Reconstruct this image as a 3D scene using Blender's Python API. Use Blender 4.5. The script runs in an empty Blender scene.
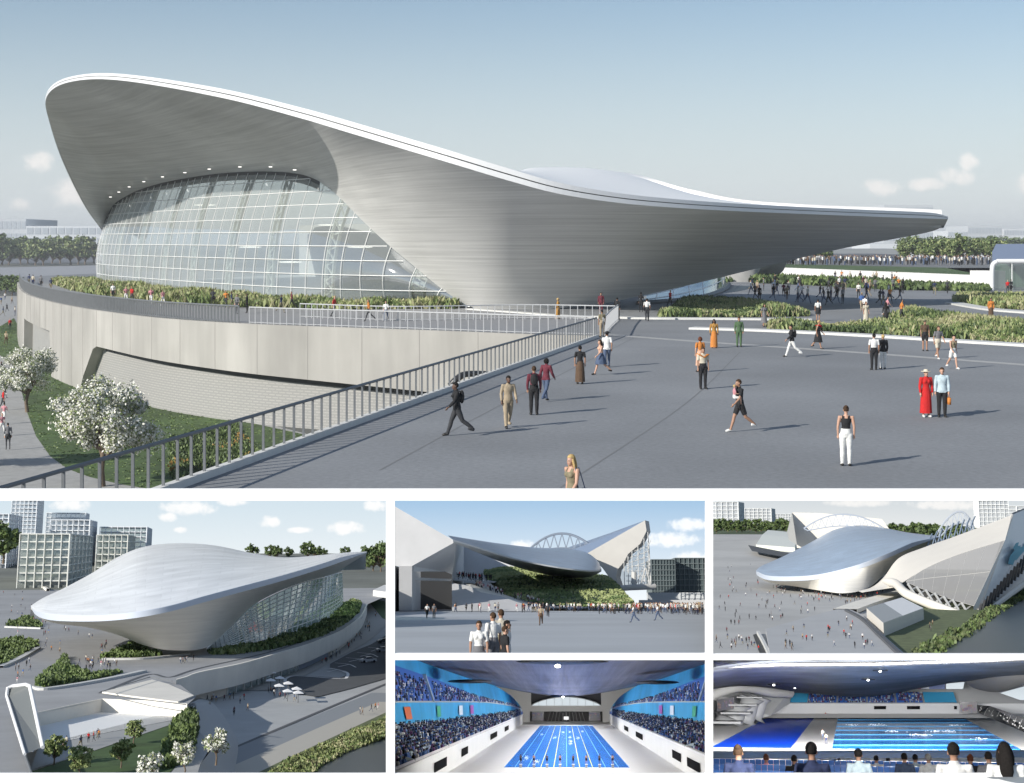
EXPOSURE=0.55
import bpy, bmesh, math, random
from mathutils import Vector, Matrix, noise
RND = random.Random(11)
F, CU, CV, EYE = 1500.0, 512.0, 240.0, 6.4
SC = bpy.context.scene
COL = SC.collection
rad = math.radians
SUN_EL, SUN_DIR = 27.0, (0.79, 0.61)        # travel direction of the light on the ground

# ------------------------------------------------------------------ frames
class Place:
    """A place with its own ground plane: metres in, world out."""
    def __init__(s, u0, v0, H, scale):
        s.u0, s.v0, s.H, s.s = u0, v0, H, scale
        phi = math.atan((v0-CV)/F)
        up = Vector((0, math.sin(phi), math.cos(phi)))
        ray = Vector(((u0-CU)/F, 1, -(v0-CV)/F)).normalized()
        right = ray.cross(up).normalized()
        fw = up.cross(right).normalized()
        s.Rm = Matrix((right, fw, up)).transposed()
        s.M = Matrix.Translation((0, 0, EYE)) @ (s.Rm.to_4x4()) @ Matrix.Scale(scale, 4) @ Matrix.Translation((0, 0, -H))
    def ray(s, u, v):
        return s.Rm.transposed() @ Vector(((u-CU)/F, 1, -(v-CV)/F))
    def g(s, u, v, z=0.0):
        r = s.ray(u, v)
        k = (z-s.H)/r.z
        return Vector((r.x*k, r.y*k, z))
    def d(s, u, v, Y):
        r = s.ray(u, v)
        k = Y/r.y
        return Vector((r.x*k, Y, s.H+r.z*k))

PM = Place(512, 240, 6.4, 1.0)

# ------------------------------------------------------------------ materials
MATS = {}
def nodes(name):
    m = bpy.data.materials.new(name); m.use_nodes = True
    nt = m.node_tree; b = nt.nodes['Principled BSDF']
    return m, nt, b
def mat(name, col, rough=.7, var=0.0, scale=1.0, bump=0.0, metal=0.0, stretch=None, spec=.5, coord='Object', detail=6, var2=0.0, scale2=.05):
    if name in MATS: return MATS[name]
    m, nt, b = nodes(name)
    b.inputs['Roughness'].default_value = rough
    b.inputs['Metallic'].default_value = metal
    b.inputs['Specular IOR Level'].default_value = spec
    c = (col[0], col[1], col[2], 1)
    b.inputs['Base Color'].default_value = c
    if var or bump:
        tc = nt.nodes.new('ShaderNodeTexCoord'); mp = nt.nodes.new('ShaderNodeMapping')
        nt.links.new(tc.outputs[coord], mp.inputs[0])
        if stretch: mp.inputs['Scale'].default_value = stretch
        n = nt.nodes.new('ShaderNodeTexNoise'); n.inputs['Scale'].default_value = scale
        n.inputs['Detail'].default_value = detail; n.inputs['Roughness'].default_value = .6
        nt.links.new(mp.outputs[0], n.inputs['Vector'])
        src = n.outputs['Fac']
        if var:
            r = nt.nodes.new('ShaderNodeMapRange')
            r.inputs[1].default_value = .3; r.inputs[2].default_value = .7
            r.inputs[3].default_value = 1-var; r.inputs[4].default_value = 1+var
            nt.links.new(src, r.inputs[0]); out = r.outputs[0]
            if var2:
                n2 = nt.nodes.new('ShaderNodeTexNoise'); n2.inputs['Scale'].default_value = scale2; n2.inputs['Detail'].default_value = 4
                nt.links.new(tc.outputs[coord], n2.inputs['Vector'])
                r2 = nt.nodes.new('ShaderNodeMapRange'); r2.inputs[1].default_value = .35; r2.inputs[2].default_value = .65
                r2.inputs[3].default_value = 1-var2; r2.inputs[4].default_value = 1+var2
                nt.links.new(n2.outputs['Fac'], r2.inputs[0])
                mm = nt.nodes.new('ShaderNodeMath'); mm.operation = 'MULTIPLY'
                nt.links.new(out, mm.inputs[0]); nt.links.new(r2.outputs[0], mm.inputs[1]); out = mm.outputs[0]
            v = nt.nodes.new('ShaderNodeVectorMath'); v.operation = 'SCALE'
            v.inputs[0].default_value = col[:3]
            nt.links.new(out, v.inputs['Scale']); nt.links.new(v.outputs[0], b.inputs['Base Color'])
        if bump:
            bp = nt.nodes.new('ShaderNodeBump'); bp.inputs['Strength'].default_value = bump; bp.inputs['Distance'].default_value = .05
            nt.links.new(src, bp.inputs['Height']); nt.links.new(bp.outputs[0], b.inputs['Normal'])
    MATS[name] = m
    return m
def glass(name, tint=(.8,.85,.85), refl=.25, rough=.02, body=0.0, bodycol=(.8,.8,.8)):
    if name in MATS: return MATS[name]
    m, nt, b = nodes(name); nt.nodes.remove(b)
    out = nt.nodes['Material Output']
    tr = nt.nodes.new('ShaderNodeBsdfTransparent'); tr.inputs[0].default_value = (*tint, 1)
    gl = nt.nodes.new('ShaderNodeBsdfGlossy'); gl.inputs['Roughness'].default_value = rough; gl.inputs[0].default_value = (.95,.97,1,1)
    lw = nt.nodes.new('ShaderNodeLayerWeight'); lw.inputs[0].default_value = .35
    mr = nt.nodes.new('ShaderNodeMapRange'); mr.inputs[3].default_value = refl; mr.inputs[4].default_value = min(1, refl+.6)
    nt.links.new(lw.outputs['Fresnel'], mr.inputs[0])
    mx = nt.nodes.new('ShaderNodeMixShader')
    nt.links.new(mr.outputs[0], mx.inputs[0]); nt.links.new(tr.outputs[0], mx.inputs[1]); nt.links.new(gl.outputs[0], mx.inputs[2])
    res = mx
    if body:
        df = nt.nodes.new('ShaderNodeBsdfDiffuse'); df.inputs[0].default_value = (*bodycol, 1)
        m2 = nt.nodes.new('ShaderNodeMixShader'); m2.inputs[0].default_value = body
        nt.links.new(mx.outputs[0], m2.inputs[1]); nt.links.new(df.outputs[0], m2.inputs[2]); res = m2
    nt.links.new(res.outputs[0], out.inputs[0])
    MATS[name] = m
    return m
def emit(name, col, st):
    if name in MATS: return MATS[name]
    m, nt, b = nodes(name)
    b.inputs['Base Color'].default_value = (col[0]*.05,col[1]*.05,col[2]*.05, 1)
    b.inputs['Emission Color'].default_value = (*col, 1); b.inputs['Emission Strength'].default_value = st
    MATS[name] = m
    return m

# ------------------------------------------------------------------ mesh builder
class MB:
    def __init__(s): s.v=[]; s.f=[]; s.mi=[]; s.uv=None
    def face(s, pts, m=0):
        n=len(s.v); s.v += [Vector(p) for p in pts]; s.f.append(tuple(range(n,n+len(pts)))); s.mi.append(m)
    def grid(s, rows, m=0, close=False):
        n=len(s.v); nr=len(rows); nc=len(rows[0])
        for r in rows: s.v += [Vector(p) for p in r]
        for i in range(nr-1):
            for j in range(nc if close else nc-1):
                a=n+i*nc+j; b=n+i*nc+(j+1)%nc
                s.f.append((a,b,b+nc,a+nc)); s.mi.append(m)
    def uvgrid(s, rows):
        nr=len(rows); nc=len(rows[0]); n=len(s.v)
        s.grid(rows)
        if s.uv is None: s.uv={}
        for i in range(nr):
            for j in range(nc): s.uv[n+i*nc+j]=(j/(nc-1), i/(nr-1))
    def box(s, c, sz, rz=0, m=0, frame=None):
        x,y,z=[k/2 for k in sz]; c=Vector(c)
        R=frame if frame is not None else Matrix.Rotation(rz,3,'Z')
        P=[c+R@Vector((i*x,j*y,k*z)) for k in (-1,1) for j in (-1,1) for i in (-1,1)]
        n=len(s.v); s.v+=P
        for q in ((0,2,3,1),(4,5,7,6),(0,1,5,4),(2,6,7,3),(0,4,6,2),(1,3,7,5)):
            s.f.append(tuple(n+k for k in q)); s.mi.append(m)
    def beam(s, a, b, w, h=None, m=0):
        a=Vector(a); b=Vector(b); h=h or w; d=b-a; L=d.length
        if L<1e-6: return
        z=d/L; x=z.cross(Vector((0,0,1)))
        if x.length<1e-3: x=Vector((1,0,0))
        x.normalize(); y=z.cross(x)
        s.box((a+b)/2,(w,h,L),frame=Matrix((x,y,z)).transposed(),m=m)
    def tube(s, pts, r, n=8, m=0, cap=True):
        pts=[Vector(p) for p in pts]; rr=r if isinstance(r,(list,tuple)) else [r]*len(pts)
        rows=[]; px=None
        for i,p in enumerate(pts):
            t=(pts[min(i+1,len(pts)-1)]-pts[max(i-1,0)]); t=t.normalized() if t.length>1e-9 else Vector((0,0,1))
            if px is None:
                px=t.cross(Vector((.3,.9,.1))); 
                if px.length<.05: px=t.cross(Vector((1,0,0)))
            px=(px-t*px.dot(t)).normalized(); py=t.cross(px)
            q=rr[i] if isinstance(rr[i],tuple) else (rr[i],rr[i])
            rows.append([p+px*math.cos(2*math.pi*k/n)*q[0]+py*math.sin(2*math.pi*k/n)*q[1] for k in range(n)])
        s.grid(rows,m,close=True)
        if cap:
            s.face(rows[0][::-1],m); s.face(rows[-1],m)
    def ellip(s, c, r, nu=12, nv=8, m=0, R=None):
        c=Vector(c); rows=[]
        for i in range(nv+1):
            th=math.pi*i/nv; th=min(max(th,.03),math.pi-.03)
            row=[]
            for k in range(nu):
                a=2*math.pi*k/nu
                p=Vector((r[0]*math.sin(th)*math.cos(a), r[1]*math.sin(th)*math.sin(a), -r[2]*math.cos(th)))
                row.append(c+(R@p if R is not None else p))
            rows.append(row)
        s.grid(rows,m,close=True)
        s.face(rows[0][::-1],m); s.face(rows[-1],m)
    def prism(s, poly, z0, z1, m=0, caps=(True,True)):
        n=len(poly); lo=[Vector((p[0],p[1],z0)) for p in poly]; hi=[Vector((p[0],p[1],z1)) for p in poly]
        if caps[1]: s.face(hi,m)
        if caps[0]: s.face(lo[::-1],m)
        for i in range(n):
            j=(i+1)%n; s.face([lo[i],lo[j],hi[j],hi[i]],m)
    def build(s, name, mats, parent=None, P=PM, base=None, smooth=False):
        base=Vector(base) if base is not None else (Vector(parent['_b']) if parent is not None and '_b' in parent else Vector((0,0,0)))
        me=bpy.data.meshes.new(name)
        me.from_pydata([tuple(p-base) for p in s.v],[],s.f)
        if not isinstance(mats,(list,tuple)): mats=[mats]
        for m in mats: me.materials.append(m)
        me.polygons.foreach_set('material_index',s.mi)
        if smooth: me.polygons.foreach_set('use_smooth',[True]*len(s.f))
        if s.uv:
            ul=me.uv_layers.new(name='UVMap')
            for lp in me.loops:
                ul.data[lp.index].uv=s.uv.get(lp.vertex_index,(0,0))
        me.validate(); me.update()
        o=bpy.data.objects.new(name,me); COL.objects.link(o)
        if parent is not None: o.parent=parent
        else: o.matrix_world=P.M@Matrix.Translation(base)
        o['_b']=tuple(base)
        return o
def thing(name,label,cat,base,P=PM,group=None,rz=0):
    o=bpy.data.objects.new(name,None); COL.objects.link(o); o.empty_display_size=.2
    o.matrix_world=P.M@Matrix.Translation(Vector(base))@Matrix.Rotation(rz,4,'Z')
    o['_b']=tuple(Vector(base)) if rz==0 else (0,0,0)
    return tag(o,label,cat,group)
def tag(o,label=None,cat=None,group=None,kind=None):
    if label: o['label']=label
    if cat: o['category']=cat
    if group: o['group']=group
    if kind: o['kind']=kind
    return o
def struct(o): o['kind']='structure'; return o
def copy_tree(o,parent=None):
    c=o.copy(); COL.objects.link(c)
    if parent is not None: c.parent=parent
    for ch in o.children: copy_tree(ch,c)
    return c

# ------------------------------------------------------------------ curves and patches
def cr(pts,t):
    n=len(pts)-1; x=min(max(t,0),1)*n; i=min(int(x),n-1); f=x-i
    p1,p2=pts[i],pts[i+1]; p0=pts[i-1] if i>0 else p1*2-p2; p3=pts[i+2] if i+2<=n else p2*2-p1
    return .5*((2*p1)+(p2-p0)*f+(2*p0-5*p1+4*p2-p3)*f*f+(3*p1-p0-3*p2+p3)*f**3)
def curve(pts,n): pts=[Vector(p) for p in pts]; return [cr(pts,i/(n-1)) for i in range(n)]
def arclen(pts,n):
    L=[0]
    for a,b in zip(pts,pts[1:]): L.append(L[-1]+(b-a).length)
    out=[];j=0
    for i in range(n):
        x=L[-1]*i/(n-1)
        while j<len(L)-2 and L[j+1]<x: j+=1
        q=(x-L[j])/max(1e-9,L[j+1]-L[j]); out.append(pts[j].lerp(pts[j+1],q))
    return out
def resamp(pts,step):
    L=sum((b-a).length for a,b in zip(pts,pts[1:])); return arclen(pts,max(2,int(L/step)+1))
def bez(a,b,c,x): return a*(1-x)**2+b*(2*x*(1-x))+c*x*x
def D(P,l): return [P.d(*q) for q in l]
def G(P,l,z=0): return [P.g(u,v,z) for u,v in l]
def sheet(name,P,poly,z,m,kind='structure'):
    """a flat sheet on the ground, polygon in plan"""
    mb=MB(); mb.face([(p[0],p[1],z) for p in poly]); o=mb.build(name,m,P=P)
    # triangulate so concave outlines stay right
    bm=bmesh.new(); bm.from_mesh(o.data); bmesh.ops.triangulate(bm,faces=bm.faces[:]); 
    for f in bm.faces:
        if f.normal.z<0: f.normal_flip()
    bm.to_mesh(o.data); bm.free()
    if kind: o['kind']=kind
    return o
def inpoly(x,y,poly):
    c=False; n=len(poly)
    for i in range(n):
        a,b=poly[i],poly[i-1]
        if (a[1]>y)!=(b[1]>y) and x<(b[0]-a[0])*(y-a[1])/(b[1]-a[1])+a[0]: c=not c
    return c

# ------------------------------------------------------------------ vegetation
GREENS=[mat('leaf_dark',(.065,.100,.032),.6),mat('leaf_mid',(.135,.19,.06),.6),mat('leaf_light',(.27,.31,.125),.6)]
DRY=mat('leaf_dry',(.34,.33,.18),.7)
def planting(name,P,poly,z,n,hgt,mats,kind='stuff',slope=None,wid=.35):
    """uncountable low planting spread over a polygon: leaf tufts"""
    r=random.Random(len(poly)*77+n); mb=MB()
    xs=[p[0] for p in poly]; ys=[p[1] for p in poly]; k=0; tries=0
    while k<n and tries<n*30:
        tries+=1
        x=r.uniform(min(xs),max(xs)); y=r.uniform(min(ys),max(ys))
        if not inpoly(x,y,poly): continue
        k+=1
        zz=slope(x,y) if slope else z
        h=hgt*r.uniform(.45,1.15)*(.7+.6*noise.noise(Vector((x*.15/wid*.35,y*.05,3))))
        m=min(len(mats)-1,max(0,int((noise.noise(Vector((x*.3,y*.12,1)))*.9+.5+r.uniform(-.35,.35))*len(mats))))
        for q in range(4):
            a=r.uniform(0,6.28); w=wid*r.uniform(.5,1.1); t=r.uniform(.3,1)
            c=Vector((x+r.uniform(-w,w),y+r.uniform(-w,w),zz+h*t*.75)); d=Vector((math.cos(a),math.sin(a),0))
            e=Vector((r.uniform(-.6,.6),r.uniform(-.6,.6),1)).normalized()
            s1=w*.55; s2=h*.4
            mb.face([c-d*s1*.6-e*s2,c+d*s1*.6-e*s2,c+d*s1+e*s2*.5,c+e*s2*1.3,c-d*s1+e*s2*.5],m)
    o=mb.build(name,mats,P=P); o['kind']=kind
    return o
def tree_parts(h,cr_r,seed,leafn,leaf,mats,trunk_h=.35,flat=.8,clumps=40):
    r=random.Random(seed); tb=MB(); th=h*trunk_h
    tb.tube([(0,0,-.1),(r.uniform(-.03,.03)*h,r.uniform(-.03,.03)*h,th*.5),(0,0,th),(0,0,h*.62)],[h*.035,h*.026,h*.022,h*.008],7)
    cz=th*.85+(h-th*.85)/2; hz=(h-th*.85)/2
    cs=[]
    for i in range(clumps):
        while True:
            p=Vector((r.uniform(-1,1),r.uniform(-1,1),r.uniform(-1,1)))
            if .2<p.length<1.08 and p.z>-.8: break
        k=1+.35*noise.noise(p*1.3+Vector((seed,0,0)))
        q=Vector((p.x*cr_r*.86*k,p.y*cr_r*.86*k,cz+p.z*hz*.84*k)); cs.append((q,cr_r*r.uniform(.12,.34)))
        if i<20: tb.tube([(0,0,th*r.uniform(.75,1.1)),q*.5+Vector((0,0,th*.5)),q],[h*.012,h*.008,h*.003],5)
    lb=MB()
    for i in range(leafn):
        q,cc=r.choice(cs); 
        d=Vector((r.gauss(0,1),r.gauss(0,1),r.gauss(0,1))).normalized()*cc*(r.random()**.55)*r.choice((1,1,1,1.35))
        d.z*=flat; c=q+d
        n=(d.normalized()*.7+Vector((r.uniform(-1,1),r.uniform(-1,1),r.uniform(-.4,1)))).normalized()
        x=n.cross(Vector((r.uniform(-1,1),r.uniform(-1,1),r.uniform(-1,1)))).normalized(); y=n.cross(x); s_=leaf*r.uniform(.6,1.3)
        lb.face([c-x*s_,c-y*s_*.6,c+x*s_,c+y*s_*.6],r.choice(range(len(mats))))
    return tb,lb
BARK=mat('bark',(.16,.12,.085),.9,.3,6)
TREES={}
def tree(P,base,h,cr_r,label,kind='green',seed=1,group=None,name='tree',leafn=2500,trunk_h=.35,k=None):
    key=(kind,seed,leafn,round(cr_r/h,2),trunk_h)
    t=thing(name,label,'tree',base,P,group)
    if key not in TREES:
        mats={'green':GREENS,'dark':[GREENS[0],GREENS[1]],'light':[GREENS[1],GREENS[2]],
              'blossom':[mat('blossom',(.78,.77,.70),.6),mat('blossom',(1,1,1)),mat('blossom_shade',(.60,.62,.52),.6),GREENS[2],mat('blossom',(1,1,1)),GREENS[1]]}[kind]  # duller blossom tone mixed in at random
        lf=(k or .05)*1.0
        tb,lb=tree_parts(1.0,cr_r/h,seed,leafn,lf,mats,trunk_h)
        o1=tb.build('trunk',BARK,t,base=(0,0,0),smooth=True); o2=lb.build('crown',mats,t,base=(0,0,0))
        TREES[key]=(o1.data,o2.data)
    else:
        for nm,me in zip(('trunk','crown'),TREES[key]):
            o=bpy.data.objects.new(nm,me); COL.objects.link(o); o.parent=t
    t.matrix_world=P.M@Matrix.Translation(Vector(base))@Matrix.Rotation(seed*1.7+base[0],4,'Z')@Matrix.Scale(h,4)
    return t
# ------------------------------------------------------------------ people
CLOTH={'black':(.012,.012,.014),'charcoal':(.035,.037,.042),'grey':(.16,.16,.17),'white':(.72,.72,.70),'cream':(.55,.50,.40),
 'beige':(.36,.29,.20),'khaki':(.22,.19,.12),'brown':(.10,.06,.035),'red':(.50,.012,.012),'maroon':(.13,.02,.035),'pink':(.55,.25,.28),
 'navy':(.02,.03,.08),'blue':(.05,.12,.32),'denim':(.07,.10,.17),'orange':(.55,.20,.04),'mustard':(.38,.20,.045),'green':(.07,.13,.06),
 'olive':(.10,.10,.05),'pale blue':(.45,.55,.60),'purple':(.14,.06,.16),'yellow':(.65,.48,.06),'peach':(.62,.38,.27)}
def cloth(c): return mat('cloth_'+c.replace(' ','_'),CLOTH[c],.85,.18,9,.15)
SKINS={'light':(.52,.31,.22),'tan':(.36,.20,.13),'dark':(.11,.06,.04)}
def skin(k): return mat('skin_'+k,SKINS[k],.55)
HAIRS={'black':(.012,.010,.009),'brown':(.06,.035,.02),'blond':(.48,.34,.15),'grey':(.3,.29,.27),'auburn':(.12,.04,.02)}
def hairm(k): return mat('hair_'+k,HAIRS[k],.85,.3,40,spec=.2)
SHOE=mat('shoe_leather',(.02,.018,.016),.45); SHOEW=mat('shoe_white',(.7,.7,.68),.6)
EYEM=mat('eye_dark',(.02,.015,.012),.3); LIP=mat('lips',(.38,.12,.10),.5)

def pose(kind='stand',ph=0.0):
    """joint positions of a 1.75 m figure facing -Y; ph is the phase of a step"""
    J={}
    w=lambda a,l:Vector((0,-math.sin(a)*l,-math.cos(a)*l))
    st={'stand':0,'walk':1,'sit':0}[kind]
    lean=.05*st
    hip=Vector((0,0,.93)); J['pelvis']=hip
    J['waist']=hip+Vector((0,-.03*lean*10,.17)); J['chest']=hip+Vector((0,-.06*st*.5,.37)); J['neck']=hip+Vector((0,-.035*st,.55))
    J['head']=hip+Vector((0,-.05*st-.015,.69))
    s=math.sin(ph)
    for sd,k in ((-1,1),(1,-1)):
        n='L' if sd<0 else 'R'
        a=.42*st*s*k; bend=(.10+.55*max(0,-s*k)*abs(math.cos(ph*.5)))*st
        if kind=='sit': a=1.5;bend=1.5
        h=hip+Vector((sd*.092,0,-.03)); kn=h+w(a,.425)+Vector((sd*.012,0,0)); an=kn+w(a-bend,.415)
        J['hip'+n]=h;J['knee'+n]=kn;J['ankle'+n]=an
        tilt=-(a-bend)*.6
        J['toe'+n]=an+Vector((sd*.03,-.17*math.cos(tilt),-.055+.10*math.sin(tilt)))
        J['heel'+n]=an+Vector((0,.045,-.05))
        sh=J['neck']+Vector((sd*.185,.01,-.055)); b=-.38*st*s*k
        el=sh+Vector((sd*.05,0,0))+w(b,.29); wr=el+w(b+.18+.25*st,.25)+Vector((-sd*.01*0,0,0))
        if kind=='sit': el=sh+Vector((sd*.06,-.08,-.26)); wr=el+Vector((-sd*.05,-.23,-.02))
        J['sh'+n]=sh;J['el'+n]=el;J['wr'+n]=wr
    lo=min(J['toe'+n].z for n in 'LR'); lo=min(lo,min(J['heel'+n].z for n in 'LR'))
    for k in J: J[k]=J[k]+Vector((0,0,-lo+.03))
    return J
BONES=[('torso','pelvis','waist',.15),('torso','waist','chest',.15),('torso','chest','neck',.14),('neck','neck','head',.05),
 ]+[(nm,a+n,b+n,r) for n in 'LR' for nm,a,b,r in (('thigh','hip','knee',.08),('calf','knee','ankle',.05),('foot','heel','toe',.045),('uarm','sh','el',.05),('farm','el','wr',.04),('hand','wr','hand',.045))]
def arm_over(J,arm):
    for k,v in (arm or {}).items(): J[k]=v
    for sd,n in ((-1,'L'),(1,'R')):
        d=(J['wr'+n]-J['el'+n]).normalized(); J['hand'+n]=J['wr'+n]+d*.13
    return J
def raw_body(J,female,fine):
    mb=MB(); n=14 if fine else 8
    P=J; hw=.155 if not female else .150; sw=.175 if not female else .150; ww=.128 if not female else .108
    up=P['neck']-P['pelvis']
    def ring(c,rx,ry): return (c,rx,ry)
    prof=[(P['pelvis']+Vector((0,0,-.10)),.10,.085),(P['pelvis'],hw,.115),(P['pelvis'].lerp(P['waist'],.6),hw*.93,.105),(P['waist']+Vector((0,0,.03)),ww,.092),
          (P['waist'].lerp(P['chest'],.6),ww*1.12,.105),(P['chest'],sw*.93,.118),(P['chest'].lerp(P['neck'],.55),sw,.10),(P['neck']+Vector((0,0,-.045)),sw*.72,.075),(P['neck'],.062,.058)]
    rows=[[c+Vector((math.cos(2*math.pi*k/n)*rx,math.sin(2*math.pi*k/n)*ry,0)) for k in range(n)] for c,rx,ry in prof]
    mb.grid(rows,close=True); mb.face(rows[0][::-1]); mb.face(rows[-1])
    if female:
        for sd in (-1,1): mb.ellip(P['chest']+Vector((sd*.065,-.085,.02)),(.06,.055,.06),8,6)
    h=P['head']
    mb.tube([P['neck']+Vector((0,.01,-.06)),P['neck'],h+Vector((0,.015,-.05))],[.062,.054,.052],n)
    mb.ellip(h+Vector((0,.012,.035)),(.076,.096,.098),n,8)          # cranium
    mb.ellip(h+Vector((0,-.03,-.035)),(.056,.062,.082),n,8)         # jaw
    if fine:
        mb.ellip(h+Vector((0,-.098,.0)),(.014,.02,.028),6,5)
        for sd in (-1,1): mb.ellip(h+Vector((sd*.08,.015,.0)),(.012,.024,.034),6,5)
    for n_,sd in (('L',-1),('R',1)):
        mb.tube([P['pelvis']+Vector((sd*.05,0,0)),P['hip'+n_],P['hip'+n_].lerp(P['knee'+n_],.5),P['knee'+n_],P['knee'+n_].lerp(P['ankle'+n_],.35)+Vector((0,.012,0)),P['ankle'+n_],],
                [.08,.092,.078,.056,.055,.038],n)
        mb.tube([P['heel'+n_],P['ankle'+n_]+Vector((0,0,-.03)),P['ankle'+n_].lerp(P['toe'+n_],.55)+Vector((0,0,-.01)),P['toe'+n_]],[.034,.042,.042,.03],n)
        mb.tube([P['neck']+Vector((sd*.09,.01,-.07)),P['sh'+n_],P['sh'+n_].lerp(P['el'+n_],.5),P['el'+n_],P['el'+n_].lerp(P['wr'+n_],.35),P['wr'+n_]],[.05,.058,.048,.039,.038,.027],n)
        w=P['wr'+n_]; d=(P['hand'+n_]-w).normalized()
        x=d.cross(Vector((1,0,0))).normalized() if abs(d.x)<.9 else Vector((0,1,0))
        mb.tube([w,w+d*.05,w+d*.095],[.026,(.042,.02),(.040,.018)],8)
        if fine:
            for q in range(4):
                o=x*(.027-.018*q); ln=(.07,.08,.075,.058)[q]
                a=w+d*.085+o; k=Vector((-sd*.012,0,0))
                mb.tube([a,a+d*ln*.5+k*.5,a+d*ln+k*2],[.0105,.0098,.008],6)
            a=w+d*.03+x*.03; mb.tube([a,a+d*.03+x*.02,a+d*.065+x*.024],[.013,.0115,.009],6)
        else: mb.ellip(w+d*.10,(.03,.035,.06),6,5)
    return mb
def remeshed(mb,vox,smooth_it=2):
    me=bpy.data.meshes.new('tmp'); me.from_pydata([tuple(v) for v in mb.v],[],mb.f)
    o=bpy.data.objects.new('tmp',me); COL.objects.link(o)
    m=o.modifiers.new('r','REMESH'); m.mode='VOXEL'; m.voxel_size=vox; m.use_smooth_shade=True
    if smooth_it:
        q=o.modifiers.new('s','SMOOTH'); q.factor=.5; q.iterations=smooth_it
    dg=bpy.context.evaluated_depsgraph_get(); ev=o.evaluated_get(dg); out=bpy.data.meshes.new_from_object(ev)
    bpy.data.objects.remove(o); bpy.data.meshes.remove(me)
    return out
def seg_dist(p,a,b):
    d=b-a; t=max(0,min(1,(p-a).dot(d)/max(1e-9,d.length_squared))); return (p-(a+d*t)).length,t
def classify(me,J):
    out=[]
    hd=J['head']
    for f in me.polygons:
        p=f.center
        if (p-hd-Vector((0,-.01,0))).length<.125 and p.z>hd.z-.11: out.append(('head',0)); continue
        best=None
        for nm,a,b,r in BONES:
            dd,t=seg_dist(p,J[a],J[b]); dd-=r
            if best is None or dd<best[0]: best=(dd,nm,t)
        out.append((best[1],best[2]))
    return out
def garment(name,me,cls,pred,off,m,parent):
    vs={}; fs=[]; V=[]
    for f,c in zip(me.polygons,cls):
        if not pred(c,f.center): continue
        q=[]
        for i in f.vertices:
            if i not in vs:
                vs[i]=len(V); v=me.vertices[i]; V.append(tuple(v.co+v.normal*off))
            q.append(vs[i])
        fs.append(q)
    if not fs: return None
    g=bpy.data.meshes.new(name); g.from_pydata(V,[],fs); g.materials.append(m)
    g.polygons.foreach_set('use_smooth',[True]*len(fs)); g.update()
    o=bpy.data.objects.new(name,g); COL.objects.link(o); o.parent=parent
    return o
def pobj(mb,name,m,parent,smooth=True): return mb.build(name,m,parent,base=(0,0,0),smooth=smooth)
BODY={}
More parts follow.
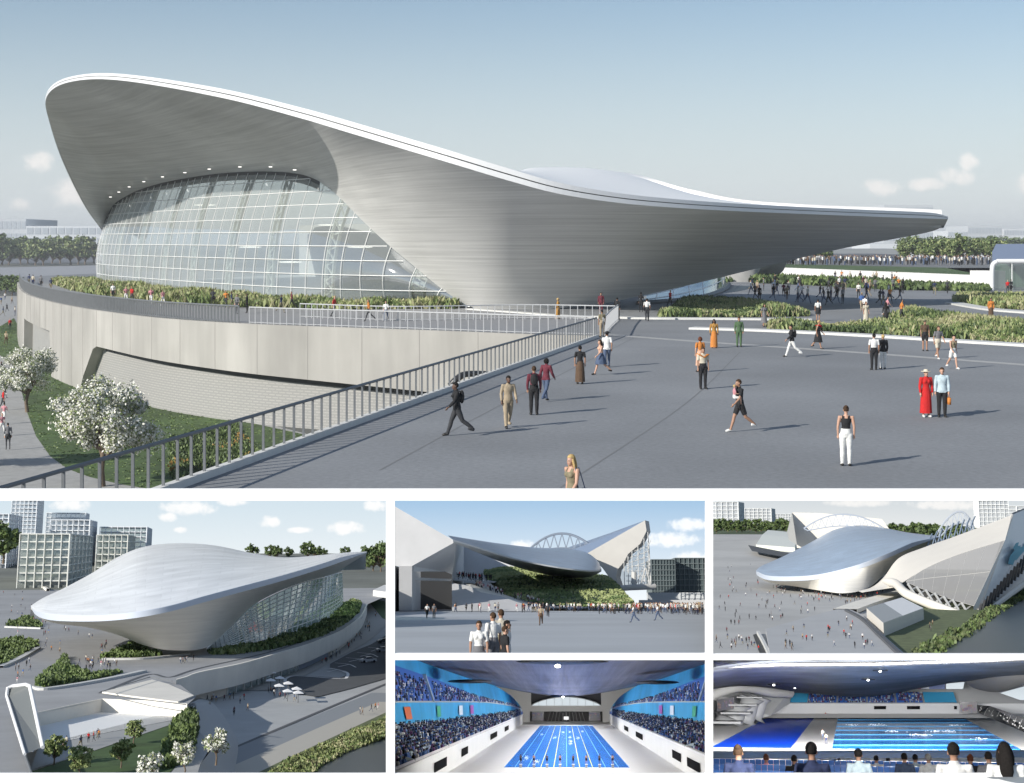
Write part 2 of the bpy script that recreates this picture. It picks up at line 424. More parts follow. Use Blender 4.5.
def person(P,foot,heading,label,top=('shirt','white','short'),bottom=('trousers','black'),hair=('black','short'),female=False,kind='stand',ph=0,
           skin_k='tan',shoes='dark',arms=None,hat=None,bag=None,height=1.75,group=None,vox=.015,over=None,z0=0.0):
    t=thing('person',label,'person',foot,P,group); t['_b']=(0,0,0)
    J=arm_over(pose(kind,ph),arms)
    if kind=='sit':
        dz=J['pelvis'].z-.52
        for k in J: J[k]=J[k]+Vector((0,0,-dz))
        J['toeL'].z=J['toeR'].z=max(.03,J['toeL'].z)
    key=(kind,round(ph,2),female,vox,str(arms))
    if key not in BODY:
        me=remeshed(raw_body(J,female,True),vox,2); BODY[key]=(me,classify(me,J))
    me0,cls=BODY[key]
    me=me0.copy(); me.materials.clear(); me.materials.append(skin(skin_k))
    b=bpy.data.objects.new('body',me); COL.objects.link(b); b.parent=t
    hd=J['head']; hz=J['pelvis'].z
    # face
    if kind!='sit':
        for sd in (-1,1): mb=MB(); mb.ellip(hd+Vector((sd*.03,-.083,.008)),(.011,.008,.007),8,6); pobj(mb,'eye',EYEM,b)
        mb=MB(); mb.ellip(hd+Vector((0,-.087,-.055)),(.022,.010,.007),8,5); pobj(mb,'mouth',LIP,b)
    # clothes
    tk,tc,sl=top
    lim={'none':-1,'short':.75,'long':2}[sl]
    bareback=(sl=='none')
    waistz=J['waist'].z
    def topp(c,p):
        if c[0]=='torso': return p.z>hz-.06 and (not bareback or p.z<J['neck'].z-.10 or abs(p.x)>.05 and abs(p.x)<.11 and p.z<J['neck'].z-.03)
        if c[0]=='uarm': return c[1]<=lim
        if c[0]=='farm': return lim>1
        if c[0]=='thigh': return p.z>hz-.05
        return False
    if tk: garment(tk,me,cls,topp,.020 if tk in('jacket','coat') else .013,cloth(tc),t)
    bk,bc=bottom
    def botp(c,p):
        if c[0]=='torso': return p.z<waistz-.02
        if c[0]=='thigh': return True if bk in('trousers','jeans') else (c[1]<.75)
        if c[0]=='calf': return bk in('trousers','jeans')
        if c[0]=='foot': return bk in('trousers','jeans') and p.z>.105
        return False
    if bk in('trousers','jeans','shorts'): garment(bk,me,cls,botp,.011 if bk=='jeans' else .017,cloth(bc),t)
    else:                                     # skirt, dress, robe, coat skirts: a tube with folds
        ln={'skirt':.52,'short_skirt':.38,'dress':.62,'long_dress':.85,'coat':.80,'robe':.90}[bk]
        rows=[]; nn=28; kx=(J['kneeL'].y-J['kneeR'].y)
        topz=waistz+.02
        for i in range(9):
            x=i/8; zz=topz-x*(topz-(hz-ln+ .0)); rx=.125+.055*min(1,x*3)+.05*x; ry=.10+.05*min(1,x*3)+.05*x+abs(kx)*.42*max(0,x-.2)
            cy=(J['kneeL'].y+J['kneeR'].y)/2*max(0,x-.15)+J['waist'].y*(1-x)
            rows.append([Vector((math.cos(2*math.pi*k/nn)*(rx+.012*x*math.sin(k*2.3)),cy+math.sin(2*math.pi*k/nn)*(ry+.012*x*math.sin(k*2.3)),max(zz,.03))) for k in range(nn)])
        mb=MB(); mb.grid(rows,close=True); pobj(mb,'skirt' if 'skirt' in bk else ('dress' if 'dress' in bk else bk)+'_skirt' if bk!='robe' else 'robe_skirt',cloth(bc),t)
    if shoes:
        mx_=(J['ankleL'].x+J['ankleR'].x)/2
        for sd in (-1,1): garment('shoe',me,cls,lambda c,p:c[0]=='foot' and p.z<J['ankleL' if sd<0 else 'ankleR'].z+.05 and (p.x-mx_)*sd>0,.008,SHOE if shoes=='dark' else SHOEW,t)
    # hair
    hc,hl=hair
    if hl!='bald':
        mb=MB(); nu,nv=16,10; c=hd+Vector((0,.016,.042)); R=(.087,.106,.106)
        rows=[]
        for i in range(nv+1):
            th=math.pi*i/nv; rows.append([(math.sin(th)*math.cos(2*math.pi*k/nu),math.sin(th)*math.sin(2*math.pi*k/nu),math.cos(th)) for k in range(nu)])
        for i in range(nv):
            for k in range(nu):
                q=[rows[i][k],rows[i][(k+1)%nu],rows[i+1][(k+1)%nu],rows[i+1][k]]
                z=sum(p[2] for p in q)/4; y=sum(p[1] for p in q)/4
                if z<(.38 if y<-.45 else (-.05 if y<.2 else -.62)): continue
                mb.face([c+Vector((p[0]*R[0],p[1]*R[1],p[2]*R[2])) for p in (q if i else q[1:])])
        if hl=='long':
            mb.tube([hd+Vector((0,.07,.06)),hd+Vector((0,.105,-.06)),J['neck']+Vector((0,.115,-.10)),J['neck']+Vector((0,.12,-.2))],[(.07,.05),(.092,.05),(.09,.04),(.05,.018)],12)
            for sd in (-1,1): mb.tube([hd+Vector((sd*.07,.0,.05)),hd+Vector((sd*.088,.015,-.05)),J['neck']+Vector((sd*.09,.03,-.09))],[.03,.034,.018],8)
        if hl=='bun': mb.ellip(hd+Vector((0,.09,.11)),(.055,.05,.05),10,7)
        if hl=='full': mb.ellip(hd+Vector((0,.045,.02)),(.115,.10,.12),14,10)
        pobj(mb,'hair',hairm(hc),t)
    if hat:
        mb=MB(); c=hd+Vector((0,.01,.075))
        mb.tube([c,c+Vector((0,0,.05)),c+Vector((0,0,.085))],[(.098,.112),(.094,.106),(.06,.07)],16)
        if hat[0]=='brimmed hat': mb.tube([c+Vector((0,0,-.005)),c+Vector((0,0,.012))],[.19,.185],20)
        else: mb.ellip(c+Vector((0,-.11,.005)),(.07,.07,.008),10,4)
        pobj(mb,'hat',cloth(hat[1]),t)
    for bg in (bag or []):
        mb=MB(); what,colr=bg
        if what=='backpack':
            c=J['chest']+Vector((0,.19,-.02)); mb.ellip(c,(.14,.085,.22),12,9)
            for sd in (-1,1): mb.tube([c+Vector((sd*.09,-.03,.17)),J['neck']+Vector((sd*.10,-.0,.0)),J['chest']+Vector((sd*.11,-.145,0)),J['waist']+Vector((sd*.12,.03,.02))],.018,6)
        elif what=='shoulder_bag':
            c=J['hipR']+Vector((.16,.03,.02)); mb.box(c,(.09,.27,.22)); mb.tube([c+Vector((0,-.1,.1)),J['shR']+Vector((-.02,-.05,.06)),J['shR']+Vector((-.02,.05,.06)),c+Vector((0,.1,.1))],.011,6)
        elif what=='handbag':
            w=J['handR']; mb.box(w+Vector((0,0,-.2)),(.11,.30,.24)); mb.tube([w+Vector((0,-.1,-.09)),w,w+Vector((0,.1,-.09))],.012,6)
        elif what=='scarf':
            mb.tube([J['neck']+Vector((-.2,-.10,-.02)),J['neck']+Vector((0,-.16,-.14)),J['neck']+Vector((.2,-.10,-.03)),J['neck']+Vector((.1,.13,-.05)),J['neck']+Vector((-.12,.13,-.04)),J['neck']+Vector((-.2,-.10,-.02))],[(.03,.06)]*6,8)
        pobj(mb,what,cloth(colr),t)
    k=height/1.75
    t.matrix_world=P.M@Matrix.Translation(Vector(foot))@Matrix.Rotation(heading,4,'Z')@Matrix.Scale(k,4)
    return t

# small figures: one mesh each, clothes as materials
SMALL=[]
def small_figures():
    combos=[('white','black','short'),('black','denim','short'),('navy','khaki','long'),('red','charcoal','long'),('cream','navy','short'),('charcoal','black','long'),
            ('pink','white','none'),('beige','brown','short'),('black','black','long'),('white','denim','short'),('orange','charcoal','short'),('blue','beige','short'),('grey','charcoal','long'),('maroon','black','short')]
    poses=[('stand',0),('walk',1.2),('walk',-1.3),('walk',.6)]
    for i,(tc,bc,sl) in enumerate(combos):
        kd,ph=poses[i%4]; J=arm_over(pose(kd,ph),None)
        me=remeshed(raw_body(J,i%2==0,False),.045,1); cls=classify(me,J)
        sk=('light','tan','dark')[i%3]; hr=('black','brown','black','blond')[i%4]
        for m in (skin(sk),cloth(tc),cloth(bc),hairm(hr),SHOE): me.materials.append(m)
        hd=J['head']; hz=J['waist'].z
        for f,c in zip(me.polygons,cls):
            k=0;p=f.center
            if c[0]=='head': k=3 if (p.z>hd.z+.06 or (p.y>hd.y+.03 and p.z>hd.z-.05)) else 0
            elif c[0]=='torso': k=1 if p.z>hz-.06 else 2
            elif c[0]=='uarm': k=1
            elif c[0]=='farm': k=1 if sl=='long' else 0
            elif c[0] in('thigh','calf'): k=2
            elif c[0]=='foot': k=4
            f.material_index=k; f.use_smooth=True
        me.name='person'
        SMALL.append((me,tc,bc))
CROWD=[]            # figures past the 300 largest: gathered into one mass
def small(P,foot,where,group,r,i=None,scale=1.0,heading=None,word='small person',single=True):
    me,tc,bc=SMALL[r.randrange(len(SMALL)) if i is None else i%len(SMALL)]
    mw=P.M@Matrix.Translation(Vector(foot))@Matrix.Rotation(r.uniform(0,6.28) if heading is None else heading,4,'Z')@Matrix.Scale(scale*r.uniform(.93,1.04),4)
    if not single:
        CROWD.append((me,mw)); return None
    o=bpy.data.objects.new('person',me); COL.objects.link(o); o.matrix_world=mw
    tag(o,f'{word} in {tc} top and {bc} trousers {where}','person',group)
    return o
def crowd_object(name,label,P):
    """all gathered figures of one picture as one mass"""
    V=[];Fs=[];MI=[];mats=[];inv=P.M.inverted()
    for me,mw in CROWD:
        n=len(V); m=inv@mw; V+=[tuple(m@v.co) for v in me.vertices]
        ix=[]
        for q in me.materials:
            if q not in mats: mats.append(q)
            ix.append(mats.index(q))
        for f in me.polygons: Fs.append(tuple(n+k for k in f.vertices)); MI.append(ix[f.material_index])
    CROWD.clear()
    g=bpy.data.meshes.new(name); g.from_pydata(V,[],Fs)
    for q in mats: g.materials.append(q)
    g.polygons.foreach_set('material_index',MI); g.update()
    o=bpy.data.objects.new(name,g); COL.objects.link(o); o.matrix_world=P.M
    return tag(o,label,'crowd',kind='stuff')
small_figures()
# ------------------------------------------------------------------ camera, sun, sky
cam=bpy.data.cameras.new('camera'); camo=bpy.data.objects.new('camera',cam); COL.objects.link(camo)
camo.location=(0,0,EYE); camo.rotation_euler=(math.pi/2,0,0)
cam.sensor_fit='HORIZONTAL'; cam.sensor_width=36; cam.lens=36*F/1024; cam.shift_y=-(391.5-CV)/1024; cam.clip_start=.05; cam.clip_end=20000
SC.camera=camo
sl=bpy.data.lights.new('sun','SUN'); sl.energy=3.7; sl.angle=rad(.5); sl.color=(1,.95,.87)
so=bpy.data.objects.new('sun',sl); COL.objects.link(so)
ce=math.cos(rad(SUN_EL)); tv=Vector((SUN_DIR[0]*ce,SUN_DIR[1]*ce,-math.sin(rad(SUN_EL))))
so.rotation_euler=tv.to_track_quat('-Z','Y').to_euler(); so.location=(-60,-40,60)
W=bpy.data.worlds.new('World'); SC.world=W; W.use_nodes=True
nt=W.node_tree; bg=nt.nodes['Background']; bg.inputs[1].default_value=.12
sk=nt.nodes.new('ShaderNodeTexSky'); sk.sky_type='NISHITA'; sk.sun_disc=False
sk.sun_elevation=rad(SUN_EL); sk.sun_rotation=math.atan2(-SUN_DIR[0],-SUN_DIR[1]); sk.air_density=1.0; sk.dust_density=.4; sk.ozone_density=4.0; sk.altitude=0
def cloud_nodes(nt,vec_out,blobs,noise_scale,edge=(.0,1.1),amp=3.2):
    """soft noise-edged blobs at fixed directions/places of a sky (x,z plane of vec)"""
    N=nt.nodes.new; L=nt.links.new
    sp=N('ShaderNodeSeparateXYZ'); L(vec_out,sp.inputs[0])
    def M(op,a,b=None,c=None):
        n=N('ShaderNodeMath'); n.operation=op
        for i,x in enumerate((a,b,c)):
            if x is None: continue
            if isinstance(x,(int,float)): n.inputs[i].default_value=x
            else: L(x,n.inputs[i])
        return n.outputs[0]
    best=None
    for cx,cz,rx,rz in blobs:
        a=M('POWER',M('ABSOLUTE',M('DIVIDE',M('SUBTRACT',sp.outputs[0],cx),rx)),2.0)
        b=M('POWER',M('ABSOLUTE',M('DIVIDE',M('SUBTRACT',sp.outputs[2],cz),rz)),2.0)
        g=M('MAXIMUM',M('SUBTRACT',1.0,M('ADD',a,b)),-1.5)
        best=g if best is None else M('MAXIMUM',best,g)
    nz=N('ShaderNodeTexNoise'); nz.inputs['Scale'].default_value=noise_scale; nz.inputs['Detail'].default_value=7; nz.inputs['Roughness'].default_value=.62
    L(vec_out,nz.inputs['Vector'])
    q=M('ADD',best,M('MULTIPLY',M('SUBTRACT',nz.outputs['Fac'],.5),amp))
    r=N('ShaderNodeMapRange'); r.interpolation_type='SMOOTHSTEP'; r.inputs[1].default_value=edge[0]; r.inputs[2].default_value=edge[1]
    L(q,r.inputs[0]); return r.outputs[0],nz.outputs['Fac']
tc=nt.nodes.new('ShaderNodeTexCoord'); sp=nt.nodes.new('ShaderNodeSeparateXYZ'); nt.links.new(tc.outputs['Generated'],sp.inputs[0])
def WM(op,a,b):
    n=nt.nodes.new('ShaderNodeMath'); n.operation=op
    for i,x in enumerate((a,b)):
        if isinstance(x,(int,float)): n.inputs[i].default_value=x
        else: nt.links.new(x,n.inputs[i])
    return n.outputs[0]
yy=WM('MAXIMUM',sp.outputs[1],.05)
cb=nt.nodes.new('ShaderNodeCombineXYZ'); nt.links.new(WM('DIVIDE',sp.outputs[0],yy),cb.inputs[0]); nt.links.new(WM('DIVIDE',sp.outputs[2],yy),cb.inputs[2])
def cl(u,v,ru,rv): return ((u-CU)/F,(CV-v)/F,ru/F,rv/F)
mask,nf=cloud_nodes(nt,cb.outputs[0],[cl(886,187,24,10),cl(925,184,26,8),cl(958,176,24,11),cl(968,163,12,13),cl(1026,185,14,12),cl(38,161,20,13),cl(72,192,26,18),cl(20,205,14,8)],60)
hz=nt.nodes.new('ShaderNodeMapRange'); hz.interpolation_type='SMOOTHSTEP'; hz.inputs[1].default_value=-.02; hz.inputs[2].default_value=.20; hz.inputs[3].default_value=.9; hz.inputs[4].default_value=.12
nt.links.new(sp.outputs[2],hz.inputs[0])
hm=nt.nodes.new('ShaderNodeMixRGB'); nt.links.new(hz.outputs[0],hm.inputs[0]); tn=nt.nodes.new('ShaderNodeMixRGB'); tn.blend_type='MULTIPLY'; tn.inputs[0].default_value=1; nt.links.new(sk.outputs[0],tn.inputs[1]); tn.inputs[2].default_value=(.60,.60,.575,1); nt.links.new(tn.outputs[0],hm.inputs[1]); hm.inputs[2].default_value=(4.3,4.6,4.85,1)
mx=nt.nodes.new('ShaderNodeMixRGB'); nt.links.new(WM('MULTIPLY',mask,.6),mx.inputs[0]); nt.links.new(hm.outputs[0],mx.inputs[1]); mx.inputs[2].default_value=(6.6,6.2,5.9,1)
nt.links.new(mx.outputs[0],bg.inputs[0])
vs=SC.view_settings; vs.view_transform='Standard'; vs.look='None'; vs.gamma=1; vs.exposure=EXPOSURE; vs.use_curve_mapping=False
SC.cycles.max_bounces=8; SC.cycles.transparent_max_bounces=24; SC.cycles.sample_clamp_indirect=4

# ------------------------------------------------------------------ main view: ground
ASPH=mat('asphalt',(.225,.234,.245),.8,.13,5.5,.2,var2=.12,scale2=.09)
PAVE=mat('pale_paving',(.40,.40,.39),.75,.12,2)
CONC=mat('concrete',(.36,.35,.325),.8,.12,.55,.12,stretch=(1,1,.12),var2=.12,scale2=.12)
KERB=mat('kerb_stone',(.62,.62,.60),.7,.06,3)
LAWN=mat('lawn_grass',(.062,.105,.030),.9,.35,3,.3,var2=.25,scale2=.2)
EARTH=mat('far_ground',(.13,.135,.125),.95,.25,.02,var2=.2,scale2=.004)
TILE=None
Wpx=[(17,283),(19,289),(26,295),(45,301.5),(75,308),(110,313.5),(160,319.5),(240,325),(340,329),(440,332.5),(530,336),(592,337.5)]
Wpts=[Vector(p) for p in G(PM,Wpx)]
A=PM.g(592,337.5); B=PM.g(165,488); Bn=B+(B-A)*.55
wall=resamp(curve(Wpts,260),1.2)
inn0=[]
for i in range(len(wall)):
    t=(wall[min(i+1,len(wall)-1)]-wall[max(i-1,0)]).normalized(); inn0.append(Vector((t.y,-t.x,0)))
back=[Vector((-85,262,0)),Vector((-70,330,0)),Vector((-20,420,0))]
plaza=[Vector((p.x,p.y)) for p in wall]+[Vector((p.x,p.y)) for p in (A,Bn)]+[Vector(q) for q in ((600,3),(900,420))]+[Vector((p.x,p.y)) for p in back[::-1]]
sheet('plaza',PM,plaza,0,ASPH)
sheet('terrain',PM,[(-3500,-40),(3500,-40),(3500,5000),(-3500,5000)],-7.5,EARTH)
LOWP=[(0,300),(60,300),(80,372),(140,398),(330,440),(340,470),(165,500),(-60,500),(-60,300)]
sheet('path',PM,G(PM,[(-40,296),(28,296),(60,330),(80,375),(330,440),(300,520),(-60,520)],-7.48),-7.48,mat('path_paving',(.36,.36,.35),.8,.12,1.5))
lawnpx=[(14,318),(-6,330),(-6,352),(12,362),(20,385),(27,412),(36,436),(50,456),(68,469),(90,477),(120,484),(150,489),(200,492),(330,440),(312,436),(140,399),(85,378),(58,372),(30,348)]
lawn=G(PM,lawnpx,-7.47); sheet('lawn',PM,lawn,-7.47,LAWN)
planting('grass',PM,lawn,-7.47,2600,.10,[GREENS[0],GREENS[1],GREENS[1]],wid=.16)
planting('ground_cover',PM,G(PM,[(170,440),(235,425),(262,455),(230,475),(170,480)],-7.47),-7.47,2600,.45,[GREENS[0],GREENS[1],GREENS[0],GREENS[1],mat('petals_yellow',(.36,.22,.06),.7)],wid=.15)
# white paving lines and kerbs on the plaza
def strip(name,P,px,w,z,m,h=None,kind='structure'):
    pts=resamp(curve(G(P,px,0),40),2.0); mb=MB(); L=[];Rr=[]
    for i,p in enumerate(pts):
        t=(pts[min(i+1,len(pts)-1)]-pts[max(0,i-1)]); n=Vector((-t.y,t.x,0)).normalized()*w/2
        L.append(p+n); Rr.append(p-n)
    if h is None:
        mb.grid([[Vector((p.x,p.y,z)) for p in L],[Vector((p.x,p.y,z)) for p in Rr]])
    else:
        mb.grid([[Vector((p.x,p.y,z)) for p in L],[Vector((p.x,p.y,z+h)) for p in L],[Vector((p.x,p.y,z+h)) for p in Rr],[Vector((p.x,p.y,z)) for p in Rr]])
        for i in (0,-1): mb.face([L[i]+Vector((0,0,z)),L[i]+Vector((0,0,z+h)),Rr[i]+Vector((0,0,z+h)),Rr[i]+Vector((0,0,z))])
    o=mb.build(name,m,P=P); o['kind']=kind; return o
strip('paving_line',PM,[(600,334),(690,341),(850,352),(1040,366)],.9,.006,PAVE)
strip('kerb',PM,[(590,317.5),(650,319),(720,319.5),(812,320.5)],1.2,0,KERB,.14)
strip('kerb',PM,[(692,329),(770,331.5),(870,336.5),(950,341.5),(1040,347)],1.3,0,KERB,.14)
strip('kerb',PM,[(906,313),(922,318),(938,324)],1.0,0,KERB,.14)
strip('kerb',PM,[(953,303.5),(975,307.5),(1000,311),(1040,314)],1.6,0,KERB,.14)
sheet('terrace',PM,[(w.x,w.y) for w in [q-n*.85 for q,n in zip(wall,inn0)]]+[tuple(PM.g(595,334.5))[:2]]+[tuple(PM.g(u,v))[:2] for u,v in ((618,319.5),(590,318),(520,313.5),(470,307),(440,307),(340,306),(240,303),(160,297),(60,285))],.004,mat('terrace_paving',(.27,.275,.285),.8,.12,1.5))
strip('kerb',PM,[(470,309.5),(520,313),(560,316),(590,317.5)],1.0,0,KERB,.10)
# darker joints of the paving
for px in ([(380,470),(520,395),(640,335)],[(560,488),(690,400),(740,352)]):
    strip('paving_joint',PM,px,.06,.005,mat('joint',(.19,.195,.20),.9))

# ------------------------------------------------------------------ retaining wall with recessed panels
TILE=mat('tile_panel',(.50,.49,.47),.75,.05,1)
def make_tile(m):
    nt=m.node_tree; b=nt.nodes['Principled BSDF']; br=nt.nodes.new('ShaderNodeTexBrick'); uv=nt.nodes.new('ShaderNodeUVMap')
    br.inputs['Color1'].default_value=(.40,.39,.37,1); br.inputs['Color2'].default_value=(.36,.355,.34,1); br.inputs['Mortar'].default_value=(.29,.29,.28,1)
    br.inputs['Scale'].default_value=1; br.inputs['Mortar Size'].default_value=.07; br.inputs['Brick Width'].default_value=.7; br.inputs['Row Height'].default_value=.21
    nt.links.new(uv.outputs[0],br.inputs[0]); nt.links.new(br.outputs[0],b.inputs['Base Color'])
make_tile(TILE)
WT=thing('retaining_wall','tall curved pale concrete retaining wall with sunken tiled panel below the terrace','wall',wall[0]+Vector((0,0,-7.5)))
upos=[CU+F*p.x/p.y for p in wall]
def slot(u):
    if 24<=u<=50: return -2.9
    if u<80: return -7.5
    if u<94: return -7.0+(u-80)/14*3.9
    return -3.1-(u-94)/250*.8
mb=MB(); hi=[];lo=[];inn=[]
for i,p in enumerate(wall):
    t=(wall[min(i+1,len(wall)-1)]-wall[max(i-1,0)]).normalized(); n=Vector((t.y,-t.x,0))   # n points out of the terrace
    hi.append(p+Vector((0,0,.12))); lo.append(Vector((p.x,p.y,slot(upos[i])))); inn.append(n)
capin=[p-n*.8+Vector((0,0,.12)) for p,n in zip(wall,inn)]; capd=[p-n*.8+Vector((0,0,0.0)) for p,n in zip(wall,inn)]
soff=[l-n*1.1 for l,n in zip(lo,inn)]
mb.grid([capd,capin,hi,lo,soff]); mb.build('wall_face',CONC,WT,smooth=False)
jl=0; mb=MB()
for j in range(1,len(wall)):
    jl+=(wall[j]-wall[j-1]).length
    if jl>4.2:
        jl=0; p=wall[j]+inn[j]*.004; mb.box((p.x,p.y,(lo[j].z+.1)/2),(.05,.02,.1-lo[j].z))
mb.build('panel_joints',mat('joint_grey',(.315,.305,.285),.9),WT)
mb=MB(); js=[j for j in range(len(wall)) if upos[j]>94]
mb.grid([[wall[j]-inn[j]*.82+Vector((0,0,lo[j].z+.05)) for j in js],[wall[j]-inn[j]*.82+Vector((0,0,lo[j].z-.42)) for j in js]]); mb.build('shadow_gap',mat('dark_metal',(.03,.03,.03),.5),WT)  # dark strip added in place of the shade under the slot
mb=MB(); top=[Vector((q.x,q.y,q.z)) for q in [w-n*1.0+Vector((0,0,-2.0)) for w,n in zip(wall,inn)]]; bot=[w-n*(1.0)+Vector((0,0,-7.6)) for w,n in zip(wall,inn)]
k0=next(i for i,u in enumerate(upos) if u>76)
mb.grid([top[k0:],bot[k0:]]); mb.uv={}
Lc=0
for j in range(k0,len(wall)):
    if j>k0: Lc+=(wall[j]-wall[j-1]).length
    mb.uv[j-k0]=(Lc,5.6); mb.uv[j-k0+len(wall)-k0]=(Lc,0)
mb.build('tile_panel',TILE,WT)
mb=MB(); mb.grid([top[:k0],bot[:k0]]); mb.build('smooth_panel',mat('pale_render',(.30,.30,.29),.8,.08,1),WT)

# ------------------------------------------------------------------ railings
RAILM=mat('rail_steel',(.16,.17,.18),.45,.1,3,metal=.0); RAILL=mat('rail_pale',(.50,.51,.52),.45)
def railing(label,pts,h,step,bw,m,rail_w=.07,cat='railing',coping=None):
    pts=resamp(pts,step); t=thing('railing',label,cat,pts[0])
    mb=MB(); mb.tube([p+Vector((0,0,h)) for p in pts],rail_w,6); mb.build('handrail',m,t)
    mb=MB()
    for p in pts: mb.box(p+Vector((0,0,h/2)),(bw,bw,h))
    mb.tube([p+Vector((0,0,.12)) for p in pts],.025,4)
    mb.build('balusters',m,t)
    if coping:
        mb=MB(); mb.tube([p+Vector((0,0,.03)) for p in pts],coping,4); mb.build('coping',KERB,t)
    return t
inset=[w-n*.35 for w,n in zip(wall,inn)]
ks=next(i for i,u in enumerate(upos) if u>238)
railing('dark close barred railing along the rounded left edge of the terrace above the concrete wall',[p+Vector((0,0,.1)) for p in inset[:ks]],1.3,.42,.10,RAILM)
railing('pale open railing on top of the concrete wall running to the plaza corner',[p+Vector((0,0,.1)) for p in inset[ks:]],1.25,.62,.055,RAILL,.05)
deck=[A+(Bn-A)*(i/60) for i in range(61)]
dd=(B-A).normalized(); dn=Vector((-dd.y,dd.x,0)); dn=dn if dn.x>0 else -dn
railing('long grey balustrade on the near edge of the plaza above the lawn',[p+dn*.3 for p in deck],1.30,.80,.07,RAILM,.055,coping=.22)
railing('short pale railing across the terrace behind the plaza corner',[PM.g(603,337.2),PM.g(611,327),PM.g(618,320.5)],1.25,.62,.06,RAILL,.05)
railing('pale railing beside the ramp below the roof foot',curve([PM.g(615,320.4),PM.g(520,319),PM.g(400,321),PM.g(300,317.6)],40),1.15,.62,.055,RAILL,.045)
hr=MB(); hr.tube(curve([PM.d(450,386,70),PM.d(457,379,70),PM.d(467,374,70.5),PM.d(495,374.5,72)],16),.16,6); hr.tube([PM.d(452,386,70),PM.d(452,402,70)],.05,5); 
tag(hr.build('handrail',mat('rail_black',(.03,.03,.032),.4),smooth=True),'dark looped stair handrail rising behind the plaza balustrade','handrail')
# deck slab edge
mb=MB(); mb.grid([[A+Vector((0,0,-.02)),Bn+Vector((0,0,-.02))],[A+Vector((0,0,-1.2)),Bn+Vector((0,0,-1.2))]]); mb.grid([[A+Vector((0,0,-1.2)),Bn+Vector((0,0,-1.2))],[A+dn*9+Vector((0,0,-1.6)),Bn+dn*9+Vector((0,0,-1.6))]])
struct(mb.build('plaza_edge',CONC))

# ------------------------------------------------------------------ the aquatic hall
SOFF=None
def slat_mat(name,col,nu,nv,lo=.80,hi=1.12,rough=.45,mort=.82,spec=.5):
    m,nt,b=nodes(name); N=nt.nodes.new; L=nt.links.new
    uv=N('ShaderNodeUVMap'); mp=N('ShaderNodeMapping'); mp.inputs['Scale'].default_value=(nu,nv,1); L(uv.outputs[0],mp.inputs[0])
    br=N('ShaderNodeTexBrick'); br.inputs['Scale'].default_value=1; br.inputs['Brick Width'].default_value=2.4; br.inputs['Row Height'].default_value=1; br.inputs['Mortar Size'].default_value=.05; br.offset=.37
    br.inputs['Color1'].default_value=(lo,lo,lo,1); br.inputs['Color2'].default_value=(hi,hi,hi,1); br.inputs['Mortar'].default_value=(lo*mort,lo*mort,lo*mort,1); br.inputs['Bias'].default_value=-.1
    L(mp.outputs[0],br.inputs[0])
    n=N('ShaderNodeTexNoise'); n.inputs['Scale'].default_value=1; n.inputs['Detail'].default_value=5
    mp2=N('ShaderNodeMapping'); mp2.inputs['Scale'].default_value=(nu*.25,nv*.9,1); L(uv.outputs[0],mp2.inputs[0]); L(mp2.outputs[0],n.inputs['Vector'])
    r=N('ShaderNodeMapRange'); r.inputs[1].default_value=.3; r.inputs[2].default_value=.7; r.inputs[3].default_value=.88; r.inputs[4].default_value=1.12; L(n.outputs['Fac'],r.inputs[0])
    v=N('ShaderNodeVectorMath'); v.operation='SCALE'; L(br.outputs[0],v.inputs[0]); L(r.outputs[0],v.inputs['Scale'])
    v2=N('ShaderNodeVectorMath'); v2.operation='MULTIPLY'; L(v.outputs[0],v2.inputs[0]); v2.inputs[1].default_value=col
    L(v2.outputs[0],b.inputs['Base Color']); b.inputs['Roughness'].default_value=rough; b.inputs['Specular IOR Level'].default_value=spec
    bp=N('ShaderNodeBump'); bp.inputs['Strength'].default_value=.25; bp.inputs['Distance'].default_value=.1; L(br.outputs['Fac'],bp.inputs['Height']); bp.invert=True; L(bp.outputs[0],b.inputs['Normal'])
    return m
SOFF=mat('soffit_boards',(.60,.60,.585),.65,.15,1.0,.10,stretch=(.06,.06,6.5),detail=4,var2=.10,scale2=.05)
ROOFW=mat('roof_white',(.90,.90,.88),.4,.02,1); ROOFG=mat('roof_groove',(.22,.22,.22),.5)
FASC=mat('fascia_white',(.74,.75,.76),.35)
rimL=[(103,232,226),(84,205,206),(62,160,186),(48,117,173),(46,99,167),(56,87,160),(78,80.5,154),(110,79.5,148),(160,86,142),(232,100,137),(300,118,133),(340,130,127.5),(400,148,123.5),(450,163,121),(510,181,120.5),(560,194,121),(620,203,123),(680,208,126),(740,211.3,130),(800,213.8,135),(870,216.5,141),(930,218.6,148),(948,219,151)]
innL=[(103,232,226),(106,222,224),(109,213,221),(115,204,216),(124,198,211),(138,191,205),(160,184,197),(190,178,188),(225,173.5,178),(270,172,168),(305,176,160),(331,190,155),(366,224,148),(404,258,144),(470,306.5,141),(530,309.6,139),(592,305,140),(650,294,142.5),(710,280,146),(765,266.5,152),(840,249,154),(925,233,154.5),(945,225,153)]
NT=140
rim=curve(D(PM,rimL),NT); inn_=curve(D(PM,innL),NT)
midY=[0,3,6,9,10,10,10,9,8,6,4,3,2,2,3,4,4,4,4,3,2,1,0]
mid=curve([(a+b)/2+Vector((0,dy,0)) for a,b,dy in zip(D(PM,rimL),D(PM,innL),midY)],NT)
HALL=thing('swimming_hall','large swimming hall under a huge curved grey roof with a slanting glass front','building',PM.g(470,306))
rows=[[bez(rim[j],mid[j],inn_[j],i/26) for j in range(NT)] for i in range(27)]
mb=MB(); mb.uvgrid(rows); mb.build('soffit',SOFF,HALL,smooth=True)
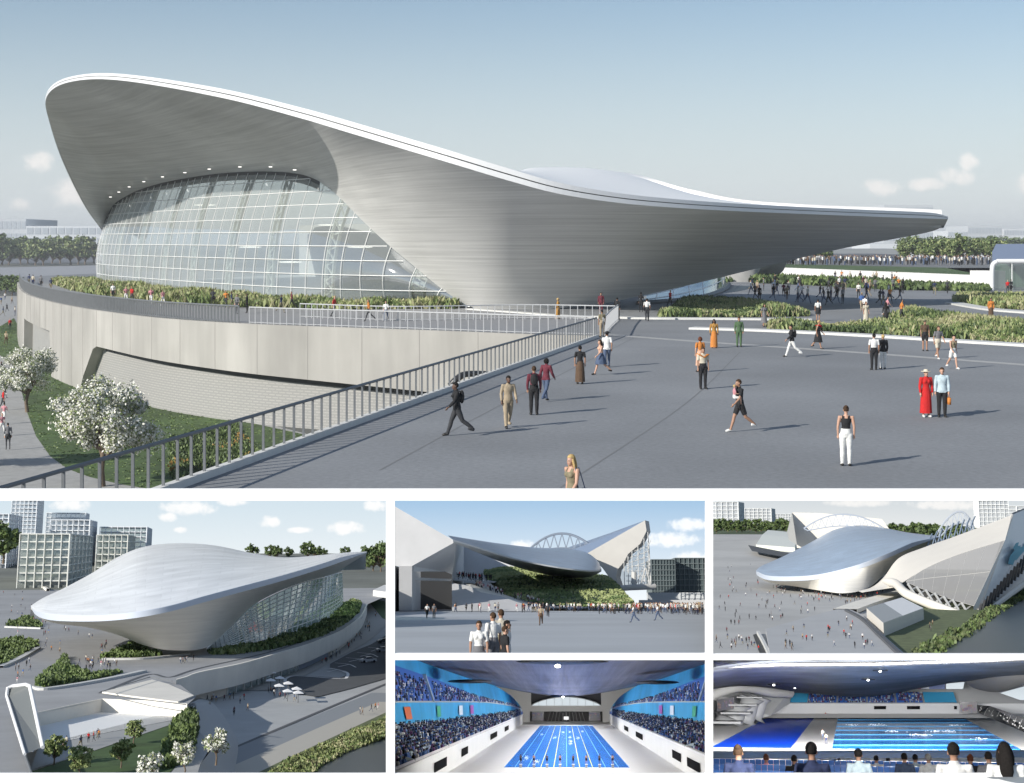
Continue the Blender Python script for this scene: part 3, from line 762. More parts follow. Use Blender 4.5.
# fascia: two white bands with a groove
fh=curve([Vector((x,0,0)) for x in (.05,.12,.2,.3,.42,.5,.55,.62,.72,.85,.95,1,1,1,.98,.9,.8,.72,.66,.62,.62,.6,.25)],NT)
up=[Vector((0,0,f.x)) for f in fh]
r0=rim; r1=[p+u*.46 for p,u in zip(rim,up)]; r1b=[p+u*.46+Vector((.06,.22,0)) for p,u in zip(rim,up)]
r2=[p+u*.56+Vector((.06,.22,0)) for p,u in zip(rim,up)]; r2b=[p+u*.56 for p,u in zip(rim,up)]; r3=[p+u for p,u in zip(rim,up)]
f=MB(); f.grid([r0,r1]); f.grid([r2b,r3]); f.grid([r1,r1b],1); f.grid([r1b,r2],1); f.grid([r2,r2b],1)
f.build('fascia',[FASC,ROOFG],HALL,smooth=False)
crestL=[(104,231,232),(88,206,222),(72,165,214),(64,125,208),(66,104,202),(76,92,198),(92,82,192),(112,77.5,184),(162,82,178),(232,94,172),(300,112,166),(345,122,160),(402,141.5,156),(455,157,154),(508,171.5,154),(535,167.6,156),(590,168.5,158),(640,177.5,158),(692,196,154),(740,206.5,152),(800,211.5,150),(860,214,151),(942,217,152)]
crest=curve(D(PM,crestL),NT)
backr=[Vector((c.x+6*max(0,min(1,3*(.8-j/NT))),c.y+46*min(1,6*j/NT)*max(0,min(1,1.7*(.80-j/NT)))+.4,max(2.5,c.z*(.80+.19*min(1,max(0,j/NT-.72)/.1))-.15))) for j,c in enumerate(crest)]
t=MB(); t.grid([[bez(r3[j],(r3[j]+crest[j])/2+Vector((0,0,.25)),crest[j],i/6) for j in range(NT)] for i in range(7)])
t.grid([[crest[j].lerp(backr[j],i/4)+Vector((0,0,math.sin(i/4*math.pi)*.9)) for j in range(NT)] for i in range(5)])
t.build('roof',ROOFW,HALL,smooth=True)
# underside that closes the shell behind the feet
t=MB(); j0=int(NT*13/22)
t.grid([[inn_[j].lerp(backr[j]+Vector((0,0,-.6)),i/5)+Vector((0,0,-math.sin(i/5*math.pi)*.3)) for j in range(j0,NT)] for i in range(6)])
t.build('rear_soffit',SOFF,HALL,smooth=True)
# ceiling inside
t=MB(); t.grid([[inn_[j].lerp(backr[j]+Vector((0,0,-.8)),i/5) for j in range(3,j0+1)] for i in range(6)]); t.build('ceiling',mat('hall_ceiling',(.38,.38,.37),.7),HALL,smooth=True)
# foot on the far side
foot=MB(); fb=PM.g(741,281.5); ft=PM.d(728,262,199)
foot.tube([fb+Vector((0,0,-.1)),fb+Vector((0,0,.3)),fb+Vector((0,0,1)),fb+Vector((0,1,2)),fb+Vector((0,2,3.0)),fb+Vector((0,3,3.6))],[(2.6,1.8),(2.5,1.7),(2.6,1.9),(3.4,2.6),(5.5,4.5),(8,7)],20)
foot.build('rear_foot',mat('foot_concrete',(.30,.30,.29),.7,.1,1),HALL,smooth=True)
# glass front
GL=glass('facade_glass',(.70,.75,.73),.20,.04,.16,(.74,.78,.76))
gtop=curve(D(PM,innL)[1:15],160)
gbL=[(97,283),(98,283.8),(99.5,284.6),(103,285.5),(112,287),(127,288.8),(150,291),(180,294),(214,297),(258,300.5),(292,302.6),(318,304),(362,305.6),(404,306.3),(470,306.4)]
gbase=curve([PM.g(u,v) for u,v in gbL[1:]],160)
def gs(a,h):
    p=cr(gbase,a); q=cr(gtop,min(1,a+.06*min(1,a*6)*(1-a))); o=Vector((-.4,-.9,0))*math.sin(min(1,max(0,h))*math.pi)*1.2
    return p.lerp(q,h)+o
def gz(a,z):                      # point of the front at parameter a and height z, None above the roof line
    top=cr(gtop,min(1,a+.06*min(1,a*6)*(1-a))).z
    return gs(a,z/top) if 0<=z<=top else None
t=MB(); t.grid([[gs(j/79,i/12)+Vector((.05,.12,0)) for j in range(80)] for i in range(13)]); t.build('glazing',GL,HALL,smooth=True)
WHT=mat('steel_white',(.78,.79,.78),.4)
SL=[0]
for q0,q1 in zip(gbase,gbase[1:]): SL.append(SL[-1]+(q1-q0).length)
def at_len(x):
    x*=SL[-1]
    for i in range(len(SL)-1):
        if SL[i+1]>=x: return (i+(x-SL[i])/max(1e-6,SL[i+1]-SL[i]))/(len(SL)-1)
    return 1.0
NV=36
t=MB()
for k in range(NV+1):
    a=at_len(k/NV); t.tube([gs(a,i/8) for i in range(9)],.05,4)
for z in [.12+1.42*i for i in range(11)]:
    run=[]
    for j in range(161):
        q=gz(j/160,z)
        if q is not None: run.append(q)
        else:
            if len(run)>1: t.tube(run,.048,4)
            run=[]
    if len(run)>1: t.tube(run,.048,4)
t.build('glazing_frame',WHT,HALL)
for k in range(2,NV,4):
    t=MB(); a=at_len(k/NV); wd=at_len((k+.42)/NV)-a
    o=Vector((.25,.9,0))
    L_=[gs(a,i/14)+o for i in range(15)]; R_=[gs(min(1,a+wd),i/14)+o for i in range(15)]
    t.tube(L_,.20,4); t.tube(R_,.20,4)
    for i in range(14): t.beam(L_[i] if i%2 else R_[i],R_[i+1] if i%2 else L_[i+1],.16)
    t.build('truss',WHT,HALL)
t=MB(); eg=[gs(j/59*.72,1.0)+Vector((0,-.15,.1)) for j in range(60)]
t.grid([[p+Vector((0,0,-1.0)) for p in eg],eg]); t.build('head_channel',mat('dark_metal',(.03,.03,.03),.5),HALL)
for k in range(12):
    p=gs(.03+k*.058,1.0)+Vector((-.6,-2.2,.5+.0)); t=MB(); t.box(p,(.34,.22,.10)); t.build('soffit_lamp',emit('lamp_glow',(1,.97,.9),1.2),HALL)
# inside: floor, seating bank, back wall
fl=[(p.x+.4,p.y+.6) for p in gbase]+[(p.x+25,p.y+70) for p in gbase[::-1]]
mb=MB(); mb.face([(x,y,.05) for x,y in fl]); o=mb.build('inner_floor',mat('inner_floor',(.45,.46,.46),.5),HALL)
t=MB(); t.grid([[p+Vector((22,52,0)) for p in gbase],[p+Vector((22,52,9)) for p in gbase]]); t.build('inner_wall',mat('inner_wall',(.42,.43,.43),.7),HALL)
for (u,v,Y) in ((250,247,190),(330,225,178),(360,247,172),(290,262,185),(205,205,196)):
    t=MB(); c=PM.d(u,v,Y); t.ellip(c,(1.5,.6,.10),14,6); t.build('inner_lamp',emit('lamp_glow',(1,.97,.9),2.0),HALL)
# glazed corner under the right side of the roof
t=MB(); gb=curve([PM.g(636,304.5),PM.g(672,302),PM.g(702,297.5),PM.g(722,290.5),PM.g(727,285)],24); gt=curve([PM.d(640,296.5,158),PM.d(672,289.5,167),PM.d(700,280.5,176),PM.d(719,272,190),PM.d(723,266,205)],24)
t.grid([[a.lerp(b,i/4) for a,b in zip(gb,gt)] for i in range(5)]); t.build('corner_glazing',glass('corner_glass',(.45,.55,.53),.3,.03,.12,(.5,.62,.58)),HALL,smooth=True)
t=MB()
for k in range(0,24,3): t.tube([gb[k],gt[k]+Vector((0,-.05,0))],.07,4)
for i in (0,.5,1): t.tube([a.lerp(b,i)+Vector((0,-.06,0)) for a,b in zip(gb,gt)],.07,4)
t.build('corner_mullions',WHT,HALL)
t=MB(); t.tube([p+Vector((.2,-.5,.1)) for p in gb],.35,6); t.build('corner_plinth',mat('plinth',(.2,.2,.2),.6),HALL)

# ------------------------------------------------------------------ planting beds
BEDM=[GREENS[0],GREENS[1],GREENS[2],DRY]
BEDL=[GREENS[1],GREENS[2],DRY,GREENS[2]]
bedA=G(PM,[(52,284),(58,280),(100,284.5),(160,291.5),(240,298.5),(300,302.6),(345,304.5),(430,306),(462,306.8),(455,309),(400,309),(340,310),(240,307.5),(165,303.5),(110,297.5),(70,290)])
planting('planting',PM,bedA,0,15000,1.15,BEDL,wid=.24)
bed1=G(PM,[(660,318),(684,303),(704,300),(760,305),(806,312),(809,316.5),(740,317.5)])
planting('planting',PM,bed1,0,6500,.85,BEDM,wid=.18)
bed2=G(PM,[(767,326),(800,325),(868,326),(905,316),(913,309),(936,318),(980,322),(1045,326),(1045,345),(950,339),(870,333.5),(770,329.5)])
planting('planting',PM,bed2,0,10000,.8,BEDM,wid=.17)
bed3=G(PM,[(953,302),(958,296),(1045,297.5),(1045,311),(1000,308.5),(975,305)])
planting('planting',PM,bed3,0,4000,.8,BEDL,wid=.2)
planting('hedge',PM,G(PM,[(754,280),(800,281),(880,285),(987,289.5),(987,292),(890,290),(800,285),(750,283)]),0,1700,1.2,[GREENS[0],GREENS[0],GREENS[1]],wid=.5)
planting('hedge',PM,G(PM,[(690,284.5),(745,277),(752,279),(700,287)]),0,350,1.2,[GREENS[0],GREENS[1]],wid=.5)
for bd,nm in ((bedA,0),(bed1,0),(bed2,0),(bed3,0)): sheet('soil',PM,bd,.01,mat('soil',(.06,.055,.035),.95,.3,2))

# ------------------------------------------------------------------ right background
mb=MB(); a=PM.g(748,274.6); b=PM.g(988,287)
def wallbox(a,b,h,w):
    m=MB(); d=(b-a); n=Vector((-d.y,d.x,0)).normalized()*w; m.prism([a,b,b+n,a+n],0,h); return m
WHW=mat('white_render',(.70,.69,.67),.7,.06,.4)
lw=wallbox(a,b,1.55,.6); tag(lw.build('low_wall',WHW),'long low white wall with a lawn on top beyond the right side of the plaza','wall')
bk=wallbox(PM.g(970,287.5),PM.g(992,288.3),2.3,2.5); tag(bk.build('end_block',WHW),'pale square end block of the low white wall next to the glass pavilion','wall block')
q=[Vector((a.x,a.y+.6)),Vector((b.x,b.y+.6)),Vector((b.x+12,b.y+62)),Vector((a.x-2,a.y+55))]
sheet('lawn',PM,q,1.50,LAWN)
q=[Vector((10,a.y+56)),Vector((a.x-2,a.y+55)),Vector((b.x+12,b.y+62)),Vector((400,260)),Vector((500,420)),Vector((0,420))]
sheet('raised_ground',PM,q,1.45,mat('grey_ground',(.17,.175,.18),.9,.15,.05))
def bx(name,label,cat,u0,u1,v0,v1,Y,dep,m,rows=0,cols=0,wm=None,P=PM,group=None,base=None):
    """a far block whose front fills the given pixels at depth Y; windows as inset bands"""
    p0=P.d(u0,v1,Y); p1=P.d(u1,v0,Y); t=thing(name,label,cat,p0,P,group)
    z0=p0.z if base is None else base
    mb=MB(); mb.prism([(p0.x,Y),(p1.x,Y),(p1.x,Y+dep),(p0.x,Y+dep)],z0,p1.z); mb.build('wall',m,t)
    if rows:
        H=(p1.z-z0)/rows; Wd=(p1.x-p0.x)/cols
        for i in range(rows):
            mb=MB()
            for j in range(cols):
                mb.box((p0.x+Wd*(j+.5),Y-.02*Wd,z0+H*(i+.5)),(Wd*.8,Wd*.06,H*.62))
            mb.build('window_row',wm,t)
    return t
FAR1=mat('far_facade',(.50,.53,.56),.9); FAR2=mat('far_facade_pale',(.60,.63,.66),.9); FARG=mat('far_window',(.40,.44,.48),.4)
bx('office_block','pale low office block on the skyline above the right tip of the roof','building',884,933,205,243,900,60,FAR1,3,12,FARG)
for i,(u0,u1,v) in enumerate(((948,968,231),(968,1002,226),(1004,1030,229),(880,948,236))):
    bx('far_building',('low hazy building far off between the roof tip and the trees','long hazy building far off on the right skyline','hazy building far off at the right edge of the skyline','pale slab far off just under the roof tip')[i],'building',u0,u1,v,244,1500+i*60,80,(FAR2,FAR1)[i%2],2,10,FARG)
for i,(u0,u1,v0,v1,Y) in enumerate(((805,905,243,247,700),(800,905,249,252,520),(830,900,254.5,257.5,430),(870,1030,244,247,560))):
    bx('terrace_slab',('pale horizontal roadway slab, highest of those right of the roof','grey horizontal slab in the middle right of the roof','long grey slab lowest behind the crowd on the right','pale slab behind the round trees on the right')[i],'slab',u0,u1,v0,v1,Y,30,(FAR1,mat('slab_grey',(.25,.27,.29),.9),mat('slab_dark',(.12,.13,.15),.9),FAR2)[i],base=0)
r=random.Random(5)
for i in range(11):
    u=905+i*9.0+r.uniform(-2,2); Y=r.uniform(325,365); p=PM.d(u,261,Y); p.z=1.45
    tree(PM,p,(6.4-p.z)+(240-r.uniform(234.5,241))/F*Y,r.uniform(2.4,3.3),'round leafy tree in the row at the right behind the crowd','green',10+i%3,'trees in the row behind the crowd',leafn=1700,trunk_h=.22,k=.055)
for i in range(3):
    p=PM.d(806+i*10,262,340); p.z=1.45
    tree(PM,p,3.9,1.5,'small dark tree under the right wing of the roof','dark',10+i,'small trees under the roof wing',leafn=1300,trunk_h=.2,k=.06)
for i in range(12):
    u=905+i*11; Y=700; p=PM.d(u,244,Y); p.z=1.45
    tree(PM,p,r.uniform(5.5,8),5,'distant tree along the right horizon','dark',20+i%3,'distant trees along the right horizon',leafn=900,trunk_h=.1,k=.07)
# crowd along the raised walk
t=MB(); r=random.Random(9); cm=[cloth(c) for c in ('white','black','cream','brown','denim','grey')]+[skin('tan')]
for i in range(330):
    u=765+r.random()*225; Y=r.uniform(292,335); p=PM.d(u,262,Y); p.z=1.46
    c=r.randrange(6); h=r.uniform(1.5,1.8); lg=r.choice((1,1,4,5))
    t.tube([p,p+Vector((.03,0,.45)),p+Vector((0,0,h*.52))],[(.10,.12),(.15,.13),(.17,.13)],6,m=lg)
    t.tube([p+Vector((0,0,h*.5)),p+Vector((0,0,h*.7)),p+Vector((0,0,h*.82)),p+Vector((0,0,h*.87))],[(.17,.12),(.2,.13),(.19,.11),(.06,.06)],6,m=c)
    t.ellip(p+Vector((0,0,h*.94)),(.09,.1,.12),6,5,m=6 if r.random()<.5 else 1)
tag(t.build('crowd',cm,smooth=True),'dense line of tiny people standing along the raised walk behind the lawn','crowd',kind='stuff')
# pavilion at the right edge
PV=thing('pavilion','glass pavilion with a rounded white frame and blue grey roof at the right edge','pavilion',PM.g(1010,290))
p0=PM.g(992,290.5); Yp=p0.y
def pv(u,v): return PM.d(u,v,Yp)
fr=[pv(992,290.5),pv(992,272),pv(993.2,264.5),pv(997,261.8),pv(1003,261.2),pv(1062,261.2)]
t=MB(); t.tube(curve(fr,30),.30,8); t.build('frame',mat('frame_white',(.8,.8,.8),.4),PV,smooth=True)
t=MB(); gx=[pv(993,290),pv(993,263),pv(1062,263),pv(1062,290)]; t.face([p+Vector((0,.35,0)) for p in gx]); t.build('glass_front',glass('pavilion_glass',(.55,.62,.58),.3,.03,.1,(.5,.6,.55)),PV)
t=MB(); t.grid([[pv(992.5,262),pv(1062,262)],[PM.d(992,252,Yp+12),PM.d(1062,252,Yp+12)],[PM.d(996,244,Yp+20),PM.d(1062,243.5,Yp+20)]]); t.build('roof',mat('roof_slate',(.22,.26,.36),.4),PV,smooth=True)
t=MB(); t.grid([[PM.d(994,288,Yp+14),PM.d(1062,288,Yp+14)],[PM.d(994,262,Yp+14),PM.d(1062,262,Yp+14)]]); t.build('rear_wall',mat('pavilion_green',(.12,.19,.13),.6,.3,.8),PV)
for u in (1012,1032,1052):
    t=MB(); t.tube([pv(u,290),pv(u,262)],.06,5); t.build('mullion',WHT,PV)

# ------------------------------------------------------------------ left background
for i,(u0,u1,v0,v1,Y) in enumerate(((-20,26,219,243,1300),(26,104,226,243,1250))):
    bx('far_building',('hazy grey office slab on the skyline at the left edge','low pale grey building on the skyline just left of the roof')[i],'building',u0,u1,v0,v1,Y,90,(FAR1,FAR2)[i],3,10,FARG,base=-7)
r=random.Random(3)
for i in range(13):
    u=-6+i*8.3+r.uniform(-2,2); Y=r.uniform(820,900); p=PM.d(u,250,Y); p.z=-7.5
    tree(PM,p,6.4+7.5+(240-r.uniform(231,237))/F*Y,r.uniform(6,8.5),'distant leafy tree in the belt left of the swimming hall','green',30+i%3,'distant trees left of the hall',leafn=1600,trunk_h=.12,k=.05)
for z,px,m in ((-7.40,[(-20,255),(110,255),(110,262),(-20,264)],mat('slab_dark',(.12,.13,.15),.9)),(-7.40,[(-20,268),(110,265),(110,274),(-20,280)],mat('road_pale',(.30,.31,.33),.9)),(-7.40,[(-20,248),(110,248),(110,250.5),(-20,251)],FAR2)):
    sheet('road',PM,G(PM,px,z),z,m)
for i in range(5):
    p=PM.g(-6+i*6,292+i*1.2,-7.47); tree(PM,p,5.2,2.6,'low dark tree beside the path left of the terrace','dark',40+i%2,'low trees beside the far left path',leafn=1200,trunk_h=.2,k=.06)
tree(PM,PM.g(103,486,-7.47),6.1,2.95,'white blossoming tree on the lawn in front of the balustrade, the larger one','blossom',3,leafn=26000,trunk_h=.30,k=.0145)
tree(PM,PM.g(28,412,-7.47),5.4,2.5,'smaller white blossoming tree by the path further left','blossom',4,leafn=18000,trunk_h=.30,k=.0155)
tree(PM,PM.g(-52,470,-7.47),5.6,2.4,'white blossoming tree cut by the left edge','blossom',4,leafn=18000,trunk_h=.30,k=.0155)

# ------------------------------------------------------------------ summer haze over the whole place
hb=MB(); hb.box((0,2480,21),(7100,5120,61)); ho=hb.build('haze',None)
hm_,hnt,hb_=nodes('haze_air'); hnt.nodes.remove(hb_); pv_=hnt.nodes.new('ShaderNodeVolumePrincipled'); pv_.inputs['Color'].default_value=(.86,.90,.95,1); pv_.inputs['Density'].default_value=.00025
hnt.links.new(pv_.outputs[0],hnt.nodes['Material Output'].inputs['Volume']); ho.data.materials.clear(); ho.data.materials.append(hm_); ho['kind']='stuff'
SC.cycles.volume_bounces=0
# ------------------------------------------------------------------ people of the main view
def fp(u,v,z=0): return PM.g(u,v,z)
AW,LEFT,RIGHT,TOW=math.pi,-math.pi/2,math.pi/2,0.0     # heading: figures face -Y at 0
PEO=[ # u,v,heading, kwargs
(457,436,LEFT+.2,'person in a dark leather coat and trousers carrying a backpack, striding left by the balustrade',dict(top=('coat','black','long'),bottom=('trousers','charcoal'),hair=('black','short'),kind='walk',ph=1.3,bag=[('backpack','black')],skin_k='dark')),
(508,428,.3,'person in a beige shirt and trousers with black hair walking toward the viewer',dict(top=('shirt','beige','long'),bottom=('trousers','beige'),hair=('black','short'),kind='walk',ph=.5,skin_k='dark')),
(534,415,AW,'person in a maroon top and dark trousers with a black backpack walking away',dict(top=('shirt','maroon','long'),bottom=('trousers','black'),hair=('brown','short'),kind='stand',bag=[('backpack','black')])),
(546,401,AW-.6,'person with bushy black hair in a maroon jacket and blue jeans',dict(top=('jacket','maroon','long'),bottom=('jeans','denim'),hair=('black','full'),female=True,kind='walk',ph=-.8,skin_k='dark')),
(580,384,AW,'person in a black top and long patterned brown skirt walking away',dict(top=('shirt','black','short'),bottom=('long_dress','brown'),hair=('black','short'),female=True,kind='stand')),
(607,367,AW,'person in a black hat, white shirt and blue jeans near the plaza corner',dict(top=('shirt','white','short'),bottom=('jeans','denim'),hair=('black','short'),hat=('brimmed hat','black'),kind='walk',ph=.7)),
(601,375,LEFT+.3,'person in a pink sleeveless top and short denim skirt walking left',dict(top=('top','peach','none'),bottom=('short_skirt','denim'),hair=('brown','long'),female=True,kind='walk',ph=1.2,skin_k='light')),
(602,337,AW+.4,'person in a khaki shirt standing at the corner of the railings',dict(top=('shirt','khaki','short'),bottom=('trousers','beige'),hair=('black','short'))),
(573,534,-.9,'person with long blond hair and a sleeveless beige top passing close at the bottom',dict(top=('top','khaki','none'),bottom=('jeans','denim'),hair=('blond','long'),female=True,kind='walk',ph=.8,skin_k='light',bag=[('shoulder_bag','denim')],vox=.012)),
(700,372,AW+.3,'person with full auburn hair in an orange top and pale dress, turned away',dict(top=('shirt','orange','short'),bottom=('dress','peach'),hair=('auburn','full'),female=True,skin_k='light')),
(703,389,.2,'person in a pale shirt and black trousers holding a small bundle',dict(top=('shirt','cream','short'),bottom=('trousers','black'),hair=('brown','short'),bag=[('scarf','orange')])),
(714,348,0,'person in an orange yellow robe with dark hair',dict(top=('shirt','mustard','long'),bottom=('robe','orange'),hair=('black','long'),female=True,skin_k='dark')),
(739,347,0,'person in a dark green suit standing on the plaza',dict(top=('jacket','green','long'),bottom=('trousers','green'),hair=('brown','short'))),
(792,357,LEFT,'person in a black top and white trousers hurrying left',dict(top=('jacket','black','long'),bottom=('trousers','white'),hair=('black','short'),kind='walk',ph=1.4,bag=[('backpack','black')])),
(818,349,RIGHT-.4,'person in a black and red sleeveless dress with bare legs',dict(top=('top','black','none'),bottom=('skirt','black'),hair=('blond','short'),female=True,kind='walk',ph=.8,bag=[('scarf','red')])),
(764,327,.4,'person in a grey top with long dark hair by the kerb of the first bed',dict(top=('shirt','grey','short'),bottom=('dress','grey'),hair=('black','long'),female=True,kind='walk',ph=.5)),
(740,432,LEFT+.3,'person in a black shirt and shorts striding with a toddler on one arm',dict(top=('shirt','black','short'),bottom=('shorts','black'),hair=('brown','short'),kind='walk',ph=1.25,shoes='white')),
(846,466,AW-.2,'person in a black vest and white trousers with hair up, back to the viewer',dict(top=('vest','black','none'),bottom=('trousers','white'),hair=('brown','bun'),female=True,skin_k='light')),
(874,370,AW,'person in white shirt and black trousers, left one of an arm in arm pair',dict(top=('shirt','white','short'),bottom=('trousers','black'),hair=('black','short'))),
(883,369,AW+.2,'person in a black jacket and white trousers on the right of a pair',dict(top=('jacket','black','long'),bottom=('trousers','white'),hair=('blond','short'),female=True)),
(925,351,0,'person in a brown shirt, dark shorts and sun hat facing the viewer',dict(top=('shirt','brown','short'),bottom=('shorts','black'),hair=('black','short'),hat=('brimmed hat','olive'),kind='stand')),
(938,359,.3,'person in a pale shirt and white shorts walking on the right',dict(top=('shirt','grey','short'),bottom=('shorts','cream'),hair=('brown','short'),kind='walk',ph=.7,shoes='white')),
(953,369,.4,'person in a yellow sleeveless top and white shorts with bare legs',dict(top=('top','khaki','none'),bottom=('shorts','white'),hair=('black','short'),female=True,kind='walk',ph=-.7,skin_k='light',shoes='white')),
(926,417,.15,'person in a long bright red coat and pale hat',dict(top=('coat','red','long'),bottom=('coat','red'),hair=('blond','short'),female=True,hat=('brimmed hat','cream'),skin_k='light',shoes='white')),
(942,417,-.15,'person in a pale blue jacket and black trousers carrying an orange bag',dict(top=('jacket','pale blue','long'),bottom=('trousers','black'),hair=('brown','short'),bag=[('handbag','orange')],skin_k='light')),
(991,319,0,'person in an orange brown coat near the right planting bed',dict(top=('coat','orange','long'),bottom=('coat','brown'),hair=('black','long'),female=True)),
(866,324,.2,'person in a long pale dress between the planting beds',dict(top=('shirt','cream','short'),bottom=('long_dress','cream'),hair=('brown','long'),female=True,skin_k='light')),
(886,325,AW,'person in a long black dress between the planting beds',dict(top=('shirt','black','long'),bottom=('robe','black'),hair=('black','long'),female=True)),
(818,321,AW,'person in a white shirt and black skirt by the end of the first bed',dict(top=('shirt','white','short'),bottom=('short_skirt','black'),hair=('black','short'),female=True)),
(558,319,RIGHT,'person in a long orange robe with pale headscarf in front of the roof foot',dict(top=('shirt','mustard','long'),bottom=('robe','mustard'),hair=('blond','full'),female=True,bag=[('shoulder_bag','brown')])),
(601,313,0,'person in a dark red jacket under the roof edge',dict(top=('jacket','maroon','long'),bottom=('trousers','maroon'),hair=('black','short'))),
(617,319.5,AW-.3,'person in a black top and black trousers walking by the kerb',dict(top=('shirt','black','long'),bottom=('trousers','black'),hair=('black','short'),kind='walk',ph=1)),
(647,321,AW,'person in a white shirt with a dark bag in front of the glazed corner',dict(top=('shirt','white','short'),bottom=('trousers','charcoal'),hair=('black','short'),kind='walk',ph=.4,bag=[('shoulder_bag','black')])),
]
for i,(u,v,hd,lb,kw) in enumerate(PEO):
    kw=dict(kw); kw.setdefault('vox',.018)
    J=None
    hgt=1.68 if kw.get('female') else 1.76
    if i==8: hgt=1.72
    person(PM,fp(u,v),hd,lb,height=hgt,**kw)
# toddler on the arm
p=fp(740,432); person(PM,p+Vector((-.20,-.12,.93)),RIGHT,'toddler in a pink top carried on an arm of the striding person','x' and ('shirt','pink','short'),('shorts','white'),('blond','short'),height=.86,kind='sit',skin_k='light',vox=.02)
SMP=[]
r=random.Random(21)
for u,v in ((29,284.5),(33,285.2),(41,287.6),(51,289.6)): small(PM,fp(u,v+1.6),'at the far terrace end','people at the far end of the terrace',r)
for u,v in ((113,300.5),(126,303.5),(132,303.8),(151,305.5),(163,306.5),(213,307),(226,308),(232,309),(237,314),(247,313),(281,313),(292,309),(334,318),(369,321.5),(386,321.5)):
    small(PM,fp(u,v),'on the terrace walk','people on the terrace walk',r)
for u,v in ((641,312.5),(670,307.5),(589,306.5),(586,307)): small(PM,fp(u,v),'standing by the foot of the roof','people by the foot of the roof',r)
zz=[(220,130),(280,135),(310,150),(345,155),(372,160),(410,145),(435,165),(478,160),(550,150),(600,165),(620,160),(647,120),(755,135),(793,130),(975,130),(985,131),(240,120),(500,95),(570,100),(530,95),(485,120),(560,130),(635,110),(270,135),(350,120),(202,132),(300,140),(355,150),(545,195),(535,185),(655,215),(612,200),(416,100),(455,92),(475,90),(540,112),(548,120),(580,96),(205,120),(555,140),(618,148),(630,125)]
for a,b in zz: small(PM,fp(684+a/3.012,250+b/3.012+.8),'under the right roof wing','people under the right wing of the roof',r)
rr=random.Random(17)
for i in range(26):
    a=rr.uniform(205,660); b=rr.uniform(105,160) if a<480 else rr.uniform(92,168); small(PM,fp(684+a/3.012,250+b/3.012+.8),'under the right roof wing','people under the right wing of the roof',rr,i=rr.choice((0,1,4,5,8,9,12)))
for u,v in ((4,424),(8,450),(5,398),(2,378),(3,316),(15,316),(12,304),(5,300),(7,312),(1,305),(10,330),(3,410),(2,436),(14,296),(6,345)):
    small(PM,fp(u,v,-7.46),'on the low left path','people on the low left path',r)
# ------------------------------------------------------------------ presentation board with five windows onto small model scenes
BW=mat('board_white',(.92,.92,.92),.6)
BD=thing('presentation_board','white presentation board framing the five smaller pictures below the large view','board',(0,1.0,EYE-.30))
mb=MB()
def bar(u0,u1,v0,v1):
    a=PM.d(u0,v0,1.0); b=PM.d(u1,v1,1.0); mb.box(((a.x+b.x)/2,1.0,(a.z+b.z)/2),(b.x-a.x,.0016,a.z-b.z))
bar(-60,1084,488.5,500.5); bar(-60,1084,773,805); bar(-60,-40,500.5,773); bar(1064,1084,500.5,773)
bar(386,395,500.5,773); bar(705,713,500.5,773); bar(395,705,653,659.8); bar(713,1064,653.4,659.8)
mb.build('panel',BW,BD)
for u in (-52,1076):
    m2=MB(); a=PM.d(u,804,1.0); m2.box((a.x,1.02,a.z/2),(.012,.02,a.z)); m2.build('leg',RAILM,BD)
CREATED=[]
def mark(): return set(o.name for o in bpy.data.objects)
def clip_new(before,umin,umax,vmin,vmax):
    """trim the model bases and big pieces to the size of their box"""
    pl=[(Vector((1,-(umin-CU)/F,0)),),(Vector((-1,(umax-CU)/F,0)),),(Vector((0,(CV-vmin)/F,-1)),),(Vector((0,-(CV-vmax)/F,1)),)]
    bpy.context.view_layer.update()
    for o in list(bpy.data.objects):
        if o.name in before or o.type!='MESH' or o.data.users>1: continue
        mw=o.matrix_world; E=Vector((0,0,EYE)); inv=mw.inverted()
        mn=[1e9]*4
        for v in o.data.vertices:
            w=mw@v.co-E
            for i,(n,) in enumerate(pl): mn[i]=min(mn[i],n.dot(w))
        if min(mn)>=0: continue
        bm=bmesh.new(); bm.from_mesh(o.data)
        for i,(n,) in enumerate(pl):
            if mn[i]<0:
                co=inv@E; no=(mw.to_3x3().transposed()@n)
                bmesh.ops.bisect_plane(bm,geom=bm.verts[:]+bm.edges[:]+bm.faces[:],plane_co=co,plane_no=-no,clear_outer=True)
        bm.to_mesh(o.data); bm.free()
        if len(o.data.vertices)==0 and not o.children: bpy.data.objects.remove(o)
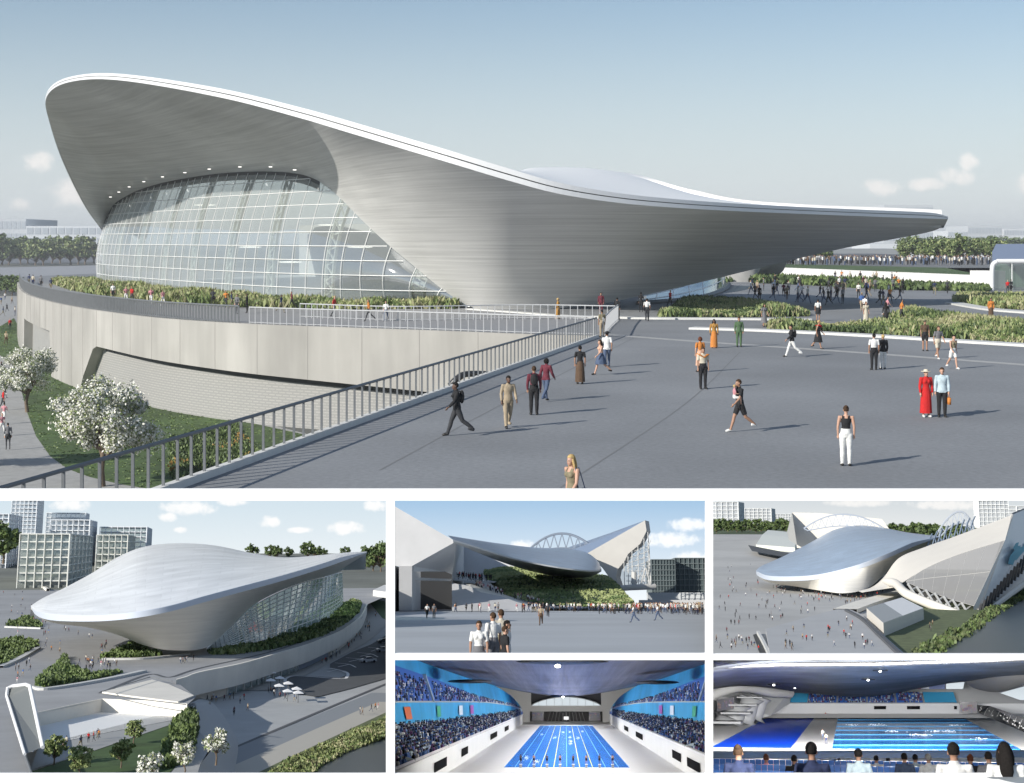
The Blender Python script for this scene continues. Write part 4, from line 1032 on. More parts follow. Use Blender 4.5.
def sky_sheet(P,u0,u1,v0,v1,Y,name,top,bot,clouds,cl_col=(.95,.94,.93),amp=2.2,ns=2.2,mixk=.8):
    mb=MB(); n=12; rows=[]
    for v in (v1,(v0+v1)/2,v0): rows.append([P.d(u0+(u1-u0)*j/n,v,Y) for j in range(n+1)])
    mb.grid(rows); mb.uv={}
    for i,v in enumerate((v1,(v0+v1)/2,v0)):
        for j in range(n+1): mb.uv[i*(n+1)+j]=((u0+(u1-u0)*j/n)/20,-v/20)
    m,nt,b=nodes(name); nt.nodes.remove(b); em=nt.nodes.new('ShaderNodeEmission'); nt.links.new(em.outputs[0],nt.nodes['Material Output'].inputs[0])
    uv=nt.nodes.new('ShaderNodeUVMap'); sp=nt.nodes.new('ShaderNodeSeparateXYZ'); nt.links.new(uv.outputs[0],sp.inputs[0])
    c=nt.nodes.new('ShaderNodeCombineXYZ'); nt.links.new(sp.outputs[0],c.inputs[0]); nt.links.new(sp.outputs[1],c.inputs[2])
    mr=nt.nodes.new('ShaderNodeMapRange'); mr.inputs[1].default_value=-v1/20; mr.inputs[2].default_value=-v0/20; nt.links.new(sp.outputs[1],mr.inputs[0])
    g=nt.nodes.new('ShaderNodeMixRGB'); g.inputs[1].default_value=(*bot,1); g.inputs[2].default_value=(*top,1); nt.links.new(mr.outputs[0],g.inputs[0])
    mask,nf=cloud_nodes(nt,c.outputs[0],[(a/20,-b_/20,ra/20,rb/20) for a,b_,ra,rb in clouds],ns,edge=(0,1.0),amp=amp)
    k=nt.nodes.new('ShaderNodeMath'); k.operation='MULTIPLY'; k.inputs[1].default_value=mixk; nt.links.new(mask,k.inputs[0])
    x=nt.nodes.new('ShaderNodeMixRGB'); nt.links.new(k.outputs[0],x.inputs[0]); nt.links.new(g.outputs[0],x.inputs[1]); x.inputs[2].default_value=(*cl_col,1)
    nt.links.new(x.outputs[0],em.inputs[0]); em.inputs[1].default_value=.8
    o=mb.build('sky',m,P=P,smooth=True); o['kind']='structure'; return o
def lin(r,g,b): return tuple(((c/255+.055)/1.055)**2.4 if c>10 else c/3295 for c in (r,g,b))
GROUND=mat('model_paving',(.35,.352,.355),.8,.08,.15,var2=.08,scale2=.02)
CREAM=mat('cream_concrete',(.80,.76,.68),.7,.08,.1)
WATER=mat('dark_water',(.022,.032,.042),.30,.15,.1,spec=.15)
ROADD=mat('dark_road',(.085,.09,.095),.85,.08,.2)
BANK=mat('bank_grass',(.12,.145,.065),.9,.3,.25)
LAWN2=mat('model_lawn',(.055,.10,.028),.9,.3,.3)
WLINE=mat('line_white',(.75,.75,.75),.6)
METAL=slat_mat('roof_metal',(.86,.87,.88),34,26,.95,1.03,.25,.97)
METALB=slat_mat('roof_metal_blue',(.33,.41,.53),40,30,.94,1.04,.28,.97)
HULLC=mat('hull_cream',(.80,.77,.70),.6,.08,1.0,stretch=(.05,.05,1.5))
def shell(P,t,rimc,crestc,innc,nt_,top_m,hull_m,band_m,bulge=4.0,band=1.2,names=('roof','hull','rim_band')):
    a=curve(D(P,rimc),nt_); b=curve(D(P,crestc),nt_); c=curve(D(P,innc),nt_)
    u=Vector((0,0,band)); a2=[]
    for j,p in enumerate(a):
        k=min(1,8*j/nt_,8*(nt_-1-j)/nt_)*.9+.1; a2.append(p+u*k)
    m=MB(); m.uvgrid([[bez(a2[j],(a2[j]+b[j])/2+Vector((0,-bulge*.3,bulge*math.sin(math.pi*j/(nt_-1)))),b[j],i/14) for j in range(nt_)] for i in range(15)])
    m.build(names[0],top_m,t,smooth=True)
    bk=[Vector((p.x,p.y+40*min(1,6*j/nt_,6*(nt_-1-j)/nt_)+.1,p.z*.75)) for j,p in enumerate(b)]
    m=MB(); m.grid([[b[j].lerp(bk[j],i/4)+Vector((0,0,math.sin(i/4*math.pi)*.5)) for j in range(nt_)] for i in range(5)]); m.build('far_roof',top_m,t,smooth=True)
    m=MB(); m.uvgrid([[bez(a[j],(a[j]+c[j])/2+Vector((0,2.5*min(1,6*j/nt_,6*(nt_-1-j)/nt_),0)),c[j],i/14) for j in range(nt_)] for i in range(15)]); m.build(names[1],hull_m,t,smooth=True)
    m=MB(); m.grid([[p+Vector((0,-.15,0)) for p in a],[p+Vector((0,-.15,0))+ (q-p)*.9 for p,q in zip(a,a2)]]); m.grid([[p+Vector((0,-.15,0))+ (q-p)*.9 for p,q in zip(a,a2)],a2]); m.build(names[2],band_m,t,smooth=True)
    return a,b,c
def gridglass(P,t,base,top,nv,nh,gm,fm,w,name='glazing',par=None):
    b=curve(base,40); p=curve(top,40)
    m=MB(); m.grid([[x.lerp(y,i/6) for x,y in zip(b,p)] for i in range(7)]); m.build(name,gm,t,smooth=True)
    m=MB()
    for k in range(nv+1): q=k/nv; m.tube([cr(b,q)+Vector((0,-w,0)),cr(p,q)+Vector((0,-w,0))],w,4)
    for i in range(nh+1): m.tube([x.lerp(y,i/nh)+Vector((0,-w,0)) for x,y in zip(b,p)],w*.9,4)
    m.build('glazing_frame',fm,t)
def ribbon(name,P,px,w,z,m,h=0,closed=False):
    pts=G(P,px,z); pts=curve(pts,len(px)*8) if len(px)>2 else pts
    mb=MB(); L=[];R_=[]
    for i,p in enumerate(pts):
        t=(pts[min(i+1,len(pts)-1)]-pts[max(0,i-1)]); n=Vector((-t.y,t.x,0)).normalized()*w/2; L.append(p+n); R_.append(p-n)
    if h: mb.grid([L,[p+Vector((0,0,h)) for p in L],[p+Vector((0,0,h)) for p in R_],R_])
    else: mb.grid([L,R_])
    return mb.build(name,m,P=P)
# ------------------------------------------------------------------ bottom left picture: the hall from the air
P1=Place(193,546,30,1/95.0); b4=mark(); BL='bottom left picture'
sky_sheet(P1,-48,391,494,580,2150,'sky_bottom_left',lin(196,212,222),lin(228,232,233),[(188,508,34,9),(168,517,12,6),(270,522,12,7),(345,528,22,8),(70,505,26,7),(375,506,14,7),(180,530,8,4),(300,530,14,4),(230,502,20,5)],cl_col=lin(246,244,242))
up=[(-45,575),(400,575),(400,590),(368,604),(362,618),(350,626),(340,634),(324,641),(305,648),(273,657),(240,667),(200,675),(178,683),(196,697),(187,705),(150,702),(102,700),(36,714),(34,752),(-45,752)]
t=[(p.x,p.y) for p in G(P1,up[2:])]
far=[(-900,1250),(900,1250)]
sheet('upper_plaza',P1,[(p.x,p.y) for p in G(P1,[(-45,574.6),(395,574.6)])]+t,0,GROUND)
mb=MB(); mb.grid([[Vector((-1100,1100,-.3)),Vector((1100,1100,-.3))],[Vector((-1100,1500,6)),Vector((1100,1500,6))],[Vector((-1100,2120,20)),Vector((1100,2120,20))]]); struct(mb.build('hillside',mat('far_park',(.16,.17,.15),.95,.3,.01),P=P1,smooth=True))
sheet('lower_plaza',P1,[(p.x,p.y) for p in G(P1,[(-45,600),(395,600),(395,790),(-45,790)],-6.5)],-6.5,mat('light_paving',(.42,.43,.43),.8,.06,.2,var2=.08,scale2=.03))
# white edge walls of the terrace
Tc=[(176,684),(186,681),(200,676),(240,667.5),(273,658),(305,648.5),(324,641),(340,634),(352,626),(362,617),(367,606)]
tp=curve(G(P1,Tc),90)
TW=thing('terrace_wall','long curved cream wall below the terrace, bottom left picture','wall',tp[0]+Vector((0,0,-6.5)),P1)
m=MB(); m.grid([[p+Vector((0,0,.9)) for p in tp],[p+Vector((0,0,-4.2)) for p in tp]]); m.grid([[p+Vector((0,2.5,.9)) for p in tp],[p+Vector((0,0,.9)) for p in tp]]); m.build('parapet',CREAM,TW)
m=MB(); lowr=[p+Vector((-1,4,0)) for p in tp]; m.grid([[p+Vector((0,0,-4.2)) for p in tp],[p+Vector((0,0,-4.2)) for p in lowr]]); m.grid([[p+Vector((0,0,-4.2)) for p in lowr[:26]],[p+Vector((0,0,-6.5)) for p in lowr[:26]]]); m.grid([[p+Vector((0,0,-4.2)) for p in lowr[58:]],[p+Vector((0,0,-6.5)) for p in lowr[58:]]]); m.build('base_wall',CREAM,TW)
m=MB(); m.grid([[p+Vector((0,0,-4.2)) for p in lowr[25:45]],[p+Vector((0,0,-6.5)) for p in lowr[25:45]]]); m.build('glazing',glass('entrance_glass',(.3,.45,.42),.25,.05,.35,(.18,.30,.28)),TW)
m=MB(); m.grid([[p+Vector((0,0,-4.2)) for p in lowr[44:60]],[p+Vector((0,0,-6.5)) for p in lowr[44:60]]]); m.build('blue_panel',mat('pale_blue_panel',(.36,.42,.52),.4),TW)
m=MB()
for k in range(25,45,2): m.tube([lowr[k]+Vector((0,-.3,-4.3)),lowr[k]+Vector((0,-.3,-6.5))],.22,4)
m.build('mullion_grid',WHT,TW)
struct(ribbon('kerb_line',P1,[(100,693),(148,674.5),(170,677),(200,668),(273,651),(324,633),(350,618)],1.0,.06,mat('dark_strip',(.10,.105,.115),.8)))
# the hall
H1=thing('swimming_hall','silver white swimming hall seen from the air, bottom left picture','building',P1.g(172,650),P1)
rimc=[(31,607,470),(36,615,455),(50,620,440),(80,621.5,425),(112,620.5,416),(142,617,412),(172,611,414),(205,602,422),(245,591,440),(285,580,466),(325,567.5,505),(350,558.5,550),(367,552.5,600)]
crestc=[(31,605.5,475),(43,598,492),(66,587,512),(92,573,532),(117,557.5,548),(145,546.5,558),(180,543.2,568),(215,545.5,575),(252,553,583),(285,557.8,590),(322,556,598),(348,553.2,602),(366,551.5,606)]
innc=[(31,609,472),(40,618,462),(56,623.5,452),(88,627.5,452),(118,635,446),(145,645.5,440),(172,650.2,433),(206,647.5,443),(230,627.5,475),(258,602,520),(300,583,575),(338,572.5,640),(367,553.5,604)]
shell(P1,H1,rimc,crestc,innc,110,METAL,HULLC,mat('rim_band',(.55,.60,.68),.35),bulge=5,band=1.6)
gb=G(P1,[(207,649.5),(234,646),(262,640),(292,632),(318,622),(336,611),(343,603)]); gt=[P1.d(207,648,443),P1.d(230,628.5,476),P1.d(258,603.5,521),P1.d(298,584.5,574),P1.d(322,578,625),P1.d(337,573.5,660),P1.d(342,573,720)]
gridglass(P1,H1,gb,gt,34,10,glass('aerial_glass',(.45,.60,.55),.22,.05,.22,(.42,.56,.52)),WHT,.22)
m=MB(); m.grid([[p+Vector((-22,50,0)) for p in gb[:5]],[p+Vector((-22,50,10)) for p in gb[:5]]]); m.build('inner_wall',mat('inner_green',(.25,.36,.33),.7,.4,.1),H1)  # green colour put in for greenery reflected in the glass
m=MB(); m.grid([[p+Vector((-.4,.4,.1)) for p in gb[:6]],[p+Vector((-22,50,.1)) for p in gb[:6]]]); m.build('inner_floor',mat('inner_floor',(.45,.46,.46),.5),H1)
# beds
planting('planting',P1,G(P1,[(208,652),(240,648.5),(270,642),(300,633),(330,620),(344,606),(352,600),(361,604),(358,613),(345,624),(325,635),(300,643),(270,650),(235,655),(212,655)]),0,5200,2.0,[GREENS[0],GREENS[1],GREENS[2]],wid=.75)
for bp_,n in (([(0,640),(20,639.5),(38,642),(36,648),(18,658),(0,667),(-40,670),(-40,642)],900),([(5,626),(20,620),(30,617.5),(42,626),(40,627.5)],260),([(100,659),(112,654),(128,646),(138,643),(150,653),(162,656.5),(140,658)],520),([(36,688),(40,680),(55,668),(65,657),(70,672),(90,676),(120,673),(112,676),(60,686),(42,689)],800)):
    planting('planting',P1,G(P1,bp_),0,int(n*2.2),1.9,[GREENS[0],GREENS[1],GREENS[1]],wid=.7)
for px in ([(102,660),(140,659.5),(165,657.5),(188,655)],[(35,688),(45,690),(80,685),(115,678.5),(144,672)],[(0,668),(20,659),(38,648.5)],[(6,627.5),(42,629)]): struct(ribbon('kerb',P1,px,1.6,.0,KERB,.5))
# left quay wall and green slope by the offices
struct(ribbon('edge_kerb',P1,[(8,573.5),(22,578),(36,584),(48,591)],2.2,.0,CREAM,1.6))
sheet('lawn',P1,G(P1,[(40,586),(75,578),(118,568),(130,572),(95,580),(60,590)]),.1,LAWN2)
struct(ribbon('pale_path',P1,[(45,589),(70,586),(100,580),(112,575)],6,.14,PAVE))
# court, portal slab, decks
cbt=G(P1,[(36,714),(70,706.5),(102,700),(150,702),(187,705)],0)
COURT=[(p.x,p.y) for p in cbt]+[(p.x,p.y) for p in G(P1,[(195,706),(80,738),(40,745),(36,730)],-2.3)]
sheet('court_floor',P1,COURT,-2.3,mat('court_white',(.86,.86,.84),.6))
sa=curve(G(P1,[(187,705),(195,704),(197,718),(196,730),(212,745),(200,765),(190,786)],-2.42),40); sb=curve(G(P1,[(203,697),(212,702),(221,712),(229,724),(238,744),(236,766),(230,792)],-6.44),40)
mb=MB(); mb.grid([[x.lerp(y,i/6) for x,y in zip(sa,sb)] for i in range(7)]); struct(mb.build('forecourt',mat('forecourt_paving',(.46,.47,.47),.8),P=P1,smooth=True))
CW=thing('court_wall','cream back wall of the bright sunken court, bottom left picture','wall',cbt[0]+Vector((0,0,-2)),P1)
m=MB(); m.grid([[p+Vector((0,0,.25)) for p in cbt],[p+Vector((0,0,-2.3)) for p in cbt]]); m.grid([[p+Vector((0,.6,.25)) for p in cbt],[p+Vector((0,0,.25)) for p in cbt]]); m.build('wall_face',CREAM,CW)
RMP=thing('ramp','zigzag cream ramp with thin rails beside the sunken court','ramp',P1.g(128,690),P1)
m=MB(); rp=G(P1,[(102,693.5),(130,697.5),(178,703.5),(194,697),(168,685.5),(152,681)],0); m.prism(rp,.05,.35,caps=(False,True)); m.build('ramp_slab',CREAM,RMP)
m=MB(); m.tube([P1.g(102,694,1.2),P1.g(130,698,1.2),P1.g(186,704.5,1.2)],.10,5); m.tube([P1.g(100,692,1.2),P1.g(150,677,1.2),P1.g(172,681,1.2)],.10,5); m.build('rail',RAILM,RMP)
sheet('front_path',P1,[(p.x,p.y) for p in G(P1,[(40,744),(80,737),(165,710),(195,704),(196,716),(140,735),(75,757),(30,770)],-2.36)],-2.36,mat('path_grey',(.36,.365,.36),.8))
sheet('lawn',P1,[(p.x,p.y) for p in G(P1,[(30,772),(75,757),(140,735),(192,717),(196,730),(193,748),(178,764),(165,777),(30,780)],-2.42)],-2.42,LAWN2)
sheet('path',P1,[(p.x,p.y) for p in G(P1,[(165,780),(178,764),(193,748),(196,728),(212,745),(200,765),(195,782)],-2.40)],-2.40,mat('light_paving_warm',(.40,.405,.40),.8,.06,.2))
PS=thing('portal_slab','tall grey slab with a rounded white frame at the left of the sunken court','portal',P1.g(25,756,-7),P1)
c=[P1.d(25,754,222),P1.d(7,696,243),P1.d(8,688,244),P1.d(13,686,244),P1.d(26,684.5,243),P1.d(30,686,242),P1.d(43,747,224)]
m=MB(); m.face(c); m.build('slab_face',mat('slab_glass_grey',(.17,.18,.175),.25),PS)
m=MB(); m.tube([p+Vector((0,-.3,0)) for p in c[1:]],.28,6); m.tube([c[0]+Vector((0,-.3,0)),c[1]+Vector((0,-.3,0))],.22,6); m.build('frame',mat('frame_white',(.8,.8,.8),.4),PS)
DK=MB(); q=[P1.g(-45,716,.3),P1.g(11,714.5,.3),P1.g(31,774,.3),P1.g(-45,780,.3)]; DK.prism(q[::-1],-2.5,.3); struct(DK.build('deck',GROUND,P=P1))
m=MB(); m.tube([P1.g(11,714,.8),P1.g(31,773,.8)],.2,6); tag(m.build('deck_rail',RAILM,P=P1),'straight grey rail along the edge of the deck at the lower left corner','rail')
planting('hedge',P1,G(P1,[(166,750),(175,728),(190,714),(196,720),(194,746),(180,765),(162,770)],-2.42),-2.42,2200,2.4,[GREENS[0],GREENS[1]],wid=.55)
for i,(u,v,h,k_) in enumerate(((54,765,4.4,'light'),(79,778,4.6,'light'),(134,744,4.0,'light'),(121,768,4.3,'light'),(149,784,4.4,'blossom'),(184,774,4.6,'blossom'),(216,762,5.0,'blossom'))):
    tree(P1,P1.g(u,v,-2.42),h,h*.40,('pale green young tree at the foot of the portal slab','round pale tree at the bottom edge right of the portal slab','young tree standing beside the path of the sunken court','pale tree in the middle of the sunken lawn','pale tree top just showing at the bottom edge of the lawn','whitish tree at the right tip of the hedge','larger whitish tree alone on the light paving right of the hedge')[i],k_,50+i%3,'small trees, bottom left picture',leafn=1800,trunk_h=.25,k=.05)
# quay, car park, water
struct(ribbon('dark_strip',P1,[(190,768),(250,741),(330,707),(395,680)],1.0,-6.4,mat('dark_strip',(.10,.105,.115),.8)))
struct(ribbon('grey_band',P1,[(205,778),(260,752),(330,721),(395,693)],12,-6.38,mat('band_grey',(.26,.28,.30),.8)))
struct(ribbon('cream_band',P1,[(225,780),(280,755),(340,727),(395,702)],8,-6.34,mat('band_cream',(.48,.46,.41),.8)))
sheet('bank',P1,G(P1,[(232,786),(280,762),(340,734),(400,706),(400,790)],-6.36),-6.3,BANK)
sheet('water',P1,G(P1,[(300,786),(318,766),(345,752),(375,742),(400,732),(400,790)],-6.2),-6.2,WATER)
planting('reeds',P1,G(P1,[(262,778),(300,757),(345,736),(400,714),(400,733),(372,743),(345,753),(320,767),(304,784)],-6.2),-6.25,4200,1.0,[BANK,GREENS[2],GREENS[1],DRY],wid=.4)
CP=[(285,682),(288,677),(300,675.5),(340,678),(347,675),(346,671),(330,668),(330,664),(352,652),(372,644),(395,630),(395,676),(350,689),(318,697),(298,694)]
sheet('car_park',P1,G(P1,CP,-6.4),-6.34,ROADD)
struct(ribbon('kerb_line',P1,[(286,684),(286,678.5),(298,675.8),(340,678.6),(347,676.5),(346,672),(330,668)],.9,-6.3,WLINE))
for i in range(5):
    u=324+i*11; v=668-i*5.2
    struct(ribbon('bay_line',P1,[(u,v),(u+14,v+1.5),(u+21,v+4.5)],.5,-6.3,WLINE)); struct(ribbon('bay_line',P1,[(u+3,v+4),(u+14,v+1.5)],.5,-6.3,WLINE))
struct(ribbon('foot_path',P1,[(240,690),(285,672),(320,655),(350,640),(372,622),(383,604),(380,590)],16,-6.37,mat('path_beige',(.36,.35,.33),.8)))
sheet('lawn',P1,G(P1,[(366,598),(378,600),(395,603),(395,624),(382,618)],-6.4),-6.3,LAWN2)
def car(P,loc,rz,label,colr,s=1.0):
    t=thing('parked_car',label,'car',loc,P,'cars in the bottom left car park'); t['_b']=(0,0,0)
    prof=[(-2.1,.35),(-2.15,.8),(-1.7,.95),(-1.15,1.0),(-.55,1.42),(.7,1.45),(1.35,1.02),(2.0,.92),(2.12,.6),(2.1,.35)]
    m=MB(); n=len(prof); L=[Vector((x,-.86+.1*(z>1.1),z)) for x,z in prof]; R_=[Vector((x,.86-.1*(z>1.1),z)) for x,z in prof]
    m.grid([L,R_]); m.face(L[::-1]); m.face(R_); m.face([L[0],R_[0],R_[-1],L[-1]]); m.build('body',mat('car_paint_'+colr,{'white':(.75,.75,.75),'silver':(.45,.47,.5),'dark':(.05,.06,.07)}[colr],.25),t,base=(0,0,0))
    m=MB(); 
    for y in (-1,1): m.face([(-1.0,.875*y,1.02),(-.5,.79*y,1.37),(.65,.79*y,1.38),(1.2,.875*y,1.03)])
    m.face([(-1.13,-.74,1.04),(-1.13,.74,1.04),(-.6,.70,1.40),(-.6,-.70,1.40)]); m.face([(1.34,-.74,1.06),(.76,-.70,1.44),(.76,.70,1.44),(1.34,.74,1.06)]); m.build('windows',mat('car_glass',(.03,.04,.05),.1),t,base=(0,0,0))
    for x in (-1.35,1.35):
        for y in (-.8,.8): m=MB(); m.tube([(x,y-.1,.33),(x,y+.1,.33)],.33,10); m.build('wheel',mat('tyre',(.02,.02,.02),.8),t,base=(0,0,0))
    t.matrix_world=P.M@Matrix.Translation(Vector(loc))@Matrix.Rotation(rz,4,'Z')@Matrix.Scale(s,4)
car(P1,P1.g(368,662.5,-6.3),.25,'white car parked below the curved wall, bottom left picture','white',1.25)
car(P1,P1.g(383,652,-6.3),.25,'silver car at the right edge, bottom left picture','silver',1.25)
car(P1,P1.g(384,643,-6.3),.25,'dark car furthest up the car park, bottom left picture','dark',1.25)
for i in range(9):
    row,k=i%2,i//2; u=262+k*8.5+row*9; v=684+k*5.8-row*2.5
    if i==8: u,v=298,703
    b=P1.g(u,v,-6.35); t=thing('parasol','white square parasol of the cafe terrace, bottom left picture','parasol',b,P1,'white parasols of the cafe terrace')
    m=MB(); m.tube([b,b+Vector((0,0,2.6))],.10,5); m.build('pole',RAILM,t)
    m=MB(); tp_=b+Vector((0,0,2.9)); cs=[b+Vector((x*1.2,y*2.2,2.3)) for x,y in ((-1,-1),(1,-1),(1,1),(-1,1))]
    for j in range(4): m.face([tp_,cs[j],cs[(j+1)%4]])
    m.build('canopy',mat('canopy_white',(.8,.8,.8),.7),t)
# office frames upper left
FRM=mat('frame_pale',(.80,.80,.74),.8); FRH=mat('frame_hazy',(.90,.92,.94),.9); GLD=glass('office_glass',(.75,.8,.77),.12,.1,.30,(.56,.60,.57)); GLH=glass('hazy_glass',(.88,.9,.92),.05,.2,.30,(.70,.74,.76)); GLM=glass('office_glass_mid',(.8,.84,.82),.10,.1,.25,(.62,.67,.64))  # pale hazy colours carry the distance haze of these blocks
def frame_block(P,label,u0,u1,v0,v1,Y,dep,rows,cols,fm,gm,z0=0,grp=None,rz=0):
    a=P.d(u0,v1,Y); b=P.d(u1,v0,Y); t=thing('office_building',label,'building',(a.x,Y,z0),P,grp); w=b.x-a.x; h=b.z-z0
    m=MB(); m.box((a.x+w/2,Y+dep/2,z0+h/2),(w*.97,dep*.97,h*.985)); m.build('glass_body',gm,t)
    m=MB()
    for i in range(rows+1):
        m.box((a.x+w/2,Y+dep/2,z0+h*i/rows),(w,dep,h/rows*.14))
    for j in range(cols+1):
        m.box((a.x+w*j/cols,Y-.0*w,z0+h/2),(w/cols*.11,w/cols*.2,h))
        m.box((a.x+w if u1<P.u0 else a.x,Y+dep*j/cols,z0+h/2),(w/cols*.2,w/cols*.11,h))
    m.build('facade_frame',fm,t)
    return t
frame_block(P1,'nearest pale framed office block at the left, bottom left picture',17,70,534,581,1150,260,7,6,FRM,GLD)
frame_block(P1,'wide framed office block behind the white roof tip, bottom left picture',95,128,535,568,1500,180,6,5,FRM,GLM,4)
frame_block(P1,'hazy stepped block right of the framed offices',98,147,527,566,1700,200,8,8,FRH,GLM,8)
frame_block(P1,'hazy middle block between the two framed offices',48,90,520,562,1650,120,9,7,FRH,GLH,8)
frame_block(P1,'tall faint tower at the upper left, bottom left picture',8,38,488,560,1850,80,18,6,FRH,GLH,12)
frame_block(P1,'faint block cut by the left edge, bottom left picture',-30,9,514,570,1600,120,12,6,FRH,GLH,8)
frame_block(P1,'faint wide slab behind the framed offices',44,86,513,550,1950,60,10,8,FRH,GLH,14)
sheet('lawn',P1,[(p.x,p.y) for p in G(P1,[(70,583),(130,577),(122,574.5),(66,577)])],.12,LAWN2)
r=random.Random(77)
for i,(u,Y,h) in enumerate(((252,1900,16),(270,1960,15),(277,1950,15),(289,1980,13),(308,1850,18),(315,1880,15),(324,1950,11),(345,1950,13),(374,1500,24),(381,1480,25),(388,1490,24),(366,1600,16),(4,1350,30),(-6,1300,28))):
    z=P1.d(u,558.5 if i<8 else (570 if i<12 else 560),Y).z; p=P1.d(u,550,Y); p.z=z
    tree(P1,p,h+2,h*.52,('round dark tree alone on the skyline, bottom left picture' if i<8 else ('bushy tree in the clump at the right skyline, bottom left picture' if i<12 else 'dark tree at the left edge behind the offices')),'dark',60+i%3,'skyline trees, bottom left picture',leafn=1100,trunk_h=.12,k=.075)
for i,(u0,u1,v0,v1,m_) in enumerate(((330,395,572,576,FAR1),(352,395,580,586,FAR2))):
    0 and bx('low_block',('long pale low block behind the right roof tip, bottom left picture','white low block at the right edge, bottom left picture')[i],'building',u0,u1,v0,v1,1000-i*150,60,m_,P=P1,base=0)
m=MB(); q=[P1.g(373,596,0),P1.g(384,590,0),P1.g(400,590,0),P1.g(400,600,0)]; m.prism(q,0,3.5); tag(m.build('white_block',WHW,P=P1),'small white cube of a building at the right edge beyond the terrace','building')
r=random.Random(5); GP='tiny people on the plaza, bottom left picture'
def scatter(P,n,poly,z,where,grp,r,solo=0):
    us=[p[0] for p in poly]; vs_=[p[1] for p in poly]; k=0
    while k<n:
        u=r.uniform(min(us),max(us)); v=r.uniform(min(vs_),max(vs_))
        if not inpoly(u,v,poly): continue
        k+=1; small(P,P.g(u,v,z),where,grp,r,word='tiny person',single=k<=solo)
scatter(P1,34,[(2,585),(20,580),(32,600),(50,625),(70,640),(60,655),(20,640),(0,610)],0,'left of the aerial roof tip',GP,r,0)
scatter(P1,40,[(60,632),(100,640),(100,655),(70,665),(70,672),(115,672),(125,660),(98,662),(108,645),(60,628)],0,'','',r,0)
scatter(P1,8,[(5,672),(30,660),(40,668),(12,690)],0,'beside the left bed, bottom left picture','people by the left aerial bed',r,8)
scatter(P1,5,[(170,664),(220,655),(226,658),(175,668)],0,'before the hull, bottom left picture','people on the aerial terrace road',r,5)
scatter(P1,36,[(302,676),(316,668),(330,656),(350,642),(368,622),(378,606),(374,630),(352,648),(330,663)],-6.2,'','',r,0)
scatter(P1,14,[(205,700),(240,692),(262,706),(245,718),(210,712)],-6.4,'before the entrance, bottom left picture','people before the aerial entrance',r,14)
scatter(P1,9,[(268,690),(300,704),(296,706),(262,694)],-6.35,'among the white parasols','people among the parasols',r,9)
scatter(P1,8,[(44,757),(75,749),(150,725),(155,722),(80,743),(46,752)],-2.3,'on the path before the sunken court','people in front of the court',r,8)
scatter(P1,5,[(355,716),(375,707),(380,711),(360,720)],-6.2,'on the green bank, bottom left picture','people on the green bank',r,5)
crowd_object('crowd','scattered tiny people on the plaza and footpath, bottom left picture',P1)
clip_new(b4,-60,389.5,496,777)
# ------------------------------------------------------------------ upper middle picture: the hall from the plaza
P2=Place(550,600,2.2,1/25.0); b4=mark()
sky_sheet(P2,391,709,494,612,570,'sky_middle',lin(150,184,214),lin(236,240,241),[(522,546,14,7),(670,540,34,9),(690,560,26,10),(690,525,26,8)],cl_col=lin(250,250,250))
MID='upper middle picture'
PAVB=mat('plaza_paving_blue',(.44,.46,.48),.75,.06,.08,var2=.08,scale2=.03)
sheet('plaza',P2,[(-70,20),(70,20),(110,380),(110,560),(-110,560),(-110,380)],0,PAVB)
WG=mat('wing_grey',(.55,.55,.55),.7,.05,.3); WGS=mat('wing_grey_smooth',(.66,.67,.68),.7,.04,.3)
def poly3(P,t,name,pts,m,thick=None):
    mb=MB(); q=[P.d(*p) for p in pts]
    if thick is None: mb.face(q)
    else:
        k=[p+Vector(thick) for p in q]; mb.face(q); mb.face(k[::-1])
        for i in range(len(q)): j=(i+1)%len(q); mb.face([q[i],q[j],k[j],k[i]])
    o=mb.build(name,m,t,P=P)
    bm=bmesh.new(); bm.from_mesh(o.data); bmesh.ops.triangulate(bm,faces=[f for f in bm.faces if len(f.verts)>4]); bm.to_mesh(o.data); bm.free()
    return o
WB=thing('wing_building','grey sloping wing with a wide dark opening at the left, upper middle picture','building',P2.g(430,611),P2)
poly3(P2,WB,'gable_wall',[(380,498,300),(395,506.5,300),(440,532.5,300),(456,541.5,300),(412,566,300),(380,566,300)],WG)
poly3(P2,WB,'pier',[(399,566,299),(412,566,299),(412,610.9,303),(399,610.9,303)],WG,(0,20,0))
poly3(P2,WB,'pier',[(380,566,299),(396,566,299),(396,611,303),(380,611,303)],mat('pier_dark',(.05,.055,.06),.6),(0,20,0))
poly3(P2,WB,'shaded_wall',[(412,566,302),(456,541.5,302),(464,545,440),(464,608,440),(452,610,340),(452,574.5,335),(445,571.5,328),(412,571.5,302)],WGS)
poly3(P2,WB,'link_wall',[(464,545,440),(500,553,440),(550,566,440),(560,606.5,440),(464,607.3,440)],WGS,(0,20,0))
poly3(P2,WB,'lintel',[(412,577.3,304),(451,579,333),(451,581,333),(412,580.2,304)],WG)
poly3(P2,WB,'opening_back',[(412,571.5,345),(452,571.5,345),(452,611,345),(412,611,345)],mat('opening_dark',(.012,.013,.015),.6))  # near-black colour stands in for the shade inside the opening
poly3(P2,WB,'opening_floor',[(412,610.9,304),(452,610,338),(452,609,352),(412,609,352)],mat('opening_floor',(.10,.10,.11),.6))
poly3(P2,WB,'ramp_wall',[(452,583,338),(470,586,330),(480,592,322),(500,596,318),(520,603,312),(545,609,306),(545,611,304),(452,611,304)],WG,(0,2,0))
poly3(P2,WB,'stair',[(462,583,345),(472,583,345),(520,600,335),(548,608,325),(520,603.5,313),(480,592,323),(470,586,331)],CREAM)
HL=thing('green_hill','planted green mound rising below the lens shaped roof','mound',P2.g(560,608),P2)
